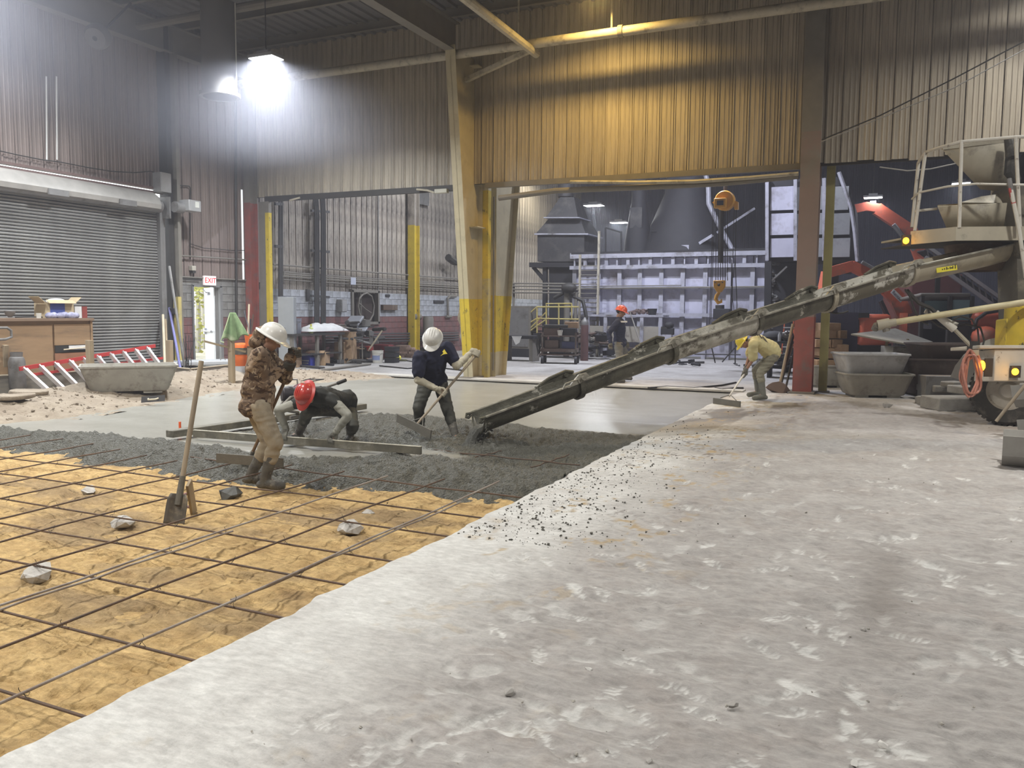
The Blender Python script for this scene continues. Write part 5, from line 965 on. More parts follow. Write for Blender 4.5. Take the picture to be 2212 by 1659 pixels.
# ================================================================ truck rear (only what reaches into the frame)
tr_ = thing('mixer_truck', 'rear of a concrete mixer truck with hoppers, railed platform and amber lights', 'truck', G(2200, 925))
def strip(pts, h, th, away=FW):
    mb = MB(); 
    for i in range(len(pts)-1): mb.beam(pts[i], pts[i+1], th, h, ext=0.005)
    return mb
d0, d1, d2 = J(1968, 514, 12.75), J(2065, 505, 12.2), J(2330, 503, 11.9); bk = V((FW.x, FW.y, 0)).normalized()*1.3
part('deck', MB().prism([d0, d1, d2, d2+bk, d0+bk*0.8], (0, 0, 0.03)), M_CREAMP, tr_)
part('deck_fascia', strip([d0, d1, d2], 0.20, 0.02), M_CREAMP, tr_)
part('deck_underside', MB().prism([d0-Zu*0.1, d1-Zu*0.1, d2-Zu*0.1, d2+bk-Zu*0.1, d0+bk*0.8-Zu*0.1], (0, 0, 0.02)), M_DARKSTEEL, tr_)
rl = [J(1984, 351, 13.3), J(1999, 329, 12.75), J(2036, 317, 12.4), J(2077, 306, 12.15), J(2194, 296, 11.9), J(2330, 290, 11.7)]
part('guard_rail', MB().tube(rl, 0.024, 8), M_TWHITE, tr_)
ml = [J(1970, 430, 13.3), J(1985, 416, 12.75), J(2047, 403, 12.35), J(2109, 397, 12.1), J(2190, 399, 11.9), J(2330, 400, 11.7)]
part('mid_rail', MB().tube(ml, 0.016, 8), M_TWHITE, tr_); part('low_rail', MB().tube([J(1976, 456, 12.9), J(2024, 451, 12.9)], 0.02, 6), M_TWHITE, tr_)
for a, b in (((1970, 491, 13.3), (1984, 351, 13.3)), ((1976, 499, 12.75), (1999, 329, 12.75)), ((2072, 492, 12.18), (2077, 306, 12.15)), ((2203, 490, 11.9), (2194, 296, 11.9)), ((2140, 490, 11.99+1.2), (2146, 380, 13.2))): part('rail_post', MB().tube([J(*a), J(*b)], 0.026, 8), M_TWHITE, tr_)
def loft4(top, bot, th=0.02):
    mb = MB(); k = 4; vs = top+bot; mb.add(vs, [(i, (i+1) % 4, 4+(i+1) % 4, 4+i) for i in range(4)]); return mb
def quad(x0, x1, y0, y1, dn, df): return [J(x0, y0, dn), J(x1, y1, dn), J(x1, y1-3, df), J(x0, y0-3, df)]
part('charge_hopper', loft4(quad(2036, 2195, 322, 303, 12.6, 13.9), quad(2118, 2196, 408, 418, 12.9, 13.4)), M_CREAMP, tr_, solid=0.02)
part('hopper_rim', strip([J(2036, 320, 12.6), J(2195, 301, 12.6)], 0.05, 0.04), M_CREAMP, tr_)
part('collector_hopper', loft4(quad(2026, 2200, 446, 437, 12.45, 13.4), quad(2046, 2200, 494, 494, 12.6, 13.2)), M_CREAMP, tr_, solid=0.02)
part('hopper_cone', MB().prism([J(2075, 437, 12.5), J(2120, 424, 12.6), J(2195, 414, 12.7), J(2240, 440, 12.6)], (0.1, 0.5, 0)), M_CREAMP, tr_)
part('hopper_throat', MB().lathe([(0.50, 0.0), (0.42, -0.30), (0.34, -0.42), (0.34, -0.40), (0.40, -0.28), (0.48, 0.0)], J(2115, 527, 12.9), n=20), mat('rust_brown', (0.10, 0.065, 0.045), 0.8, scale=5, dirt=(0.2, 0.17, 0.13)), tr_)
part('drum_support', MB().prism([J(2185, 400, 12.3), J(2330, 390, 12.3), J(2330, 760, 12.3), J(2200, 700, 12.3), J(2196, 520, 12.3)], FW*0.5), mat('drum_dark', (0.10, 0.09, 0.07), 0.7, scale=4, dirt=(0.3, 0.27, 0.2)), tr_)
part('drum_mouth', MB().lathe([(0.30, 0), (0.48, 0.25), (0.7, 1.0), (0.68, 1.0), (0.45, 0.25), (0.27, 0)], J(2215, 360, 12.9), frame(RT*0.95-Zu*0.25, Zu), n=24), M_DARKSTEEL, tr_)
part('rocker_cover', MB().tube([J(2178, 300, 12.4), J(2186, 340, 12.3), J(2184, 372, 12.3), J(2196, 392, 12.3)], [0.06, 0.09, 0.10, 0.07], 10), M_RUBBER, tr_)
part('white_hose', MB().tube([J(2181, 392, 11.9), J(2188, 430, 11.85), J(2202, 500, 11.85), J(2216, 600, 11.85)], 0.028, 8), M_TWHITE, tr_)
part('red_hose', MB().tube([J(2181, 388, 11.9), J(2183, 410, 11.88), J(2190, 440, 11.85)], 0.03, 8), mat('red_hose', (0.45, 0.06, 0.05), 0.5), tr_)
part('grip', MB().tube([J(2180, 386, 11.9), J(2184, 412, 11.88)], 0.034, 8), M_GREYSTEEL, tr_)
part('yellow_guard', MB().lathe([(0.0, 0), (0.27, 0), (0.28, 0.1), (0.28, 0.62), (0.24, 0.66), (0, 0.66)], J(2212, 757, 12.1), n=24), M_YEL, tr_)
part('yellow_box', MB().box(J(2180, 726, 12.2), (0.26, 0.3, 0.50), Matrix((RT, FW, Zu)).transposed()), M_YEL, tr_, bevel=0.02)
part('frame_block', MB().box(J(2172, 790, 12.1), (0.62, 0.5, 0.46), Matrix((RT, FW, Zu)).transposed()), M_TWHITE, tr_, bevel=0.015)
part('frame_ledge', MB().box(J(2150, 752, 12.2), (0.9, 0.8, 0.05), Matrix((RT, FW, Zu)).transposed()), M_TWHITE, tr_, bevel=0.01)
part('frame_pocket', MB().box(J(2135, 794, 11.82), (0.11, 0.03, 0.26), Matrix((RT, FW, Zu)).transposed()), M_DARKSTEEL, tr_)
for k, (x, y, dd) in enumerate(((2121, 790, 11.78), (2193, 803, 11.75), (1957, 520, 12.7))):
    a_ = part('amber_light', MB().ell(J(x, y, dd), (0.045, 0.03, 0.075 if k == 0 else 0.05)), M_AMBER, tr_, 'glowing amber lamp'); part('bezel', MB().box(J(x, y, dd+0.06), (0.13, 0.05, 0.17), Matrix((RT, FW, Zu)).transposed()), M_DARKSTEEL, a_)
    pl = bpy.data.lights.new('amber', 'POINT'); pl.energy = 1.6; pl.color = (1, 0.5, 0.05); pl.shadow_soft_size = 0.05; po = bpy.data.objects.new('amber_glow', pl); po.location = J(x, y, dd-0.12); COL.objects.link(po)
whR = frame(-FW*0.75-RT*0.66, Zu); wc_ = J(2178, 880, 12.35); wc_.z = 0.50
part('wheel', MB().lathe([(0.28, -0.14), (0.46, -0.15), (0.50, -0.11), (0.505, 0.0), (0.50, 0.11), (0.46, 0.15), (0.28, 0.14)], wc_, whR, n=32), M_RUBBER, tr_, smooth=30)
tk = MB()
for i in range(40):
    a_ = 2*PI*i/40; 
    for sg in (-1, 1): tk.box(wc_+whR @ V((math.cos(a_)*0.505, math.sin(a_)*0.505, sg*0.07)), (0.03, 0.045, 0.09), whR @ rz(a_))
part('tread', tk, M_RUBBER, tr_)
part('rim', MB().lathe([(0.0, 0.06), (0.1, 0.06), (0.14, 0.0), (0.26, 0.02), (0.29, 0.12)], wc_, whR, n=24), M_TWHITE, tr_)
part('fender', MB().sweep([wc_+whR @ V((0.62*math.cos(a_), 0.62*math.sin(a_), 0)) for a_ in np.linspace(-0.6, 1.4, 9)], [(-0.2, 0), (0.2, 0), (0.2, 0.015), (-0.2, 0.015)], up=whR @ V((0, 0, 1)), close=True), M_TGREY, tr_)
part('strut_rod', MB().tube([J(1958, 627, 12.25), J(1985, 655, 12.25), J(2011, 666, 12.2), J(2030, 684, 12.15)], 0.03, 8), M_DARKSTEEL, tr_)
part('lift_cylinder', MB().tube([J(2020, 676, 12.15), J(2062, 712, 12.1)], 0.055, 12), M_TWHITE, tr_); part('lift_beam', MB().beam(J(1998, 672, 12.3), J(2068, 702, 12.2), 0.05, 0.06), M_TWHITE, tr_)
part('piston', MB().tube([J(2058, 708, 12.1), J(2100, 750, 12.05)], 0.028, 8), M_CREAMP, tr_); part('pivot', MB().box(J(2101, 748, 12.05), (0.10, 0.12, 0.14), Matrix((RT, FW, Zu)).transposed()), M_DARKSTEEL, tr_)
for pts in ([(2005, 668), (2010, 690), (2030, 706), (2050, 712), (2085, 700), (2118, 708), (2126, 735), (2120, 757)], [(2060, 690), (2075, 683), (2100, 690), (2112, 712), (2116, 750)], [(1955, 625), (1965, 640), (1975, 668), (1985, 690), (2005, 702)]): part('hydraulic_hose', MB().tube([J(x, y, 12.15) for x, y in pts], 0.014, 6), M_CABLE, tr_)
# chute sling cable under sections
wire('sling_cable', 'thin black cable sagging under the chute beside the red column', [J(x, y, 11.9) for x, y in ((1780, 668), (1790, 674), (1805, 677), (1820, 676), (1832, 672))], 0.014, M_CABLE)
# long cream pipe resting on the truck, with coupling
t = thing('discharge_pipe', 'long cream coloured steel pipe with a muddy coupling pointing left from the truck', 'pipe', J(2060, 680, 12.0))
part('pipe', MB().tube([J(1915, 699, 12.3), J(2060, 676, 12.0), J(2330, 636, 11.5)], 0.047, 14), mat('cream_pipe', (0.56, 0.50, 0.30), 0.5, scale=12, col2=(0.46, 0.40, 0.24), dirt=(0.3, 0.2, 0.12), dirt_scale=25, dirt_lo=0.66, dirt_hi=0.70), t)
part('coupling', MB().tube([J(1896, 703, 12.33), J(1922, 698, 12.28)], 0.078, 14).tube([J(1922, 698, 12.28), J(1936, 696, 12.25)], 0.058, 14), M_CREAMP, t); part('elbow', MB().tube([J(1900, 702, 12.33), J(1893, 703, 12.4), J(1889, 712, 12.45)], 0.05, 10), M_STEEL, t); part('clamp', MB().tube([J(1912, 705, 12.3), J(1915, 716, 12.3)], 0.05, 8), M_STEEL, t)
sh = [J(1838, 724, 18.0), J(1934, 712, 19.0), J(2015, 741, 18.3), J(1968, 747, 17.6)]
t = thing('sheet', 'grey muddy sheet lying tilted below the end of the cream pipe', 'sheet', sum(sh, V((0, 0, 0)))/4); part('sheet_top', MB().prism(sh, (0, 0, 0.03)), mat('sheet_mud', (0.30, 0.28, 0.23), 0.8, scale=5, dirt=(0.2, 0.18, 0.14)), t)
q = sum(sh, V((0, 0, 0)))/4; part('trestle', MB().beam(V((q.x-0.3, q.y, 0)), V((q.x-0.2, q.y, q.z-0.01)), 0.06, 0.06).beam(V((q.x+0.3, q.y, 0)), V((q.x+0.2, q.y, q.z-0.01)), 0.06, 0.06), M_LUM, t)
# orange hose coil on the truck corner
mb = MB()
rs = np.random.RandomState(2)
for k in range(6):
    cx, cy, rx_, ry_ = 2101+rs.randn()*4, 809+rs.randn()*3, 11+rs.rand()*13, 40+rs.rand()*14; mb.tube([J(cx+rx_*math.cos(a_)*(1+0.25*math.sin(a_*2+k)), cy+ry_*math.sin(a_)+4*math.sin(a_*3+k*2), 11.7+0.02*k+0.03*math.sin(a_*2+k)) for a_ in np.linspace(0, 2*PI, 26)], 0.017, 6)
t = thing('hose_coil', 'coiled salmon red hose hanging from the truck corner', 'hose', J(2101, 860, 11.7)); part('coil', mb, mat('salmon_hose', (0.50, 0.20, 0.14), 0.5, scale=20, col2=(0.36, 0.16, 0.12)), t); part('hanger', MB().box(J(2103, 762, 11.75), (0.12, 0.06, 0.08), Matrix((RT, FW, Zu)).transposed()), M_CREAMP, t)
# spare chute troughs at the right edge
def spare(label, a, b, r, m=M_TGREY):
    t = thing('spare_chute', label, 'chute', a.lerp(b, 0.5)); part('trough', MB().sweep([a, b], [(-r, 0), (-r*0.85, -r*0.7), (-r*0.35, -r*1.1), (r*0.35, -r*1.1), (r*0.85, -r*0.7), (r, 0), (r*0.93, 0), (r*0.78, -r*0.65), (r*0.3, -r*1.0), (-r*0.3, -r*1.0), (-r*0.78, -r*0.65), (-r*0.93, 0)], close=True), m, t, smooth=20)
    part('mud_lining', MB().sweep([a.lerp(b, 0.02), b], [(-r*0.7, -r*0.6), (-r*0.3, -r*0.9), (r*0.3, -r*0.9), (r*0.7, -r*0.6), (0, -r*0.75)], close=True), mat('rust_mud', (0.25, 0.19, 0.14), 0.85), t); return t
a = J(2166, 960, 9.0); a.z = 0.36; b = a+RT*1.5-FW*0.9; b.z = 0.36; spare('grey spare chute trough lying on the floor at the right edge', a, b, 0.31)
a = J(2206, 903, 10.6); b = a+RT*1.3-FW*1.2+Zu*0.1; spare('grey spare chute trough hanging middle of three at the right edge', a, b, 0.26)
a = J(2193, 830, 11.2); b = a+RT*1.3-FW*1.2+Zu*0.15; spare('grey spare chute trough hanging uppermost beside the amber light', a, b, 0.28)
obj('wooden_pole', MB().tube([J(2235, 806, 10.6), J(2152, 910, 10.9)], 0.022, 10), M_HANDLE, 'round wooden pole sticking out past the truck wheel', 'pole')
# ================================================================ tools near the viewer
def zg(x, y, z): return G(x, y, z)
t = thing('shovel', 'square shovel with a long grey wooden handle standing in the sand', 'shovel', G(376, 1128, ZS))
tip = G(378, 1132, ZS); dsh = 6.55; top = J(435, 780, 7.15); k0 = J(385, 1078, 6.95); k0 = tip.lerp(top, 0.16)
part('handle', MB().tube([k0, k0.lerp(top, 0.5), top], [0.020, 0.021, 0.021], 12), M_HANDLE, t)
dr = (top-tip).normalized(); sdv = (RT-dr*RT.dot(dr)).normalized(); nv = sdv.cross(dr); bl = MB(); n = 8; k = len(bl.v)
rows = []
for i in range(7):
    f_ = i/6; wdt = 0.088*(1 if f_ < 0.75 else 1-0.25*((f_-0.75)/0.25)**2); rows.append([tip+dr*(-0.02+0.27*f_)+sdv*wdt*(2*j/n-1)+nv*(0.030*(2*j/n-1)**2-0.012*(1 if abs(j-n/2) < 1.5 else 0)*f_) for j in range(n+1)])
for r_ in rows: bl.v += [tuple(p) for p in r_]
for i in range(6):
    for j in range(n): a_ = i*(n+1)+j; bl.f.append((a_, a_+1, a_+n+2, a_+n+1))
part('blade', bl, mat('shovel_blade', (0.13, 0.115, 0.095), 0.6, 0.3, scale=14, dirt=(0.26, 0.22, 0.16), dirt_scale=9), t, solid=0.005)
part('socket', MB().tube([tip+dr*0.16, tip+dr*0.40], [0.030, 0.025], 10), M_BLADE, t)
t = thing('hand_float', 'wooden hand float standing on edge in the sand beside the shovel', 'float', G(412, 1108, ZS)); c0, c1 = G(419, 1110, ZS), J(408, 1042, 7.1); dr = (c1-c0).normalized()
part('board', MB().beam(c0, c1, 0.10, 0.022, up=RT), M_LUM, t); hz = -RT*0.075; part('grip', MB().tube([c0.lerp(c1, 0.2), c0.lerp(c1, 0.25)+hz, c0.lerp(c1, 0.6)+hz, c0.lerp(c1, 0.68)], 0.014, 8), mat('grip_pink', (0.30, 0.17, 0.15), 0.6), t)
obj('marker_stake', MB().tube([G(389, 934), G(389, 934)+Zu*0.14], 0.016, 8), mat('marker_orange', (0.85, 0.13, 0.03), 0.5), 'small bright orange marker stick at the left end of the long board', 'marker')
# vibrating power screed behind the kneeling worker
s0, s1 = G(366, 946), G(786, 884); t = thing('power_screed', 'petrol vibrating screed with a long blade standing on the wet concrete', 'machine', s0.lerp(s1, 0.55))
part('blade', MB().beam(s0+Zu*0.05, s1+Zu*0.05, 0.14, 0.09), M_WETSTEEL, t, bevel=0.01)
sd_ = (s1-s0).normalized(); bn_ = V((-sd_.y, sd_.x, 0)); c = J(634, 852, 11.1); bs = s0.lerp(s1, 0.6)+Zu*0.1
part('engine', MB().box(c, (0.26, 0.24, 0.20), rz(0.3)).tube([c+RT*0.05-FW*0.05, c-RT*0.12-FW*0.14], 0.10, 14), mat('engine_dark', (0.035, 0.03, 0.035), 0.5, 0.3), t, bevel=0.02); part('engine_cowl', MB().ell(c+RT*0.10+Zu*0.05, (0.12, 0.12, 0.10)), mat('engine_maroon', (0.13, 0.03, 0.05), 0.5), t); part('starter', MB().tube([c-FW*0.12, c-FW*0.16], 0.08, 16), M_DARKSTEEL, t)
part('guard_frame', MB().tube([c+RT*-0.13-Zu*0.1, c-RT*0.15+Zu*0.02, c-RT*0.12+Zu*0.16, c-RT*0.06+Zu*0.20, c+RT*0.05+Zu*0.2, c+RT*0.06+Zu*0.1], 0.012, 8), M_GREYSTEEL, t)
part('mast', MB().tube([c-Zu*0.1, c-RT*0.08-Zu*0.22, bs], 0.025, 8).tube([c-RT*0.02-Zu*0.1, bs+sd_*0.2], 0.02, 8), M_STEEL, t)
part('handlebar', MB().tube([c+RT*0.1-Zu*0.02, J(628, 858, 10.7), J(600, 885, 10.3), J(590, 898, 10.15)], 0.017, 8).tube([c-RT*0.06-Zu*0.1, J(610, 868, 10.9), J(597, 890, 10.6)], 0.014, 8), M_STEEL, t)
part('side_bar', MB().tube([c+Zu*0.02, J(700, 838, 11.2), J(729, 828, 11.1)], 0.016, 8), M_STEEL, t); part('grip', MB().tube([J(729, 828, 11.1), J(747, 821, 11.05)], 0.024, 8), M_CABLE, t)
part('skid', MB().box(bs-Zu*0.05, (0.5, 0.22, 0.05), rz(math.atan2(sd_.y, sd_.x))), M_STEEL, t)
# trowel on the bank, tubs
def tub(name, label, c, rz_, L, W, H, m, group=None, feet=True):
    t = thing(name, label, 'tub', c, group); R = rz(rz_); n = 4
    def ringp(l, w, z, cr=0.10):
        ps = []
        for sx, sy, a0 in ((1, 1, 0), (-1, 1, 90), (-1, -1, 180), (1, -1, 270)):
            for q in range(n+1): a_ = math.radians(a0+90*q/n); ps.append(V(c)+R @ V((sx*(l/2-cr)+cr*math.cos(a_), sy*(w/2-cr)+cr*math.sin(a_), z)))
        return ps
    rings = [ringp(L+0.07, W+0.07, H-0.03), ringp(L+0.07, W+0.07, H), ringp(L, W, H), ringp(L*0.80, W*0.76, 0.07+0.02), ringp(L*0.74, W*0.70, 0.07)]
    out = [ringp(L+0.07, W+0.07, H-0.03), ringp(L+0.03, W+0.03, H-0.035), ringp(L*0.83, W*0.80, 0.07), ringp(L*0.80, W*0.77, 0.045)]
    mb = MB()
    for rg in (rings, out):
        k = len(mb.v); m_ = len(rg[0]); mb.v += [tuple(p) for r_ in rg for p in r_]
        for i in range(len(rg)-1):
            for j in range(m_): j2 = (j+1) % m_; f_ = (k+i*m_+j, k+i*m_+j2, k+(i+1)*m_+j2, k+(i+1)*m_+j); mb.f.append(f_)
        e = k+(len(rg)-1)*m_; mb.f.append(tuple(e+j for j in range(m_)))
    part('shell', mb, m, t, smooth=40)
    if feet:
        for sx in (-1, 1): part('foot', MB().box(V(c)+R @ V((sx*L*0.24, 0, 0.035)), (L*0.20, W*0.72, 0.07), R), m, t)
    return t
M_TUB = mat('plastic_grey', (0.36, 0.345, 0.30), 0.65, scale=4, col2=(0.28, 0.265, 0.23), dirt=(0.18, 0.16, 0.13), dirt_scale=4); M_TUBL = mat('plastic_pale', (0.50, 0.50, 0.50), 0.6, scale=4, col2=(0.38, 0.38, 0.38), dirt=(0.25, 0.24, 0.22), dirt_scale=3)
p = G(262, 852, 0.10); tub('mixing_tub', 'big dusty grey mixing tub sitting on the sand bank at left', (p.x-0.25, p.y+0.4, 0.10), YAW+0.45, 1.55, 0.95, 0.50, M_TUB)
for x0, y0 in ((331, 869),):
    p = G(x0, y0, 0.02); t = thing('trowel', 'steel trowel with a wooden handle lying at the edge of the wet concrete', 'trowel', p); R = rz(YAW+0.15) @ rx(0.5); part('blade', MB().box(V(p)+Zu*0.06, (0.40, 0.004, 0.11), Matrix((RT, FW, UP)).transposed() @ rx(-0.3) @ ry(-0.08)), M_DARKSTEEL, t)
    part('handle', MB().tube([V(p)-RT*0.07+Zu*0.06-FW*0.03, V(p)-RT*0.05+Zu*0.045-FW*0.08, V(p)+RT*0.08+Zu*0.055-FW*0.08, V(p)+RT*0.10+Zu*0.07-FW*0.03], 0.014, 8), mat('pale_wood', (0.6, 0.52, 0.38), 0.6), t)
# ================================================================ furnace wall and back hall
YF = 29.3
M_FURN = mat('silver_panel', (0.56, 0.56, 0.68), 0.5, 0.0, scale=1.2, col2=(0.42, 0.42, 0.52), rnd=0.12, dirt=(0.17, 0.15, 0.16), dirt_scale=0.9, dirt_lo=0.50, dirt_hi=0.74)
M_FFRAME = mat('silver_frame', (0.46, 0.46, 0.53), 0.5, 0.1, scale=3, col2=(0.34, 0.34, 0.40), dirt=(0.15, 0.14, 0.14), dirt_scale=2)
M_BLACK = mat('soot_steel', (0.030, 0.029, 0.034), 0.7, 0.1, scale=3, col2=(0.02, 0.02, 0.024)); M_HOODM = mat('hood_steel', (0.060, 0.058, 0.062), 0.6, 0.2, scale=2, col2=(0.04, 0.04, 0.045), dirt=(0.11, 0.105, 0.10), dirt_scale=1.5)
def zY(x, y, Y_): return WY(x, y, Y_).z
def xY(x, Y_, y=640): return WY(x, y, Y_).x
def bxp(name, mb, m, t, **k): return part(name, mb, m, t, **k)
t = thing('furnace', 'long silver panelled furnace wall with framed bays across the back hall', 'furnace', (xY(1450, YF), YF, 0))
cols_ = [xY(x, YF) for x in (1242, 1294, 1339, 1383, 1429, 1475, 1523.5, 1574, 1625, 1660)]
ztop, zf2, zmid, zlow, zbot = [zY(1450, y, YF) for y in (549, 576, 622, 680, 772)]; zbot = 0.0; zf2b = zY(1450, 558, YF)
rowz = [(zbot+0.05, zlow), (zlow, zmid), (zmid, zf2), (zf2+0.05, zf2b+0.05)]
pm = {}
for r, (z0, z1) in enumerate(rowz):
    for i in range(len(cols_)-1):
        x0, x1 = cols_[i], cols_[i+1]; part('panel', MB().box(((x0+x1)/2, YF+0.04+0.015*((i*7+r*3) % 3), (z0+z1)/2), (x1-x0-0.04, 0.04, z1-z0-0.05)), M_FURN, t)
for i, x in enumerate(cols_):
    part('upright', MB().ibeam((x, YF-0.02, 0), (x, YF-0.02, zf2), 0.15, 0.16, 0.02, up=(0, 1, 0)), M_FFRAME, t)
for z, h, y_ in ((ztop, 0.20, 0.10), (zf2, 0.13, 0.14), (zmid, 0.10, 0.1), (zlow, 0.12, 0.14)): part('rail', MB().box(((cols_[0]+cols_[-1])/2, YF-y_, z), (cols_[-1]-cols_[0]+0.3, 0.16, h)), M_FFRAME, t)
for i in range(18):
    x = cols_[0]+(cols_[-1]-cols_[0])*i/17; part('stiffener', MB().box((x, YF-0.05, (zf2+ztop)/2), (0.12 if i % 2 else 0.05, 0.12, ztop-zf2-0.15)), M_FFRAME, t)
part('pipe_run', MB().tube([(cols_[0]-0.3, YF-0.24, zmid-0.02), (cols_[-1], YF-0.24, zmid+0.02)], 0.03, 6).tube([(cols_[0]-0.3, YF-0.27, zmid+0.06), (cols_[5], YF-0.27, zmid+0.08)], 0.018, 6), M_STEEL, t)
part('top_plate', MB().box(((cols_[0]+cols_[-1])/2, YF+1.2, ztop+0.10), (cols_[-1]-cols_[0]+0.2, 2.8, 0.06)), M_BLACK, t)
part('side_plate', MB().box((cols_[0]-0.02, YF+1.3, ztop/2), (0.05, 2.6, ztop)), M_FURN, t)
for x in (1300, 1350, 1405): part('roof_lug', MB().prism([WY(x, 556, YF+0.3), WY(x+42, 556, YF+0.3), WY(x+4, 544, YF+0.3)], (0, 0.1, 0)), M_BLACK, t)
part('stack_duct', MB().lathe([(0.55, 0), (0.5, 0.6), (0.28, 2.0), (0.28, 4.6)], WY(1378, 552, YF+1.5), n=20), M_BLACK, t)
part('duct_window', MB().box(WY(1374, 470, YF+1.1), (0.45, 0.04, 0.75)), M_HOODM, t)
c_ = WY(1482, 552, YF+2.2); part('dark_cone', MB().lathe([(1.75, 0), (1.6, 0.5), (0.85, 2.3), (0.75, 3.0), (0.75, 4.6)], c_, n=28), M_BLACK, t); part('cone_strap', MB().lathe([(0.80, 2.9), (0.82, 2.9), (0.82, 3.1), (0.80, 3.1)], c_, n=28), M_FFRAME, t)
part('white_riser', MB().tube([WY(1521, 360, YF+1.4), WY(1530, 400, YF+1.4), WY(1531, 440, YF+1.4), WY(1545, 470, YF+1.4), WY(1560, 500, YF+1.4), WY(1585, 545, YF+1.4)], 0.09, 10), M_FFRAME, t)
part('diagonal', MB().beam(WY(1478, 546, YF+0.8), WY(1540, 508, YF+0.8), 0.1, 0.1).beam(WY(1540, 508, YF+1.4), WY(1630, 450, YF+2), 0.08, 0.08), M_FFRAME, t)
part('bracket', MB().box(WY(1478, 537, YF+0.6), (0.35, 0.1, 0.25)), M_FFRAME, t)
for x in (1308, 1342): part('rail_post', MB().tube([WY(x, 548, YF+0.6), WY(x, 492 if x < 1320 else 500, YF+0.6)], 0.04, 6), M_BLACK, t)
part('hand_rail', MB().tube([WY(1308, 492, YF+0.6), WY(1342, 502, YF+0.6)], 0.03, 6), M_BLACK, t)
part('hand_rail', MB().tube([WY(1405, 545, YF+1), WY(1405, 500, YF+1), WY(1422, 500, YF+1), WY(1422, 545, YF+1)], 0.03, 6), M_BLACK, t)
# bench in front of furnace
t = thing('steel_bench', 'long silver steel bench with bins built in front of the furnace', 'bench', (xY(1350, YF-0.8), YF-0.8, 0)); x0, x1 = xY(1272, YF-0.8), xY(1440, YF-0.8); zb_ = zY(1350, 682, YF-0.8)
part('bench_top', MB().box(((x0+x1)/2, YF-0.8, zb_), (x1-x0, 0.8, 0.07)), M_FFRAME, t)
for x in np.linspace(x0+0.1, x1-0.1, 5): part('leg', MB().box((x, YF-1.15, zb_/2), (0.12, 0.08, zb_)), M_FFRAME, t)
part('apron', MB().box(((x0+x1)/2, YF-1.12, 0.85), (x1-x0, 0.05, 0.55)), mat('stained_plate', (0.36, 0.33, 0.28), 0.6, scale=3, dirt=(0.1, 0.08, 0.07), dirt_scale=2), t)
t = thing('bench_vise', 'dark vise and grinder on the bench right of the orange hard hat', 'vise', WY(1442, 725, YF-2)); q = WY(1442, 716, YF-2); part('body', MB().box(q, (0.42, 0.2, 0.22)).ell(q+V((0.05, 0, 0.2)), (0.16, 0.14, 0.12)), M_BLACK, t, bevel=0.02); part('stand', MB().box((q.x, q.y, q.z/2-0.05), (0.3, 0.2, q.z-0.1)), M_FFRAME, t); part('jaw', MB().box(q+V((-0.1, -0.05, 0.12)), (0.2, 0.1, 0.08)), M_DARKSTEEL, t)
q = WY(1409, 672, YF-0.9); obj('black_bucket', MB().lathe([(0.13, 0), (0.17, 0.22), (0.16, 0.22), (0.12, 0.01), (0, 0.01)], (q.x, q.y, zb_+0.035), n=20), M_BLACK, 'round black bucket on the furnace bench', 'bucket')
q = WY(1375, 668, YF-0.8); mb = MB(); rs = np.random.RandomState(8)
for i in range(14): rock_mb(mb, (q.x+(rs.rand()-.5)*0.9, q.y+(rs.rand()-.5)*0.3, zb_+0.04+rs.rand()*0.12), 0.08+rs.rand()*0.06, rs)
obj('scrap_pile', mb, mat('brown_scrap', (0.13, 0.09, 0.08), 0.9), 'brown heap of scrap on the bench behind the orange hard hat', 'scrap', kind='stuff')
obj('steel_bar', MB().tube([WY(1358, 679, YF-1.3), WY(1361, 674, YF-1.3), WY(1368, 695, YF-1.4), WY(1392, 768, YF-2.0)], 0.025, 6), M_STEEL, 'hooked grey bar leaning beside the man in the navy hoodie', 'bar')
# ladder on the furnace
t = thing('fixed_ladder', 'tall narrow steel ladder at the left end of the furnace wall', 'ladder', (xY(1272, YF-0.5), YF-0.5, 0)); xa, xb = xY(1252, YF-0.5), xY(1292, YF-0.5); zt_ = zY(1270, 500, YF-0.5)
for x, zz in ((xa, zY(1252, 550, YF-0.5)), (xb, zt_)): part('stile', MB().box((x, YF-0.5, zz/2), (0.07, 0.09, zz)), M_PIPE, t)
for i in range(19): part('rung', MB().tube([(xa, YF-0.5, 0.3+i*0.165), (xb, YF-0.5, 0.3+i*0.165)], 0.016, 6), M_STEEL, t)
# fume hood
t = thing('fume_hood', 'large dark tapered fume hood left of the furnace', 'hood', WY(1228, 565, YF)); Yh = YF+0.2
def frus(x0, x1, y0, X0, X1, y1, dp0=1.6, dp1=1.6, Yc=Yh):
    a = [WY(x0, y0, Yc), WY(x1, y0, Yc)]; b = [WY(X0, y1, Yc), WY(X1, y1, Yc)]; off = (dp0-dp1)/2
    vs = [a[0], a[1], a[1]+V((0, dp0, 0)), a[0]+V((0, dp0, 0)), b[0]+V((0, off, 0)), b[1]+V((0, off, 0)), b[1]+V((0, dp0-off, 0)), b[0]+V((0, dp0-off, 0))]; return MB().add(vs, [(0, 1, 5, 4), (1, 2, 6, 5), (2, 3, 7, 6), (3, 0, 4, 7), (4, 5, 6, 7), (3, 2, 1, 0)])
part('hood_box', frus(1161, 1262, 565, 1161, 1262, 505), M_HOODM, t); part('hood_skirt', frus(1158, 1265, 504, 1180, 1248, 471, 1.7, 1.2), M_HOODM, t); part('hood_taper', frus(1180, 1248, 469, 1205, 1235, 424, 1.2, 0.7), M_HOODM, t)
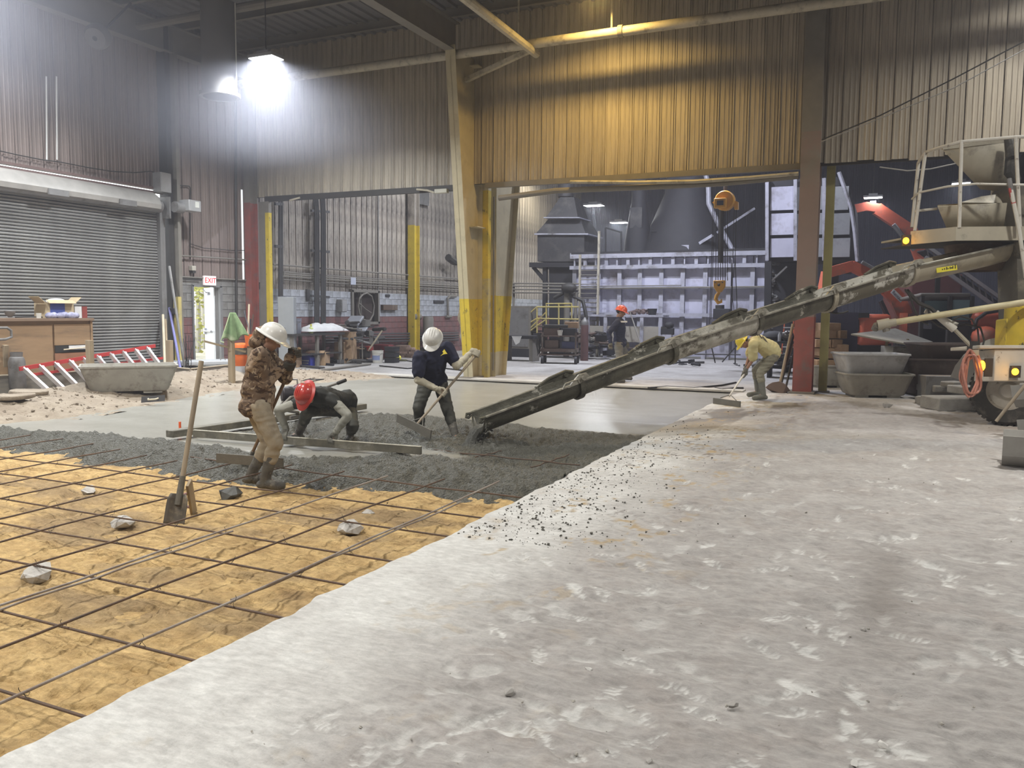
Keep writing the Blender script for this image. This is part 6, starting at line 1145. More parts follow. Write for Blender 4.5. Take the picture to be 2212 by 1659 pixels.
part('flange', frus(1154, 1270, 507, 1154, 1270, 504, 1.8, 1.8, Yh-0.1), M_FFRAME, t); part('flange', frus(1174, 1252, 471, 1174, 1252, 469, 1.4, 1.4, Yh-0.1), M_FFRAME, t); part('base_beam', frus(1143, 1290, 577, 1143, 1290, 567, 1.9, 1.9, Yh-0.2), M_BLACK, t)
part('support_box', frus(1186, 1240, 800, 1186, 1240, 577, 1.2, 1.2), M_BLACK, t); part('brace', MB().beam(WY(1152, 577, Yh), WY(1182, 612, Yh), 0.12, 0.12), M_BLACK, t); part('leg', MB().beam(WY(1178, 577, Yh), V((xY(1178, Yh), Yh, 0)), 0.16, 0.16), M_BLACK, t)
part('stack', MB().lathe([(0.3, 0), (0.3, 5.0)], WY(1222, 426, Yh+0.6), n=16), M_HOODM, t)
mb = MB()
mb.tube([WY(1110, 612, YF-0.9), V((WY(1110, 612, YF-0.9).x, YF-0.9, 0))], 0.05, 6)
for k, y in enumerate((612, 618, 625, 632)): mb.tube([WY(1100, y, YF-1), WY(1250, y+1, YF-1)], 0.03, 6)
obj('pipe_rack', mb, M_STEEL, 'bundle of dark horizontal pipes running to the furnace', 'pipe')
t = thing('burner', 'tangled dark valves and burner pipes under the fume hood', 'machine', (xY(1225, YF-1.2), YF-1.2, 0)); q = V((xY(1225, YF-1.2), YF-1.2, 0))
part('stand', MB().tube([q, q+Zu*2.5], 0.11, 10).tube([q+V((0.3, 0, 0)), q+V((0.35, 0, 2.3))], 0.06, 8), M_STEEL, t); part('valve', MB().ell(q+V((0.1, -0.1, 2.45)), (0.3, 0.2, 0.2)).tube([q+V((-0.5, 0, 2.1)), q+V((-0.1, 0, 2.3)), q+V((0.6, 0, 2.0)), q+V((0.75, 0, 1.4))], 0.07, 8), M_DARKSTEEL, t)
t = thing('grey_cabinet', 'plain grey cabinet box left of the yellow stair rails', 'cabinet', (xY(1125, YF-2), YF-2, 0)); part('box', MB().box((xY(1128, YF-2), YF-2, 1.05), (0.95, 0.7, 1.5)), M_STEEL, t); part('base', MB().box((xY(1128, YF-2), YF-2, 0.15), (1.0, 0.7, 0.3)), M_BLACK, t); part('door', MB().box((xY(1128, YF-2), YF-2.36, 1.05), (0.8, 0.02, 1.35)), M_GREYSTEEL, t)
# tall grey box bin with curved side at upper right
Yb = 27.0; t = thing('dust_collector', 'tall grey panelled collector box hanging behind the red column', 'machine', WY(1750, 560, Yb))
x0, x1, x2 = xY(1655, Yb), xY(1838, Yb), xY(1848, Yb); za, zb2 = zY(1750, 563, Yb), zY(1750, 385, Yb)
part('box', MB().prism([V((x0, Yb+0.05, za)), V((x2, Yb+0.05, za+0.02)), V((x1, Yb+0.05, za+1.6)), V((x1-0.35, Yb+0.05, zb2)), V((x0, Yb+0.05, zb2))], (0, 2.2, 0)), M_BLACK, t)
for i, (xa_, xb_) in enumerate(((1664, 1716), (1720, 1778), (1782, 1834))):
    for ya, yb_ in ((402, 455), (460, 508), (514, 556)):
        a, b = WY(xa_, yb_, Yb), WY(xb_+(3 if yb_ > 500 and i == 2 else 0), ya, Yb); part('panel', MB().box(((a.x+b.x)/2, Yb, (a.z+b.z)/2), (b.x-a.x, 0.06, b.z-a.z)), M_FURN if i == 0 else mat('grey_plate', (0.30, 0.31, 0.33), 0.5, 0.1, scale=1.2, dirt=(0.18, 0.18, 0.2), rnd=0.12), t)
for x in (1657, 1718, 1780): part('upright', MB().beam(WY(x, 563, Yb-0.06), WY(x, 385, Yb-0.06), 0.10, 0.08, up=(0, 1, 0)), M_FFRAME, t)
part('curved_edge', MB().tube([WY(1852, 565, Yb), WY(1846, 500, Yb), WY(1838, 450, Yb), WY(1822, 400, Yb), WY(1812, 372, Yb)], 0.06, 6), M_FFRAME, t)
part('leg', MB().beam(WY(1660, 565, Yb), V((xY(1662, Yb), Yb, 0)), 0.2, 0.2).beam(WY(1835, 565, Yb+0.3), WY(1831, 592, Yb+0.3), 0.18, 0.18), M_BLACK, t)
part('leg', MB().beam(V((xY(1795, Yb), Yb+1.8, 0)), V((xY(1795, Yb), Yb+1.8, za)), 0.2, 0.2), M_DARKSTEEL, t)
t = thing('slag_hopper', 'rough soot and slag crusted hopper at the right end of the furnace', 'machine', (xY(1672, Yb+1), Yb+1, 0)); mb = MB(); rs = np.random.RandomState(6)
part('body', MB().box((xY(1690, Yb+1), Yb+1.2, 1.6), (0.9, 1.0, 3.2)), M_BLACK, t)
for i in range(26): rock_mb(mb, (xY(1664, Yb+1)+rs.rand()*0.25, Yb+0.7, 0.6+2.6*rs.rand()), 0.12+rs.rand()*0.08, rs)
o_ = part('crust', mb, mat('slag', (0.16, 0.155, 0.15), 0.9, scale=5, col2=(0.06, 0.06, 0.06)), t); o_['kind'] = 'stuff'
part('lever', MB().beam(WY(1668, 606, Yb), WY(1700, 576, Yb), 0.15, 0.05), M_GREYSTEEL, t)
# hoist, chains, hook block
Yc = 24.0; q = WY(1566, 434, Yc); t = thing('chain_hoist', 'orange yellow chain hoist hanging on cables in the back hall', 'hoist', q)
M_HY = mat('hoist_yellow', (0.72, 0.36, 0.03), 0.45, scale=5)
R_ = None
part('housing', MB().lathe([(0.0, -0.12), (0.25, -0.12), (0.28, -0.08), (0.28, 0.08), (0.25, 0.12), (0.0, 0.12)], q+V((0, 0, 0.0)), rx(PI/2), n=24), M_HY, t)
part('control_box', MB().box(WY(1559, 441, Yc)+V((0, -0.2, 0)), (0.33, 0.2, 0.27)), M_HY, t, bevel=0.02); part('panel_window', MB().box(WY(1560, 441, Yc)+V((0, -0.31, 0)), (0.18, 0.02, 0.13)), M_BLACK, t)
part('side_arm', MB().prism([WY(1538, 437, Yc), WY(1552, 430, Yc), WY(1552, 441, Yc), WY(1543, 442, Yc)], (0, 0.1, 0)).prism([WY(1580, 430, Yc), WY(1594, 436, Yc), WY(1594, 452, Yc), WY(1586, 452, Yc), WY(1585, 440, Yc)], (0, 0.15, 0)), M_HY, t); part('sheave_eye', MB().tube([q+V((0, 0, 0.25)), q+V((0, 0, 0.62))], 0.05, 8), mat('rust_brown', (0.10, 0.065, 0.045), 0.8), t)
for i in range(6): 
    xx = 1547+i*4.8; part('hoist_chain', MB().tube([WY(xx, 448, Yc), WY(xx-1+0.3*i, 606, Yc)], 0.011, 5), M_DARKSTEEL, t)
part('chain_bag', MB().tube([WY(1559, 448, Yc), WY(1557, 568, Yc)], 0.07, 8), M_DARKSTEEL, t)
for xx, yb_ in ((1543, 690), (1540, 700), (1591, 600), (1586, 760)): part('pull_chain', MB().tube([WY(xx, 445, Yc+0.1), WY(xx-3, 560, Yc+0.1), WY(xx-7, yb_, Yc+0.1)], 0.010, 5), M_DARKSTEEL, t)
part('pendant_cable', MB().tube([WY(1580, 560, Yc), WY(1581, 640, Yc), WY(1590, 700, Yc), WY(1592, 660, Yc), WY(1588, 560, Yc)], 0.012, 5), M_CABLE, t)
part('suspension', MB().tube([q+V((0, 0, 0.6)), q+V((0, 0, 5.4))], 0.02, 6), M_CABLE, t)
q = WY(1554, 618, Yc); t2 = thing('hook_block', 'orange yellow hook block hanging below the chain hoist', 'hook', q)
part('block', MB().prism([q+V((x, -0.09, z)) for x, z in ((-0.16, 0.16), (0.16, 0.16), (0.16, -0.02), (0.06, -0.17), (-0.06, -0.17), (-0.15, -0.02))], (0, 0.18, 0)), M_HY, t2, bevel=0.015); hk = q+V((0, 0, -0.17))
part('hook', MB().tube([hk, hk+V((-0.07, 0, -0.1)), hk+V((-0.09, 0, -0.2)), hk+V((-0.02, 0, -0.30)), hk+V((0.06, 0, -0.27)), hk+V((0.07, 0, -0.20))], [0.045, 0.055, 0.055, 0.055, 0.045, 0.02], 8), M_HY, t2)
part('bolt', MB().ell(q+V((0, -0.1, 0.03)), (0.04, 0.03, 0.04)).ell(q+V((-0.1, -0.1, 0.1)), (0.02, 0.02, 0.02)).ell(q+V((0.1, -0.1, 0.1)), (0.02, 0.02, 0.02)), M_BLACK, t2)
# cylinder, welding cart, yellow stairs
p = G(1262, 779); t = thing('gas_cylinder', 'tall rust red gas cylinder with a grey shoulder beside the welding cart', 'cylinder', p)
part('body', MB().lathe([(0.0, 0), (0.125, 0), (0.13, 0.02), (0.13, 1.18)], p, n=20), mat('cyl_red', (0.16, 0.08, 0.075), 0.6, scale=5, col2=(0.11, 0.06, 0.06)), t); part('shoulder', MB().lathe([(0.13, 1.18), (0.128, 1.25), (0.10, 1.33), (0.05, 1.38), (0.03, 1.44), (0, 1.44)], p, n=20), M_GREYSTEEL, t)
p = G(1207, 786); t = thing('welding_cart', 'rusty steel welding cart on castors crowded with welding gear', 'cart', p); M_RC = mat('cart_rust', (0.10, 0.065, 0.05), 0.7, scale=5, dirt=(0.2, 0.18, 0.16)); Rc = rz(YAW*0.6); 
def cp(x, y, z): return V(p)+Rc @ V((x, y, z))
part('frame', MB().box(cp(0, 0.3, 0.42), (1.15, 0.65, 0.10), Rc).box(cp(0, 0.3, 0.28), (1.2, 0.7, 0.04), Rc), M_RC, t)
part('shelf', MB().box(cp(0, 0.3, 0.86), (1.15, 0.65, 0.04), Rc), M_RC, t)
for x, y in ((-.52, 0), (.52, 0), (-.52, .6), (.52, .6)):
    part('post', MB().box(cp(x, y, 0.62), (0.05, 0.05, 0.7), Rc), M_RC, t); part('castor', MB().tube([cp(x-0.03, y-0.02, 0.12), cp(x+0.05, y-0.02, 0.12)], 0.12, 14).box(cp(x, y, 0.22), (0.06, 0.1, 0.1), Rc), M_BLACK, t)
for nm, q_, sz, m, lab in (('cardboard_box', (0.36, 0.3, 1.20), (0.42, 0.35, 0.20), mat('cardboard', (0.34, 0.22, 0.13), 0.8, scale=4), 'cardboard box on top of the welding cart'), ('welder', (0.30, 0.3, 0.99), (0.42, 0.42, 0.24), M_BLACK, 'black welding machine under the cardboard box on the cart'), ('wire_feeder', (-0.25, 0.3, 0.99), (0.5, 0.4, 0.22), M_RC, 'brown wire feeder on the left of the welding cart'), ('tool_tray', (-0.12, 0.3, 1.16), (0.75, 0.4, 0.10), M_DARKSTEEL, 'dark tray of tools along the top of the welding cart'), ('blue_case', (0.3, 0.28, 0.58), (0.45, 0.4, 0.22), mat('case_blue', (0.03, 0.035, 0.09), 0.6), 'dark blue case on the lower shelf of the welding cart'), ('motor_unit', (-0.25, 0.28, 0.60), (0.45, 0.4, 0.26), M_RC, 'brown motor on the lower shelf of the welding cart')):
    obj(nm, MB().box(cp(*q_), sz, Rc), m, lab, 'box', bevel=0.015)
obj('white_cup', MB().lathe([(0, 0), (0.06, 0), (0.09, 0.16), (0.08, 0.16), (0, 0.02)], cp(0.03, -0.02, 0.88), n=16), mat('cup_white', (0.6, 0.57, 0.5), 0.5), 'small off white cup on the welding cart shelf', 'cup')
mb = MB(); rs = np.random.RandomState(11)
for k in range(9): a0 = cp(-0.6-rs.rand()*0.12, 0.05+rs.rand()*0.3, 0.95); mb.tube([a0, a0+V((-0.08+rs.rand()*.1, 0, -0.35)), a0+V((0, 0, -0.75+rs.rand()*.2)), a0+V((0.12, 0, -0.4)), a0+V((0.1, 0, 0))], 0.012, 5)
obj('cable_bundle', mb, M_CABLE, 'bundle of black welding cables hanging from the left side of the cart', 'cable')
t = thing('stair_railing', 'yellow pipe handrails of a small platform stair left of the gas cylinder', 'railing', (xY(1190, 27), 27, 0)); Ys = 27.0
for pts in ([(1110, 728), (1110, 706), (1160, 663), (1250, 663)], [(1127, 728), (1180, 674), (1180, 656), (1235, 656)], [(1160, 663), (1160, 728)], [(1180, 656), (1180, 728)], [(1207, 656), (1207, 728)], [(1235, 656), (1235, 690)], [(1160, 688), (1250, 690)], [(1110, 718), (1160, 688)], [(1127, 728), (1180, 690)]): part('rail', MB().tube([WY(x, y, Ys) for x, y in pts], 0.028, 6), M_YELD, t)
for i in range(4): part('step', MB().box(WY(1130+i*12, 735-i*10, Ys+0.3), (0.5, 0.5, 0.04)), M_STEEL, t)
part('platform', MB().box(WY(1205, 722, Ys+0.4), (1.5, 0.9, 0.08)), M_BLACK, t)
for x in (1165, 1245): part('leg', MB().beam(WY(x, 722, Ys+0.4), V((xY(x, Ys+0.4), Ys+0.4, 0)), 0.08, 0.08), M_BLACK, t)
t = thing('steel_table', 'low dark table with white papers hanging left of the cart', 'table', (xY(1125, 25), 25, 0)); part('top', MB().box((xY(1125, 25), 25, 0.78), (1.25, 0.8, 0.10)), M_BLACK, t)
for dx in (-.5, .5): part('leg', MB().box((xY(1125, 25)+dx, 25, 0.37), (0.12, 0.6, 0.74)), M_STEEL, t)
part('paper', MB().prism([WY(1105, 726, 24.55), WY(1127, 726, 24.55), WY(1122, 740, 24.55), WY(1114, 745, 24.55)], (0, 0.01, 0)), mat('paper', (0.75, 0.75, 0.75), 0.7), t)
# dark clutter heaps around the furnace base, hoses on the floor
rs = np.random.RandomState(21)
def clutter(name, label, cat, c, n, spread, zmax, mats, smin=0.05, smax=0.22):
    t = thing(name, label, cat, c)
    for i in range(n):
        q = V(c)+V(((rs.rand()-.5)*spread[0], (rs.rand()-.5)*spread[1], 0)); z = rs.rand()**1.5*zmax; k = rs.randint(3); s_ = smin+rs.rand()*(smax-smin); mb = MB(); R = rz(rs.rand()*6) @ rx((rs.rand()-.5)*0.8)
        if k == 0: mb.box(q+Zu*(z+s_*0.4), (s_*1.6, s_, s_*0.8), R)
        elif k == 1: mb.tube([q+Zu*(z+s_*0.3), q+R @ V((s_*2.2, 0, 0))+Zu*(z+s_*0.4)], s_*0.22, 8)
        else: mb.tube([q+R @ V((s_*math.cos(a_), s_*math.sin(a_), 0))+Zu*(z+s_*0.5) for a_ in np.linspace(0, 5.8, 12)], s_*0.13, 6)
        part('scrap_piece', mb, mats[rs.randint(len(mats))], t)
    return t
CM = [M_BLACK, M_DARKSTEEL, M_RC, M_STEEL, M_BLACK]
clutter('scrap_heap', 'dark heap of machine parts between the gas cylinder and the man in the hoodie', 'scrap', (xY(1290, 27.2), 27.2, 0), 26, (1.3, 0.9), 0.85, CM, 0.1, 0.3)
clutter('scrap_heap', 'dark machine parts heap behind the middle of the chute', 'scrap', (xY(1400, 27.5), 27.5, 0), 16, (1.6, 0.8), 0.4, CM, 0.1, 0.25)
clutter('scrap_heap', 'low scatter of cables and rods on the floor below the hook block', 'scrap', (xY(1530, 25.5), 25.5, 0), 22, (4.5, 1.2), 0.05, CM, 0.08, 0.2)
clutter('scrap_heap', 'black equipment stacked behind the bending man in the yellow shirt', 'scrap', (xY(1690, 24), 24, 0), 26, (1.6, 0.9), 0.8, [M_BLACK, M_BLACK, M_DARKSTEEL, M_GREYSTEEL], 0.1, 0.3)
t = thing('dark_barrel', 'dark round bin standing behind the chute below the hook block', 'bin', G(1440, 772)); part('drum', MB().lathe([(0, 0), (0.42, 0), (0.45, 0.1), (0.45, 1.0), (0.42, 1.02), (0, 1.0)], G(1440, 772), n=20), M_RC, t); part('ring', MB().lathe([(0.46, 0.5), (0.475, 0.52), (0.46, 0.54)], G(1440, 772), n=20), M_BLACK, t)
t = thing('electrical_unit', 'dark motor box fixed on the furnace wall below the hook', 'box', WY(1562, 680, YF-0.4)); part('box', MB().box(WY(1560, 678, YF-0.4), (0.55, 0.4, 0.35)), M_BLACK, t, bevel=0.02); part('cap', MB().tube([WY(1555, 668, YF-0.4), WY(1555, 659, YF-0.4)], 0.15, 12), M_DARKSTEEL, t)
t = thing('sawhorse_frame', 'thin crossed metal frame standing on the floor under the chute', 'frame', G(1520, 775)); 
for a, b in (((1536, 745), (1545, 784)), ((1560, 782), (1610, 725)), ((1500, 765), (1600, 766)), ((1588, 735), (1588, 785))): part('rod', MB().tube([WY(*a, 26.2), WY(*b, 26.2)], 0.022, 6), M_DARKSTEEL, t)
# workbench with gear by the red column
t = thing('work_table', 'black work table cluttered with gear left of the red column', 'table', (xY(1697, 22), 22, 0)); zt2 = zY(1697, 739, 22)
part('top', MB().box((xY(1697, 22), 22, zt2), (0.75, 0.7, 0.05)), M_BLACK, t)
for dx in (-.32, .32): part('leg', MB().box((xY(1697, 22)+dx, 22, zt2/2), (0.06, 0.6, zt2)), M_BLACK, t)
obj('water_bottle', MB().lathe([(0, 0), (0.04, 0), (0.042, 0.15), (0.02, 0.2), (0.018, 0.23), (0, 0.23)], (xY(1687, 21.8), 21.8, zt2+0.025), n=14), mat('bottle_clear', (0.5, 0.52, 0.58), 0.2), 'clear water bottle on the black work table', 'bottle')
obj('welding_helmet', MB().ell((xY(1705, 21.9), 21.9, zt2+0.16), (0.15, 0.15, 0.15), nu=16, nv=10), mat('helmet_black', (0.06, 0.05, 0.05), 0.25, coat=0.6), 'shiny dark round helmet on the black work table', 'helmet')
obj('folded_tarp', MB().ell((xY(1676, 22.2), 22.2, zt2+0.12), (0.32, 0.25, 0.16), nu=10, nv=6), M_BLACK, 'black folded tarp on the left of the work table', 'tarp')
t = thing('orange_stepladder', 'orange stepladder standing behind the red column', 'ladder', G(1706, 790)); q = G(1706, 790)
xa, xb = xY(1697, q.y), xY(1716, q.y); zl = zY(1706, 693, q.y); M_ORL = mat('ladder_orange', (0.62, 0.13, 0.05), 0.5)
part('rail', MB().beam((xa-0.08, q.y, 0), (xa, q.y, zl), 0.06, 0.03), M_ORL, t); part('rail', MB().beam((xb+0.08, q.y, 0), (xb, q.y, zl), 0.06, 0.03), M_ORL, t)
for i in range(5): part('rung', MB().box(((xa+xb)/2, q.y, 0.28+i*0.3), (xb-xa+0.06, 0.08, 0.03)), mat('alu', (0.62, 0.62, 0.62), 0.35, 0.6), t)
for i, (x0_, y0_, x1_, y1_) in enumerate(((1713, 700, 1683, 838), (1714, 725, 1686, 836), (1712, 745, 1681, 842), (1714, 765, 1698, 835))):
    obj('leaning_pole', MB().tube([WY(x0_, y0_, 18.25), WY(x1_, y1_, 17.9)], 0.022 if i else 0.03, 8), M_HANDLE if i in (0, 2) else M_DARKSTEEL, ['thick pale pole leaning against the red column, leftmost foot but one', 'dark rod leaning against the red column', 'pale pole leaning lowest against the red column', 'short dark rod leaning closest to the red column'][i], 'pole')
p = G(1690, 850); mb = MB(); rock_mb(mb, (p.x-0.1, p.y+0.2, 0.0), 0.22, np.random.RandomState(4), 0.6, 2); obj('dark_bag', mb, M_RC, 'dark lumpy bag at the foot of the red column', 'bag')
for i, pts in enumerate(([(1400, 838), (1440, 835), (1500, 838), (1560, 832), (1590, 826)], [(1545, 838), (1560, 841), (1590, 838), (1606, 838)], [(1090, 760), (1150, 764), (1230, 765), (1300, 760), (1400, 764)], [(1000, 790), (960, 778), (900, 782), (850, 775), (780, 778)], [(1000, 800), (930, 792), (880, 796), (820, 790)], [(1100, 755), (1050, 758), (1000, 755), (940, 757), (880, 762)])):
    wire('floor_cable', ['thin cable on the floor behind the chute near the yellow shirt man', 'short dark rod lying near the raking man in yellow', 'black hose lying along the back hall floor by the cart', 'grey hose curving over the floor behind the navy T-shirt man', 'second hose lying nearer on the floor behind the navy T-shirt man', 'black cable lying beyond the centre column'][i], [G(x, y, 0.02) for x, y in pts], 0.02, M_CABLE)
# ================================================================ far block wall fittings (X=-16 plane)
def wl_(x, y, off=0.1): return WX(x, y, -16+off)
M_COND = mat('conduit_dark', (0.07, 0.068, 0.07), 0.6, 0.2)
t = thing('conduit_riser', 'group of tall dark conduits clamped side by side on the far wall', 'pipe', wl_(690, 715, 0.3))
for k, x in enumerate((681, 684.5, 688, 695, 698.5, 702)): part('conduit', MB().tube([wl_(x-3 if k < 3 else x-2, 425, .25), wl_(x, 465, .25), wl_(x, 716, .25)], 0.032, 6), M_COND, t)
for y in (456, 542, 640): part('clamp_bar', MB().beam(wl_(672, y-1, .22), wl_(711, y+2, .22), 0.06, 0.07), M_COND, t)
t = thing('conduit_riser', 'pair of dark conduits near the slim yellow post', 'pipe', wl_(606, 640, 0.3))
for x in (604, 608.5): part('conduit', MB().tube([wl_(x, 430, .2), wl_(x, 640, .2)], 0.04, 6), M_COND, t)
for y in (440, 532): part('clamp', MB().beam(wl_(594, y, .2), wl_(610, y+1, .2), 0.07, 0.08), M_COND, t)
mb = MB(); t = thing('conduit_run', 'long horizontal conduits stacked along the top of the block wall', 'pipe', wl_(800, 600, 0.2))
for k, (ya, yb, r) in enumerate(((571, 603, .026), (588, 614, .022), (592, 618, .022), (597, 622, .022), (604, 627, .018))): part('conduit', MB().tube([wl_(590 if k == 0 else 612, ya, .15), wl_(800, (ya*0.5+yb*0.5)+1, .15), wl_(1000, yb, .15)], r, 6), M_STEEL, t)
part('drop', MB().tube([wl_(625, 587, .15), wl_(615, 588, .15), wl_(610, 600, .15), wl_(609, 640, .15)], 0.024, 6), M_STEEL, t)
wire('conduit', 'thin pale riser pipe left of the yellow wall column', [wl_(817, 420, .12), wl_(817, 690, .12)], 0.022, M_GREYSTEEL, 'pipe')
t = thing('conduit_low', 'low horizontal pipes along the red painted foot of the wall', 'pipe', wl_(850, 735, 0.2))
for k in range(4): part('conduit', MB().tube([wl_(700, 722+k*6, .2), wl_(990, 719+k*5, .2)], 0.028, 6), M_COND, t)
# sheet patch, window opening with cable loop
obj('sheet_patch', MB().prism([wl_(890, 415, .12), wl_(926, 417, .12), wl_(926, 445, .12), wl_(892, 438, .12)], (0.02, 0, 0)), M_GREYSTEEL, 'pale metal patch high on the far panels', 'patch')
t = thing('window_1', 'dark square opening in the block wall with a steel frame', 'window', wl_(783, 660)); t['kind'] = 'structure'
for k in list(t.keys()):
    if k in ('category',): del t[k]
part('dark_backing', MB().box((-16.6, 23.3, 1.71), (1.0, 1.7, 1.2)), mat('backing_brown', (0.05, 0.035, 0.03), 0.9), t);  # closed dark box added behind the opening, its colour standing in for unlit depth
part('window_frame', MB().box((-15.93, 22.55, 1.71), (0.14, 0.09, 1.1)).box((-15.93, 24.05, 1.71), (0.14, 0.09, 1.1)).box((-15.93, 23.3, 2.24), (0.14, 1.6, 0.09)).box((-15.93, 23.3, 1.18), (0.14, 1.6, 0.09)).box((-15.95, 23.05, 1.71), (0.1, 0.07, 1.1)), M_STEEL, t)
lp = [(784, 636), (776, 645), (774, 662), (777, 678), (785, 690), (798, 694), (806, 680), (808, 660), (803, 640), (793, 633), (784, 636)]
wire('cable_loop', 'big loop of grey cable hanging in the dark wall opening', [wl_(x, y, .22) for x, y in lp], 0.028, M_STEEL); wire('cable', 'stray cable crossing the dark wall opening', [wl_(x, y, .2) for x, y in ((776, 655), (790, 668), (802, 676))], 0.016, M_STEEL)
def wbox(name, label, cat, x0, y0, x1, y1, d, m, sub=None, off=0.08):
    a, b = wl_(x0, y1, off), wl_(x1, y0, off); z0, z1 = min(a.z, b.z), max(a.z, b.z); c = V((-16+off+d/2, (a.y+b.y)/2, (z0+z1)/2)); t = thing(name, label, cat, (c.x, c.y, z0)); part('box', MB().box(c, (d, abs(b.y-a.y), z1-z0)), m, t, bevel=0.01)
    if sub: part(sub, MB().box(c+V((d/2+0.005, 0, 0)), (0.02, abs(b.y-a.y)*0.85, (z1-z0)*0.9)), mat('box_lid', (0.42, 0.42, 0.42), 0.4, 0.3), t)
    return t
wbox('switch_box', 'grey switch box with a lever on the block wall left of the opening', 'box', 727, 647, 738, 674, .2, M_GREYSTEEL, 'lid'); wbox('notice', 'small pale blue notice at the top of the block wall', 'sign', 757, 600, 768, 615, .02, mat('notice', (0.5, 0.53, 0.62), 0.6), None, .2)
wbox('meter_box', 'rusty brown panel box right of the dark opening', 'box', 822, 659, 853, 670, .12, mat('rust_brown', (0.10, 0.065, 0.045), 0.8)); wbox('wall_vent', 'thin dark slot vent in the block wall near the column', 'vent', 936, 649, 958, 655, .04, M_BLACK); wbox('wall_vent', 'thin dark slot vent beside the pale riser pipe', 'vent', 832, 636, 841, 641, .04, M_BLACK)
wbox('hanging_tool', 'short dark pipe hanging on the block wall at left', 'pipe', 660, 625, 664, 650, .08, M_COND); wbox('junction', 'pale junction box right of the yellow wall column', 'box', 888, 652, 896, 665, .15, M_GREYSTEEL); 
t = thing('pump', 'dusty motor fixed on the wall right of the yellow column', 'machine', wl_(897, 690)); part('motor', MB().tube([wl_(888, 684, .2), wl_(905, 684, .2)], 0.14, 12), M_STEEL, t); part('bracket', MB().box(wl_(896, 694, .15), (0.2, 0.4, 0.12)), M_DARKSTEEL, t)
t = thing('wall_phone', 'grey ladder shaped bracket mounted low on the far block wall', 'bracket', wl_(965, 660)); part('frame', MB().tube([wl_(968, 684, .15), wl_(967, 645, .15), wl_(972, 640, .15), wl_(985, 640, .15)], 0.05, 6).tube([wl_(964, 684, .15), wl_(975, 684, .15)], 0.05, 6), M_STEEL, t)
t = thing('wall_hook', 'dark bulky hose coupling hanging high beside the centre column', 'hose', wl_(990, 560)); part('elbow', MB().tube([wl_(968, 556, .5), wl_(980, 565, .5), wl_(990, 566, .5), wl_(998, 556, .4), wl_(1004, 554, .3)], 0.14, 8), M_DARKSTEEL, t); part('pipe', MB().tube([wl_(988, 515, .3), wl_(988, 560, .3)], 0.08, 8), M_STEEL, t)
t = thing('vertical_tank', 'dull metal tank tube standing against the wall behind the white hard hat', 'tank', wl_(925, 740, .4)); q = wl_(925, 740, .5); part('tube', MB().lathe([(0, 0), (0.2, 0), (0.2, 1.05), (0.17, 1.15), (0, 1.15)], (q.x, q.y, 0.25), n=16), M_STEEL, t); part('foot', MB().box((q.x, q.y, 0.13), (0.5, 0.5, 0.26)), M_DARKSTEEL, t)
# bench with cloth, boxes, buckets
def pb(x, y):
    p = G(x, y)
    if p.x < -15.2: p = WX(x, y, -15.2); p.z = 0
    return p
M_CARD = mat('cardboard_tan', (0.40, 0.27, 0.16), 0.85, scale=4, col2=(0.33, 0.22, 0.13)); M_BUCKET = mat('bucket_white', (0.68, 0.67, 0.62), 0.5, scale=6, col2=(0.58, 0.56, 0.5), dirt=(0.35, 0.3, 0.25))
p = pb(612, 792); t = thing('locker_panel', 'tall pale grey metal panel standing at the left end of the bench', 'cabinet', p); part('panel', MB().box((p.x, p.y+0.2, 0.98), (0.42, 0.42, 1.95), rz(0.5)), mat('panel_pale', (0.38, 0.40, 0.42), 0.5, 0.2, scale=2), t, bevel=0.01); part('handle', MB().box((p.x+0.10, p.y-0.06, 1.05), (0.04, 0.03, 0.14), rz(0.5)), M_BLACK, t)
b0_, b1_ = V((-14.9, 18.7, 0)), V((-14.9, 22.3, 0)); zt3 = 1.02; b0_ = G(628, 800); b0_ = V((-15.2, 19.2, 0)); 
ya_, yb__ = WX(628, 720, -14.9).y, WX(742, 722, -14.9).y; zt3 = WX(690, 722, -14.9).z
t = thing('workbench', 'long dark workbench along the block wall under the white cloth', 'table', (-15.2, (ya_+yb__)/2, 0)); part('top', MB().box((-15.25, (ya_+yb__)/2, zt3), (0.8, yb__-ya_, 0.06)), M_DARKSTEEL, t)
for y in (ya_+0.1, (ya_+yb__)/2, yb__-0.1): part('leg', MB().box((-14.95, y, zt3/2), (0.08, 0.08, zt3)).box((-15.55, y, zt3/2), (0.08, 0.08, zt3)), M_STEEL, t)
part('lower_shelf', MB().box((-15.25, (ya_+yb__)/2, 0.35), (0.7, yb__-ya_-0.2, 0.04)), M_DARKSTEEL, t)
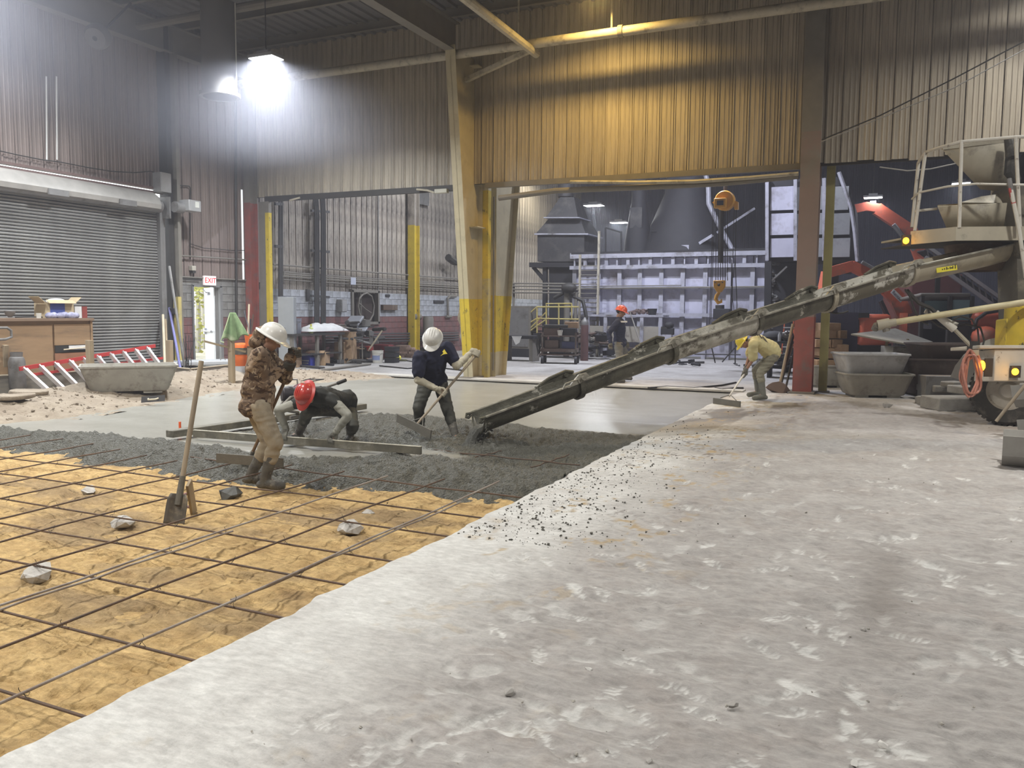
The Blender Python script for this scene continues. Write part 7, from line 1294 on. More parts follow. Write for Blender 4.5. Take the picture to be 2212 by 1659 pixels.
# crumpled cloth
n = 26; A_, B_ = np.meshgrid(np.linspace(0, 1, n), np.linspace(0, 1, n)); yc0, yc1 = WX(665, 715, -15).y, WX(748, 715, -15).y
Xc_ = -15.5+0.6*A_; Yc_ = yc0+(yc1-yc0)*B_; Zc_ = zt3+0.05+0.26*np.sin(PI*A_)**0.5*np.sin(PI*B_)**0.4*(0.35+fbm(Xc_, Yc_, 3.0, 401))+0.03
co_ = grid_mesh('white_cloth', Xc_, Yc_, Zc_, mat('cloth_white', (0.72, 0.72, 0.72), 0.9)); tag(co_, 'crumpled white cloth heaped on the long workbench', 'cloth')
def bucket(label, c, r, h, m, lid=None, band=None, name='bucket'):
    t = thing(name, label, 'bucket', c); part('pail', MB().lathe([(0, 0), (r*0.86, 0), (r*0.9, 0.01), (r, h-0.02), (r*1.05, h-0.02), (r*1.05, h), (r*0.95, h), (r*0.84, 0.02), (0, 0.02)], c, n=22), m, t)
    part('hoop', MB().lathe([(r*1.0, h*0.80), (r*1.06, h*0.80), (r*1.06, h*0.84), (r*1.0, h*0.84)], c, n=22), m, t); part('bail', MB().tube([V(c)+V((r*math.cos(a_), -r*0.9*abs(math.sin(a_))-0.01, h*0.8-0.10*abs(math.sin(a_)))) for a_ in np.linspace(0, PI, 10)], 0.004, 5), M_STEEL, t)
    if band: part('label_band', MB().lathe([(r*0.955, h*0.25), (r*0.985, h*0.62)], c, n=16, a0=-2.4, a1=-0.6), band, t)
    return t
bucket('grey blue bucket standing on the left end of the workbench', (-15.3, WX(638, 700, -15.3).y, zt3+0.03), 0.17, 0.42, mat('bucket_grey', (0.22, 0.23, 0.28), 0.6, scale=5), band=mat('band_brown', (0.2, 0.12, 0.1), 0.6))
t = thing('spray_bottle', 'yellow green bottle at the left end of the white cloth', 'bottle', (-15.0, WX(672, 712, -15).y, zt3+0.03)); c = V(t.location); part('body', MB().lathe([(0, 0), (0.06, 0), (0.062, 0.14), (0.025, 0.19), (0.025, 0.23), (0, 0.23)], c, n=14), mat('bottle_lime', (0.6, 0.68, 0.25), 0.4), t); part('cap', MB().lathe([(0.03, 0.22), (0.03, 0.26), (0, 0.26)], c, n=12), mat('cap_yellow', (0.8, 0.7, 0.1), 0.4), t)
p = pb(660, 782); t = thing('blue_jug', 'bright blue plastic jug on the floor under the bench', 'jug', p); part('body', MB().prism([V(p)+V((x, 0, z)) for x, z in ((-0.17, 0), (0.17, 0), (0.17, 0.25), (0.08, 0.33), (-0.12, 0.33), (-0.17, 0.26))], (0, 0.22, 0)), mat('jug_blue', (0.05, 0.07, 0.48), 0.4), t, bevel=0.02); part('cap', MB().tube([V(p)+V((0.04, 0.1, 0.33)), V(p)+V((0.04, 0.1, 0.38))], 0.04, 12), mat('cap_red', (0.6, 0.05, 0.04), 0.4), t)
part('label', MB().box(V(p)+V((0, -0.006, 0.16)), (0.24, 0.006, 0.04)).box(V(p)+V((0, -0.006, 0.09)), (0.20, 0.006, 0.03)), mat('print_white', (0.8, 0.8, 0.82), 0.6), t)
bucket('white bucket right of the blue jug', pb(681, 783), 0.18, 0.30, M_BUCKET); bucket('white paint bucket with a blue label near the red tool box', pb(816, 784), 0.17, 0.38, M_BUCKET, band=mat('band_blue', (0.25, 0.3, 0.5), 0.6))
def cbox(label, c, sz, r=0.0, name='cardboard_box', m=None, flaps=True):
    t = thing(name, label, 'box', c); R = rz(r); c = V(c); part('carton', MB().box(c+V((0, 0, sz[2]/2)), sz, R), m or M_CARD, t, bevel=0.006)
    part('tape', MB().box(c+V((0, 0, sz[2]+0.002)), (sz[0]*1.002, 0.05, 0.004), R), mat('tape', (0.5, 0.38, 0.25), 0.5), t)
    if flaps: part('flap', MB().box(c+R @ V((0, -sz[1]/2-0.06, sz[2]+0.02)), (sz[0], 0.14, 0.006), R @ rx(0.5)), m or M_CARD, t)
    return t
cbox('open cardboard box under the middle of the workbench', pb(688, 768), (0.55, 0.4, 0.38), 0.3); cbox('tall cardboard box at the right end of the workbench', (-15.1, WX(752, 740, -15.1).y, 0), (0.4, 0.4, 0.95), 0.2, flaps=False); cbox('small lower carton of the stack under the bench end', pb(737, 774), (0.34, 0.3, 0.38), 0.1, flaps=False)
q = pb(737, 774); cbox('middle carton of the stack under the bench end', (q.x, q.y, 0.385), (0.32, 0.28, 0.26), 0.2, flaps=False); cbox('top carton of the stack under the bench end', (q.x, q.y, 0.65), (0.14, 0.14, 0.12), 0.2, flaps=False)
cbox('flat open carton leaning over the red tool pile', pb(775, 772), (0.5, 0.4, 0.42), 0.4); cbox('brown carton half hidden behind the leaning post', pb(634, 776), (0.35, 0.3, 0.4), 0.2, flaps=False)
# chair pile with hoses, bricks, crates
clutter('scrap_heap', 'tangle of hoses and broken chairs piled left of the yellow wall column', 'scrap', (-14.85, WX(783, 730, -14.85).y, 0.55), 22, (0.6, 1.5), 0.6, [M_STEEL, M_DARKSTEEL, M_GREYSTEEL, M_COND], 0.1, 0.28)
t = thing('broken_chair', 'broken grey chair lying on the heap beside the dark wall opening', 'chair', (-15.0, WX(778, 760, -15).y, 0)); c = V(t.location); M_CH = mat('chair_grey', (0.28, 0.29, 0.32), 0.6)
part('seat', MB().box(c+V((0, 0, 1.05)), (0.5, 0.55, 0.07), rz(0.3) @ rx(0.3)), M_CH, t, bevel=0.03); part('backrest', MB().box(c+V((0, -0.3, 1.28)), (0.5, 0.08, 0.45), rx(-0.9)), M_CH, t, bevel=0.03)
for dx, dy in ((-.2, -.2), (.2, -.2), (-.2, .2), (.2, .2)): part('leg', MB().tube([c+V((dx, dy, 1.02)), c+V((dx*1.4, dy*1.4, 0.0))], 0.016, 6), M_STEEL, t)
mb0 = MB().box((0, 0, 0.035), (0.22, 0.11, 0.068)); bme = mesh_of(mb0, 'brick'); bme.materials.append(mat('brick_tan', (0.34, 0.24, 0.19), 0.85, rnd=0.3, scale=9)); rs = np.random.RandomState(31)
t = thing('brick_pile', 'loose pile of tan bricks at the foot of the yellow wall column', 'bricks', pb(868, 772)); sp_ = []
for lay in range(6):
    for i in range(max(2, 7-lay)):
        for j in range(2): sp_.append(((-0.55+i*0.24+lay*0.07+rs.rand()*0.04, 0.1+j*0.16+rs.rand()*0.04, lay*0.07), rs.rand()*0.5-0.25, (1, 1, 1)))
copies('brick', bme, sp_, t)
for k in range(3): 
    q = pb(841, 784); t = thing('black_crate', ['lowest black crate of the stack beside the white paint bucket', 'middle black crate of the stack beside the white paint bucket', 'topmost black crate of the stack beside the white paint bucket'][k], 'crate', (q.x, q.y, k*0.17)); part('shell', MB().box((q.x, q.y+0.15, k*0.17+0.075), (0.36, 0.30, 0.15)), M_BLACK, t, bevel=0.012); part('lip', MB().box((q.x, q.y+0.15, k*0.17+0.145), (0.38, 0.32, 0.02)), M_DARKSTEEL, t)
q = pb(822, 776); t = thing('tool_box', 'dark red tool box behind the white paint bucket', 'box', (q.x, q.y+0.3, 0)); part('case', MB().box((q.x-0.1, q.y+0.35, 0.24), (0.6, 0.3, 0.48)), mat('dark_red', (0.16, 0.02, 0.025), 0.5), t, bevel=0.02); part('latch', MB().box((q.x-0.1, q.y+0.19, 0.3), (0.06, 0.02, 0.06)), M_STEEL, t)
q = pb(861, 780); t = thing('yellow_float', 'small bright yellow ball on a coiled green hose on the floor', 'float', q); part('dome', MB().ell((q.x, q.y, 0.10), (0.09, 0.09, 0.09)), mat('cap_lemon', (0.8, 0.75, 0.1), 0.5), t); part('coil', MB().tube([V((q.x+0.1+0.18*math.cos(a_), q.y+0.12*math.sin(a_), 0.03)) for a_ in np.linspace(0, 12, 30)], 0.025, 6), mat('hose_green', (0.12, 0.12, 0.05), 0.6), t)
t = thing('chainsaw_frame', 'red and black power tool with a pale wooden handle on the floor heap', 'tool', pb(785, 782)); q = V(t.location)
part('base', MB().lathe([(0, 0), (0.36, 0), (0.38, 0.04), (0.2, 0.08), (0, 0.1)], q, n=20), M_BLACK, t); part('engine', MB().box(q+V((0, 0.1, 0.3)), (0.32, 0.28, 0.34), rz(0.4)), M_DARKSTEEL, t, bevel=0.03); part('shroud', MB().box(q+V((0.15, 0.1, 0.42)), (0.2, 0.2, 0.16)), mat('tool_red', (0.4, 0.05, 0.04), 0.4), t, bevel=0.03); part('handle', MB().beam(q+V((0.18, 0, 0.35)), q+V((0.62, 0.2, 1.05)), 0.07, 0.04), mat('pale_wood', (0.6, 0.52, 0.38), 0.6), t); part('hoop', MB().tube([q+V((-0.1, 0, 0.3)), q+V((-0.18, 0, 0.55)), q+V((0.0, 0.1, 0.66))], 0.014, 6), mat('salmon_hose', (0.50, 0.20, 0.14), 0.5), t)
clutter('scrap_heap', 'scattered hoses and metal rods on the floor in front of the bench', 'scrap', pb(735, 785), 30, (2.2, 0.7), 0.06, [M_STEEL, M_DARKSTEEL, M_COND, M_BLACK], 0.08, 0.22)
for i, (a_, b_, m) in enumerate((((627, 788), (700, 795), M_COND), ((640, 780), (720, 788), M_BLACK), ((690, 800), (800, 786), M_STEEL))): obj('floor_pipe', MB().tube([G(*a_, 0.04), G(*b_, 0.04)], 0.035, 8), m, ['dark pipe lying nearest on the floor below the blue jug', 'black pipe lying behind the nearest one on the floor', 'pale pipe lying across the floor towards the white paint bucket'][i], 'pipe')
wire('bent_wire', 'small bent wire loop sticking out of the sand right of the camouflage worker', [G(652, 800, 0.02), G(652, 794, 0.06), G(660, 794, 0.06), G(661, 801, 0.02)], 0.012, M_STEEL)
wire('bent_wire', 'flat tangle of thin wire on the sand behind the power screed', [G(x, y, 0.06) for x, y in ((655, 822), (670, 818), (690, 821), (672, 824), (700, 819), (660, 820))], 0.010, M_CABLE)
# ================================================================ left: plywood cabinet, ladder, bottle
M_PLY = mat('plywood', (0.34, 0.225, 0.125), 0.7, scale=2, col2=(0.27, 0.175, 0.095), stretch=(0.4, 0.4, 3), dirt=(0.19, 0.13, 0.08), dirt_scale=2.2)
XW = -15.1; 
def wp(x, y, xx=XW): return WX(x, y, xx)
y0, ym, y1 = wp(-60, 700).y, wp(113, 700).y, wp(196, 700).y; zc = wp(100, 692).z
t = thing('plywood_cabinet', 'wide brown plywood cabinet standing in front of the roller shutter', 'cabinet', (XW, (y0+y1)/2, 0))
part('case', MB().box((XW-0.38, (y0+y1)/2, (zc)/2), (0.72, y1-y0, zc-0.02)), M_PLY, t); part('door_panel', MB().box((XW, (y0+ym)/2, zc/2-0.02), (0.02, ym-y0-0.03, zc-0.16)), M_PLY, t); 
zd0, zd1 = wp(150, 745).z, wp(150, 761).z
part('door_panel', MB().box((XW, (ym+y1)/2, (zc-0.08+zd0)/2), (0.02, y1-ym-0.06, zc-0.08-zd0)), M_PLY, t); part('door_panel', MB().box((XW, (ym+y1)/2, zd1/2), (0.02, y1-ym-0.06, zd1-0.02)), mat('plywood_red', (0.33, 0.16, 0.09), 0.7, scale=2), t); part('drawer_gap', MB().box((XW-0.0, (ym+y1)/2, (zd0+zd1)/2), (0.012, y1-ym-0.08, zd0-zd1)), M_GAP, t)
part('top_board', MB().box((XW-0.36, (y0+y1)/2, zc+0.015), (0.86, y1-y0+0.06, 0.05)), mat('ply_edge', (0.22, 0.15, 0.10), 0.7), t); part('side_post', MB().box((XW+0.0, y1, zc/2), (0.05, 0.05, zc)), M_PLY, t)
part('paper_tag', MB().box((XW+0.015, (ym+y1)/2+0.1, (zd0+zd1)/2+0.02), (0.006, 0.4, 0.08)), mat('paper', (0.75, 0.75, 0.75), 0.7), t); obj('white_stick', MB().tube([(XW+0.04, ym+0.2, zd1+0.06), (XW+0.05, y1-0.1, zd1+0.09)], 0.012, 6), mat('pale_wood', (0.6, 0.52, 0.38), 0.6), 'thin pale stick lying in the cabinet slot', 'stick')
zt4 = zc+0.04
def onc(x, d=0.35): return wp(x, 690, XW-d)
q = onc(118); t = thing('cardboard_box', 'open cardboard box with blue side on the plywood cabinet', 'box', (q.x, q.y, zt4)); c = V((q.x, q.y, zt4)); part('carton', MB().box(c+V((0, 0, 0.15)), (0.35, 0.62, 0.30)), mat('carton_pale', (0.50, 0.40, 0.25), 0.8), t); part('blue_face', MB().box(c+V((0.18, -0.06, 0.15)), (0.01, 0.32, 0.29)), mat('carton_blue', (0.06, 0.09, 0.32), 0.6), t, 'blue printed side')
for sy in (-1, 1): part('flap', MB().box(c+V((0.05, sy*0.40, 0.36)), (0.3, 0.2, 0.008), rx(sy*0.7)), mat('carton_pale', (0.50, 0.40, 0.25), 0.8), t)
part('flap', MB().box(c+V((0.22, 0, 0.33)), (0.12, 0.6, 0.008), ry(0.6)), mat('carton_pale', (0.50, 0.40, 0.25), 0.8), t); part('crumpled_paper', MB().ell(c+V((0, 0.05, 0.33)), (0.12, 0.22, 0.07)), mat('paper', (0.75, 0.75, 0.75), 0.7), t)
q = onc(169, 0.3); t = thing('small_box', 'small white and red box standing at the right on the plywood cabinet', 'box', (q.x, q.y, zt4)); part('carton', MB().box((q.x, q.y-0.07, zt4+0.12), (0.2, 0.16, 0.24)), mat('paper', (0.75, 0.75, 0.75), 0.7), t); part('red_side', MB().box((q.x, q.y+0.08, zt4+0.12), (0.2, 0.12, 0.24)), mat('carton_red', (0.25, 0.05, 0.04), 0.6), t)
q = onc(130, 0.12); mb = MB(); rs = np.random.RandomState(17)
for i in range(6): mb.ell((q.x+rs.rand()*0.1, q.y-0.25+i*0.11, zt4+0.05), (0.07, 0.10, 0.05+rs.rand()*0.03), rz(rs.rand()))
obj('rag_bundle', mb, mat('rag_blue', (0.45, 0.45, 0.6), 0.8, scale=6, col2=(0.06, 0.06, 0.12)), 'white and blue rags in front of the open box on the cabinet', 'cloth')
q = onc(22, 0.3); t = thing('work_lamp', 'small round silver work lamp with a cord on the cabinet', 'lamp', (q.x, q.y, zt4)); part('reflector', MB().lathe([(0.03, 0), (0.08, 0.05), (0.10, 0.12), (0.09, 0.13), (0.02, 0.05)], (q.x, q.y, zt4+0.02), rx(0.0), n=16), M_GREYSTEEL, t); part('cord', MB().tube([(q.x, q.y+0.1, zt4+0.02), (q.x+0.05, q.y+0.4, zt4+0.03), (q.x, q.y+0.7, zt4+0.02), (q.x+0.08, q.y+1.0, zt4+0.03)], 0.012, 6), M_CABLE, t)
q = onc(84, 0.15); obj('white_cup', MB().lathe([(0, 0), (0.04, 0), (0.05, 0.10), (0.045, 0.10), (0, 0.01)], (q.x, q.y, zt4), n=14), M_BUCKET, 'small white cup on the cabinet left of the open box', 'cup')
# red stepladder lying on its side
a, b = WX(42, 797, -14.55), WX(335, 747, -14.75)
t = thing('stepladder', 'red fibreglass stepladder lying on its side with silver treads', 'ladder', V(((a.x+b.x)/2, (a.y+b.y)/2, 0))); M_RL = mat('ladder_red', (0.50, 0.05, 0.05), 0.4, scale=5)
part('rail', MB().beam(a, b, 0.03, 0.075), M_RL, t); dwn0, dwn1 = WX(75, 815, -14.2), WX(372, 806, -14.35); dwn0.z = 0.06; dwn1.z = 0.06
part('rail', MB().beam(dwn0, dwn1, 0.03, 0.075), M_RL, t); M_AL = mat('alu_bright', (0.72, 0.73, 0.75), 0.3, 0.5)
for i in range(10):
    f_ = (i+0.2)/10; p0, p1 = a.lerp(b, f_), dwn0.lerp(dwn1, min(1, f_+0.06)); tr2 = part('tread', MB().beam(p0, p1, 0.085, 0.022, up=(b-a)), M_AL, t)
    part('gusset', MB().beam(p0+(b-a).normalized()*0.10-Zu*0.02, p0.lerp(p1, 0.30), 0.02, 0.03), M_AL, tr2); part('lip', MB().beam(p0+(b-a).normalized()*0.05, p1+(b-a).normalized()*0.05, 0.02, 0.05, up=(b-a)), M_AL, tr2)
part('back_rail', MB().beam(a-RT*0.0+V((0.0, 0.25, -0.12)), b+V((0.0, 0.2, -0.28)), 0.03, 0.05), M_RL, t)
p = G(36, 818); p = V((wp(36, 780, -14.9).x, wp(36, 780, -14.9).y, 0)); t = thing('gas_bottle', 'small grey gas bottle in front of the cabinet at far left', 'cylinder', p); part('body', MB().lathe([(0, 0), (0.13, 0), (0.145, 0.03), (0.145, 0.50), (0.12, 0.58), (0.06, 0.62), (0, 0.62)], p+Zu*0.1, n=20), M_GREYSTEEL, t); part('collar', MB().lathe([(0.10, 0.58), (0.11, 0.68), (0.10, 0.68)], p+Zu*0.1, n=20), M_GREYSTEEL, t); part('foot_ring', MB().lathe([(0.12, 0), (0.12, 0.11), (0.11, 0.11)], p, n=20), M_GREYSTEEL, t)
p = wp(2, 780, -14.7); t = thing('generator', 'dark machine with a curved tubular handle cut off by the left edge', 'machine', (p.x, p.y, 0)); c = V((p.x, p.y-0.35, 0)); part('body', MB().box(c+V((0, -0.2, 0.35)), (0.45, 0.6, 0.7)), M_BLACK, t, bevel=0.03); part('tray', MB().box(c+V((0.0, -0.2, 0.72)), (0.5, 0.65, 0.05)), M_DARKSTEEL, t)
part('handle', MB().tube([wp(-30, 708, -14.7), wp(15, 708, -14.7), wp(24, 714, -14.7), wp(25, 728, -14.7), wp(12, 733, -14.7), wp(-30, 735, -14.7)], 0.025, 8), M_GREYSTEEL, t)
# leaning pipes, items around the exit door
for i, (x0_, y0_, x1_, y1_, m, lab) in enumerate(((366, 575, 401, 775, M_GREYSTEEL, 'long silver pipe leaning against the wall left of the exit door'), (366, 665, 392, 775, mat('pole_blue', (0.22, 0.22, 0.50), 0.5), 'blue pole leaning left of the exit door'), (352, 680, 356, 780, mat('pale_wood', (0.6, 0.52, 0.38), 0.6), 'pale wooden batten leaning beside the shutter guide'), (357, 690, 362, 780, M_LUM, 'brown wooden batten leaning beside the shutter guide'))):
    obj('leaning_pole', MB().tube([WX(x0_, y0_, -15.75), V((WX(x1_, y1_, -15.0).x, WX(x1_, y1_, -15.0).y, 0.02))], 0.03, 8), m, lab, 'pole')
mb = MB(); rs = np.random.RandomState(19)
for k in range(8): q0 = WX(392+rs.rand()*14, 780, -15.0); q0.z = 0.02; mb.tube([q0, q0+V((0.1, 0.0, 0.3)), q0+V((-0.15+rs.rand()*.3, 0.3*rs.rand(), 0.75+rs.rand()*0.3))], 0.008, 5)
obj('wire_bundle', mb, M_CABLE, 'springy bundle of thin wires left of the exit door', 'wire')
t = thing('flood_light', 'small black floodlight on the blocks left of the exit door', 'lamp', WX(375, 672, -15.7)); c = V(t.location); part('head', MB().box(c, (0.18, 0.22, 0.15)), M_BLACK, t, bevel=0.02); part('bracket', MB().box(c+V((-0.1, 0, -0.02)), (0.12, 0.05, 0.06)), M_STEEL, t)
p0, p1 = G(382, 812), G(476, 806); t = thing('cover_panel', 'large flat white box cover lying in front of the exit door', 'lid', p0.lerp(p1, .5)); c = p0.lerp(p1, 0.5)+V((0.35, -0.15, 0.2)); R = rz(PI/2*0.62); zl = 0.22
part('lid', MB().box(V((c.x, c.y, zl+0.10)), (1.55, 0.8, 0.10), R), mat('lid_white', (0.5, 0.52, 0.54), 0.5), t, bevel=0.02); part('base', MB().box(V((c.x, c.y, zl/2)), (1.4, 0.66, zl), R), M_GREYSTEEL, t)
for s_ in (-.4, .4): part('handle', MB().tube([V((c.x, c.y, zl+0.15))+R @ V((s_-0.06, -0.1, 0)), V((c.x, c.y, zl+0.2))+R @ V((s_-0.04, -0.1, 0)), V((c.x, c.y, zl+0.2))+R @ V((s_+0.04, -0.1, 0)), V((c.x, c.y, zl+0.15))+R @ V((s_+0.06, -0.1, 0))], 0.01, 6), M_STEEL, t)
p = J(522, 783, 18.9); p.z = 0; t = thing('cooler_drum', 'round orange drum with a white base beside the camouflage worker', 'drum', p)
part('base', MB().lathe([(0, 0), (0.21, 0), (0.22, 0.02), (0.22, 0.34)], p, n=24), mat('drum_white', (0.6, 0.62, 0.65), 0.5), t, 'white lower part'); part('body', MB().lathe([(0.22, 0.34), (0.23, 0.36), (0.24, 0.80), (0.22, 0.84), (0, 0.86)], p, n=24), mat('drum_orange', (0.82, 0.17, 0.03), 0.45), t)
part('dark_band', MB().lathe([(0.242, 0.60), (0.245, 0.75)], p, n=24), mat('drum_dark', (0.10, 0.09, 0.07), 0.7), t)
p2 = J(541, 760, 18.6); t = thing('orange_cup', 'small orange tool bucket full of tools above the cooler drum', 'bucket', V((p2.x, p2.y, 0))); p2.z = 0; part('post', MB().box(p2+Zu*0.4, (0.1, 0.1, 0.8)), M_LUM, t); part('pail', MB().lathe([(0, 0), (0.10, 0), (0.125, 0.26), (0.115, 0.26), (0, 0.02)], p2+Zu*0.8, n=18), mat('drum_orange', (0.82, 0.17, 0.03), 0.45), t)
for k in range(3): part('tool', MB().tube([p2+V((0, 0, 0.9)), p2+V((-0.1+k*0.08, 0.05, 1.3+0.1*k))], 0.016, 6), (M_STEEL, M_BLACK, M_RC)[k], t)
obj('green_broom', MB().tube([J(527, 672, 19.0), J(541, 725, 18.7)], 0.014, 6), M_BLACK, 'thin dark handle with a yellow tip above the orange tool bucket', 'broom'); obj('pale_pole', MB().tube([J(538, 657, 18.9), V((J(531, 760, 18.9).x, J(531, 760, 18.9).y, 0))], 0.022, 8), mat('pale_wood', (0.6, 0.52, 0.38), 0.6), 'pale pole standing beside the red corner column', 'pole')
obj('brown_batten', MB().beam(J(441, 737, 17.2), J(530, 760, 17.9), 0.04, 0.04), M_LUM, 'thin brown batten sticking out sideways past the green jacket', 'stick')
# green jacket hung over the stake
n = 22; A_, B_ = np.meshgrid(np.linspace(0, 1, n), np.linspace(0, 1, n)); P0, P1, Pb0, Pb1 = J(497, 676, 17.6), J(508, 676, 17.7), J(478, 738, 17.5), J(536, 728, 17.8)
Xg = np.zeros_like(A_); Yg = Xg.copy(); Zg = Xg.copy()
for i in range(n):
    for j in range(n):
        q = P0.lerp(P1, A_[i, j]).lerp(Pb0.lerp(Pb1, A_[i, j]), B_[i, j]); q = q-FW*(0.10*math.sin(PI*A_[i, j])+0.05*math.sin(A_[i, j]*17)*B_[i, j])+Zu*0.05*math.sin(A_[i, j]*9)*B_[i, j]; Xg[i, j], Yg[i, j], Zg[i, j] = q
gj = grid_mesh('green_jacket', Xg, Yg, Zg, mat('green_cloth', (0.16, 0.24, 0.11), 0.9, scale=6, col2=(0.10, 0.16, 0.07), dirt=(0.35, 0.38, 0.25))); tag(gj, 'dusty green jacket draped over a stake by the exit door', 'jacket'); sm_ = gj.modifiers.new('s', 'SOLIDIFY'); sm_.thickness = 0.012
part('trim_line', MB().tube([J(497, 677, 17.55), J(488, 705, 17.5), J(477, 738, 17.45), J(484, 740, 17.45)], 0.012, 6), mat('green_pale', (0.45, 0.55, 0.32), 0.8), gj)
# ================================================================ right: tubs, bins, lumber, excavators
def at16(x, y, d): p = J(x, y, d); p.z = 0; return p
p = at16(1872, 850, 16.3); tub('mixing_tub', 'lower dusty grey tub of the pair right of the red column', (p.x+0.1, p.y+0.25, 0), YAW-0.08, 1.25, 0.85, 0.47, M_TUB)
tub('mixing_tub', 'upper pale grey tub resting in the lower one right of the red column', (p.x+0.02, p.y+0.3, 0.33), YAW-0.04, 1.22, 0.85, 0.52, M_TUBL, feet=False)
p = at16(1785, 840, 18.6); tub('mixing_tub', 'grey tub behind the post under the lumber stack', (p.x, p.y, 0), YAW, 0.9, 0.8, 0.5, M_TUB)
M_BIN = mat('bin_brown', (0.085, 0.06, 0.05), 0.6, scale=3, dirt=(0.15, 0.12, 0.1)); p = at16(2015, 850, 16.8); tub('dark_bin', 'big dark brown bin right of the grey tubs', (p.x+0.15, p.y+0.2, 0), YAW-0.05, 1.75, 1.0, 0.75, M_BIN)
tub('dark_bin', 'upper dark brown bin stacked askew in the big one', (p.x+0.3, p.y+0.4, 0.62), YAW+0.03, 1.45, 0.95, 0.42, M_BIN, feet=False)
p = at16(1950, 810, 18.2); cbox('grey crate behind the grey and brown tubs', p, (0.75, 0.6, 0.92), YAW, 'grey_crate', M_TUB, False)
p = at16(2040, 850, 15.9); cbox('small dull grey box in front of the dark brown bin', (p.x, p.y, 0.0), (0.85, 0.4, 0.46), YAW-0.1, 'grey_box', M_GREYSTEEL, False)
M_SLAB = mat('slab_chunk', (0.27, 0.26, 0.235), 0.9, scale=6, col2=(0.19, 0.18, 0.165), bump=0.4)
for i, (x, y, z, L, W_, H_, r) in enumerate(((2080, 888, 0, 1.15, .6, .22, .05), (2020, 878, 0, .5, .35, .16, .3), (2045, 868, .16, .55, .3, .13, -.1), (2110, 880, .22, .8, .5, .14, .1), (2005, 874, 0, .4, .3, .13, .7), (2060, 872, .29, .35, .3, .1, .4), (1998, 860, .13, .25, .2, .12, .2))):
    p = G(x, y); obj('slab_chunk', MB().box((p.x, p.y+0.25, z+H_/2), (L, W_, H_), rz(YAW+r)), M_SLAB, ['largest broken concrete slab at the bottom of the pile by the truck', 'square grey chunk at the left of the rubble pile', 'flat chunk lying on top of the left rubble', 'broad pale slab lying across the top of the pile by the wheel', 'leftmost small concrete chunk of the rubble pile', 'thin chunk in the middle on top of the rubble pile', 'small upper chunk at the far left of the rubble pile'][i], 'rubble', bevel=0.02)
M_WOOD = mat('firewood', (0.42, 0.28, 0.17), 0.8, scale=6, col2=(0.28, 0.17, 0.10), rnd=0.25); M_WEND = mat('wood_end', (0.62, 0.47, 0.29), 0.8, scale=20, rnd=0.1)
LN_ = ['second lowest timber block at the left of the stack', 'timber block above the lowest ones, near the middle of the stack', 'left timber block with a dark gap above it, halfway up the stack', 'short timber block with a pale end, halfway up at the right', 'timber block tucked behind, one layer below halfway', 'timber block in the second layer from the top', 'short crooked timber block right under the top one', 'topmost timber block of the stack', 'long timber block slanting down at the far right', 'timber block leaning inward beside the yellow steel piece', 'lowest timber block at the right of the stack', 'lowest timber block hard against the red column post']
LB_ = [(1785, 785, .42, .0), (1786, 765, .38, .1), (1770, 741, .33, .0), (1795, 741, .24, .25), (1777, 760, .3, .1), (1780, 722, .3, .2), (1803, 722, .22, .5), (1786, 706, .42, .05), (1822, 770, .5, -.3), (1808, 752, .4, -.2), (1812, 785, .45, .1), (1765, 785, .3, .2)]
for i, (x, y, L, r) in enumerate(LB_):
    p = J(x, y, 18.9); t = thing('lumber_block', LN_[i], 'lumber', p, 'timber blocks stacked right of the red column'); part('block', MB().box(p, (L, 0.5, 0.18), rz(YAW+r)), M_WOOD, t, bevel=0.008); part('cut_end', MB().box(p+rz(YAW+r) @ V((L/2+0.002, 0, 0)), (0.006, 0.49, 0.17), rz(YAW+r)), M_WEND, t)
p = at16(1790, 800, 18.9); t = thing('pallet_rack', 'dark trestle carrying the timber blocks right of the red column', 'rack', p); part('deck', MB().box((p.x, p.y, 0.42), (1.3, 0.6, 0.06), rz(YAW)), M_DARKSTEEL, t)
for s_ in (-.55, .55): part('leg', MB().box(V((p.x, p.y, 0.2))+rz(YAW) @ V((s_, 0, 0)), (0.08, 0.5, 0.4), rz(YAW)), M_DARKSTEEL, t)
part('stake', MB().box(V((p.x, p.y+0.35, 1.0)), (1.2, 0.05, 1.3), rz(YAW)), mat('rack_blue', (0.12, 0.12, 0.2), 0.7), t)
t = thing('yellow_wedge', 'yellow steel bucket arm piece standing behind the grey tubs', 'part', J(1817, 742, 19.5)); part('plate', MB().prism([J(x, y, 19.3) for x, y in ((1806, 742), (1814, 698), (1826, 687), (1830, 700), (1822, 738))], FW*0.15), mat('digger_yellow', (0.60, 0.42, 0.05), 0.5, scale=4, dirt=(0.25, 0.2, 0.1)), t, bevel=0.02); part('foot', MB().box(V((J(1816, 770, 19.4).x, J(1816, 770, 19.4).y, 0.38)), (0.3, 0.3, 0.76)), M_DARKSTEEL, t)
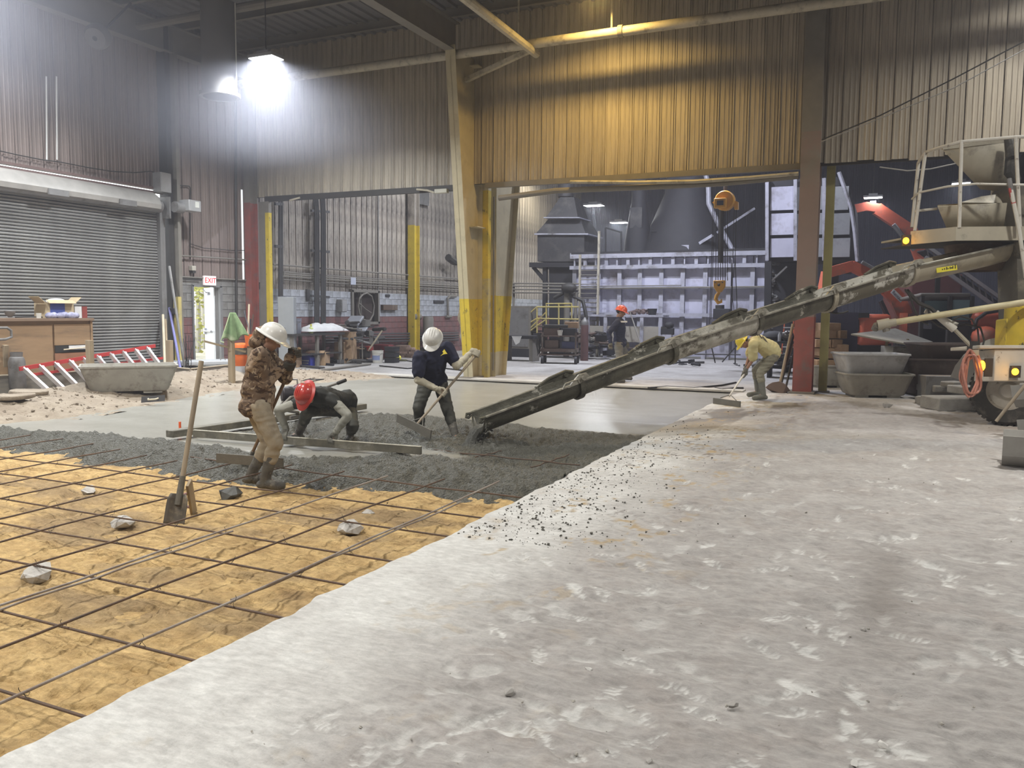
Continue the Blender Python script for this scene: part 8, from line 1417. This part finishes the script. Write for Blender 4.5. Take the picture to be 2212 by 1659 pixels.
# excavators
M_OR = mat('digger_orange', (0.62, 0.13, 0.06), 0.45, scale=3, col2=(0.50, 0.11, 0.06), dirt=(0.3, 0.15, 0.1)); M_GLASS = mat('cab_glass', (0.22, 0.34, 0.36), 0.1, 0.0, scale=1)
def jb(x0, y0, x1, y1, d, th): a, b = J(x0, y1, d), J(x1, y0, d); c = (a+b)/2; return MB().box(c+FW*th/2, (abs((b-a).dot(RT)), th, abs((b-a).dot(Zu))), Matrix((RT, FW, Zu)).transposed())
def arm(pts, d, w, th=0.22):
    mb = MB(); P_ = [J(x, y, d) for x, y in pts]
    for i in range(len(P_)-1): mb.beam(P_[i], P_[i+1], th, w, up=Zu, ext=0.03)
    return mb
t = thing('excavator', 'small orange excavator with a raised arm behind the grey tubs', 'excavator', at16(1880, 775, 24)); D = 24.0
part('counterweight', jb(1858, 678, 1928, 745, D, 1.1), M_OR, t, bevel=0.12); part('body', jb(1830, 684, 1870, 742, D+0.1, 1.1), M_OR, t, bevel=0.10); part('engine_grille', jb(1838, 690, 1856, 716, D-0.03, 0.05), M_BLACK, t); part('exhaust', jb(1850, 676, 1878, 686, D-0.05, 0.3), M_DARKSTEEL, t)
for s_ in (0.0, 1.0): q = at16(1885, 780, D+s_*1.1+0.1); part('track', MB().tube([q+V((-0.8, 0, 0.22)), q+V((0.8, 0, 0.22))], 0.22, 12).box(q+Zu*0.22, (1.7, 0.3, 0.42), rz(YAW)), M_RUBBER, t)
part('undercarriage', jb(1850, 742, 1925, 765, D+0.3, 0.8), M_DARKSTEEL, t)
part('boom', arm([(1950, 735), (1953, 680), (1938, 645), (1918, 625)], D+0.5, 0.42), M_OR, t); part('arm', arm([(1920, 628), (1890, 600), (1840, 575), (1785, 590)], D+0.5, 0.30), M_OR, t); part('boom_cylinder', MB().tube([J(1925, 700, D+0.3), J(1902, 650, D+0.3)], 0.07, 8), M_BLACK, t)
part('link', arm([(1785, 590), (1775, 640), (1790, 680)], D+0.5, 0.22), M_OR, t); part('arm_cylinder', MB().tube([J(1862, 566, D+0.3), J(1915, 596, D+0.3)], 0.05, 8), M_GREYSTEEL, t)
part('sign_plate', MB().box(J(1938, 639, D+0.24), (0.42, 0.02, 0.14), Matrix((RT, FW, Zu)).transposed() @ ry(0.75)), mat('paper', (0.75, 0.75, 0.75), 0.7), t)
text_part('Rentals', 0.12, J(1938, 639, D+0.21), Matrix((RT*math.cos(0.75)-Zu*math.sin(0.75), RT*math.sin(0.75)+Zu*math.cos(0.75), -FW)).transposed(), mat('print_blue', (0.03, 0.03, 0.1), 0.5), t)
t = thing('excavator', 'orange excavator with a dark glazed cab behind the truck pipe', 'excavator', at16(2060, 780, 23)); D = 23.0
part('cab_frame', jb(1988, 633, 2098, 640, D, 1.3), M_STEEL, t, bevel=0.04)
for x in (1988, 2048, 2096): part('cab_post', jb(x, 640, x+7, 745, D, 0.1), M_DARKSTEEL, t)
part('cab_rear', jb(1990, 640, 2100, 748, D+1.2, 0.06), M_BLACK, t); part('side_glass', jb(2058, 648, 2094, 692, D+0.02, 0.03), M_GLASS, t); part('front_glass', jb(1996, 650, 2046, 690, D+0.6, 0.02), M_GLASS, t); part('cab_door', jb(2054, 694, 2098, 745, D, 0.05), M_DARKSTEEL, t)
part('seat', MB().box(J(2022, 705, D+0.6), (0.5, 0.5, 0.15), rz(YAW)).box(J(2028, 675, D+0.8), (0.5, 0.15, 0.7), rz(YAW)), M_BLACK, t)
part('engine_hood', jb(2105, 672, 2260, 712, D-0.2, 1.4), M_OR, t, bevel=0.18); part('hood_arch', MB().tube([J(2103, 712, D-0.25), J(2110, 690, D-0.25), J(2130, 676, D-0.25), J(2175, 668, D-0.25)], 0.05, 8), M_DARKSTEEL, t); part('lower_body', jb(2098, 712, 2200, 740, D-0.1, 1.3), M_DARKSTEEL, t); part('red_lobe', MB().ell(J(2128, 728, D-0.3), (0.35, 0.4, 0.30)), M_OR, t)
for s_ in (0, 1): q = at16(2080, 780, D+0.1+s_*1.3); part('track', MB().box(q+Zu*0.28, (2.6, 0.35, 0.55), rz(YAW)), M_RUBBER, t, bevel=0.15)
part('turntable', jb(2010, 745, 2160, 762, D+0.2, 1.0), M_DARKSTEEL, t)
t = thing('excavator', 'long orange digger arm reaching up beyond the collector box', 'excavator', at16(1975, 760, 31)); D = 30.0
part('boom', arm([(1990, 560), (1968, 500), (1895, 452)], D, 0.42), M_OR, t); part('dipper', arm([(1898, 450), (1870, 446), (1842, 452)], D, 0.30), M_OR, t); part('boom_cylinder', MB().tube([J(1975, 540, D-0.3), J(1930, 485, D-0.3)], 0.08, 8), M_GREYSTEEL, t); part('body', jb(1960, 590, 2080, 745, D+0.5, 2.2), mat('digger_dark_red', (0.20, 0.06, 0.05), 0.6), t, bevel=0.15); part('work_lamp', MB().box(J(1886, 438, D), (0.2, 0.1, 0.12)), M_LAMP, t)
for s_ in (0, 1): q = at16(2020, 740, D+0.6+s_*1.6); part('track', MB().box(q+Zu*0.35, (3.0, 0.45, 0.7), rz(YAW)), M_RUBBER, t, bevel=0.15)
t = thing('conveyor', 'white sloping lattice conveyor behind the chute at right', 'conveyor', at16(2130, 640, 25)); D = 25.0
a, b = J(2000, 530, D), J(2195, 668, D)
for off in (0, -0.35): part('side_rail', MB().beam(a+Zu*off, b+Zu*off, 0.08, 0.10), mat('conveyor_white', (0.55, 0.56, 0.58), 0.5), t)
for i in range(14): f_ = i/14; part('lattice', MB().beam(a.lerp(b, f_), a.lerp(b, f_+0.05)-Zu*0.35, 0.03, 0.03), M_GREYSTEEL, t)
part('belt', MB().beam(a-Zu*0.12+FW*0.3, b-Zu*0.12+FW*0.3, 0.5, 0.05), M_BLACK, t); q = at16(2195, 700, D); part('leg', MB().beam(V((q.x, q.y, 0)), b-Zu*0.3, 0.12, 0.12), M_DARKSTEEL, t); part('leg', MB().beam(V((a.x+0.4, a.y, 0)), a+RT*0.4-Zu*0.4, 0.12, 0.12), M_DARKSTEEL, t)
# cables high on the right header
wire('cable', 'thin cable slanting up across the right header panels', [WY(1775, 302, 17.6), WY(1900, 250, 17.4), WY(2060, 170, 17.2), WY(2230, 80, 17.0)], 0.012, M_CABLE); wire('cable', 'second thin cable sagging below the first on the right header', [WY(1775, 306, 17.6), WY(1900, 256, 17.4), WY(2060, 190, 17.2), WY(2230, 98, 17.0)], 0.009, mat('rope_pale', (0.4, 0.4, 0.4), 0.7))
wire('rope', 'pale rope sagging under the ragged header edge at right', [WY(1900, 361, 18.0), WY(1960, 369, 18.0), WY(2010, 365, 18.0), WY(2065, 353, 18.0)], 0.012, mat('rope_pale', (0.4, 0.4, 0.4), 0.7))
wire('conduit', 'bent pale conduit hanging under the header left of the centre column', [WY(900, 409, 17.85), WY(922, 411, 17.85), WY(938, 416, 17.85)], 0.025, M_PIPE, 'pipe'); obj('light_fitting', MB().box(WY(954, 413, 17.9), (0.34, 0.12, 0.10)), mat('fitting_pale', (0.5, 0.48, 0.4), 0.5), 'pale box fitting under the header beside the centre column', 'box', bevel=0.01)
wire('conduit', 'short bent pale conduit under the header near the yellow post', [WY(648, 427, 17.9), WY(636, 430, 17.85), WY(626, 433, 17.85)], 0.025, M_PIPE, 'pipe')
wire('conduit', 'thin vertical conduit running down the back of the centre column', [WY(1067, 425, 18.5), WY(1066, 600, 18.5), WY(1065, 800, 18.5)], 0.02, M_STEEL, 'pipe')
# ================================================================ dusty air
def haze(name, c, size, dens, col):
    m = bpy.data.materials.new(name); m.use_nodes = True; nt = m.node_tree; nt.nodes.clear(); o_ = nt.nodes.new('ShaderNodeOutputMaterial'); v = nt.nodes.new('ShaderNodeVolumeScatter')
    v.inputs['Color'].default_value = c4(col); v.inputs['Density'].default_value = dens; v.inputs['Anisotropy'].default_value = 0.55; nt.links.new(v.outputs[0], o_.inputs['Volume'])
    o = obj(name, MB().box(c, size), m, 'thin dust haze hanging in the air of the hall', 'haze', kind='stuff'); return o
haze('dust_plume', (-12.2, 11.6, 6.3), (7.0, 12.0, 3.4), 0.030, (0.84, 0.86, 1.0))
bpy.data.objects['dust_plume']['label'] = 'thicker bluish dust hanging under the roof around the round duct'
haze('dust_haze', (-3.5, 19.2, 5.4), (24.8, 50.0, 10.6), 0.0042, (0.86, 0.88, 1.0))
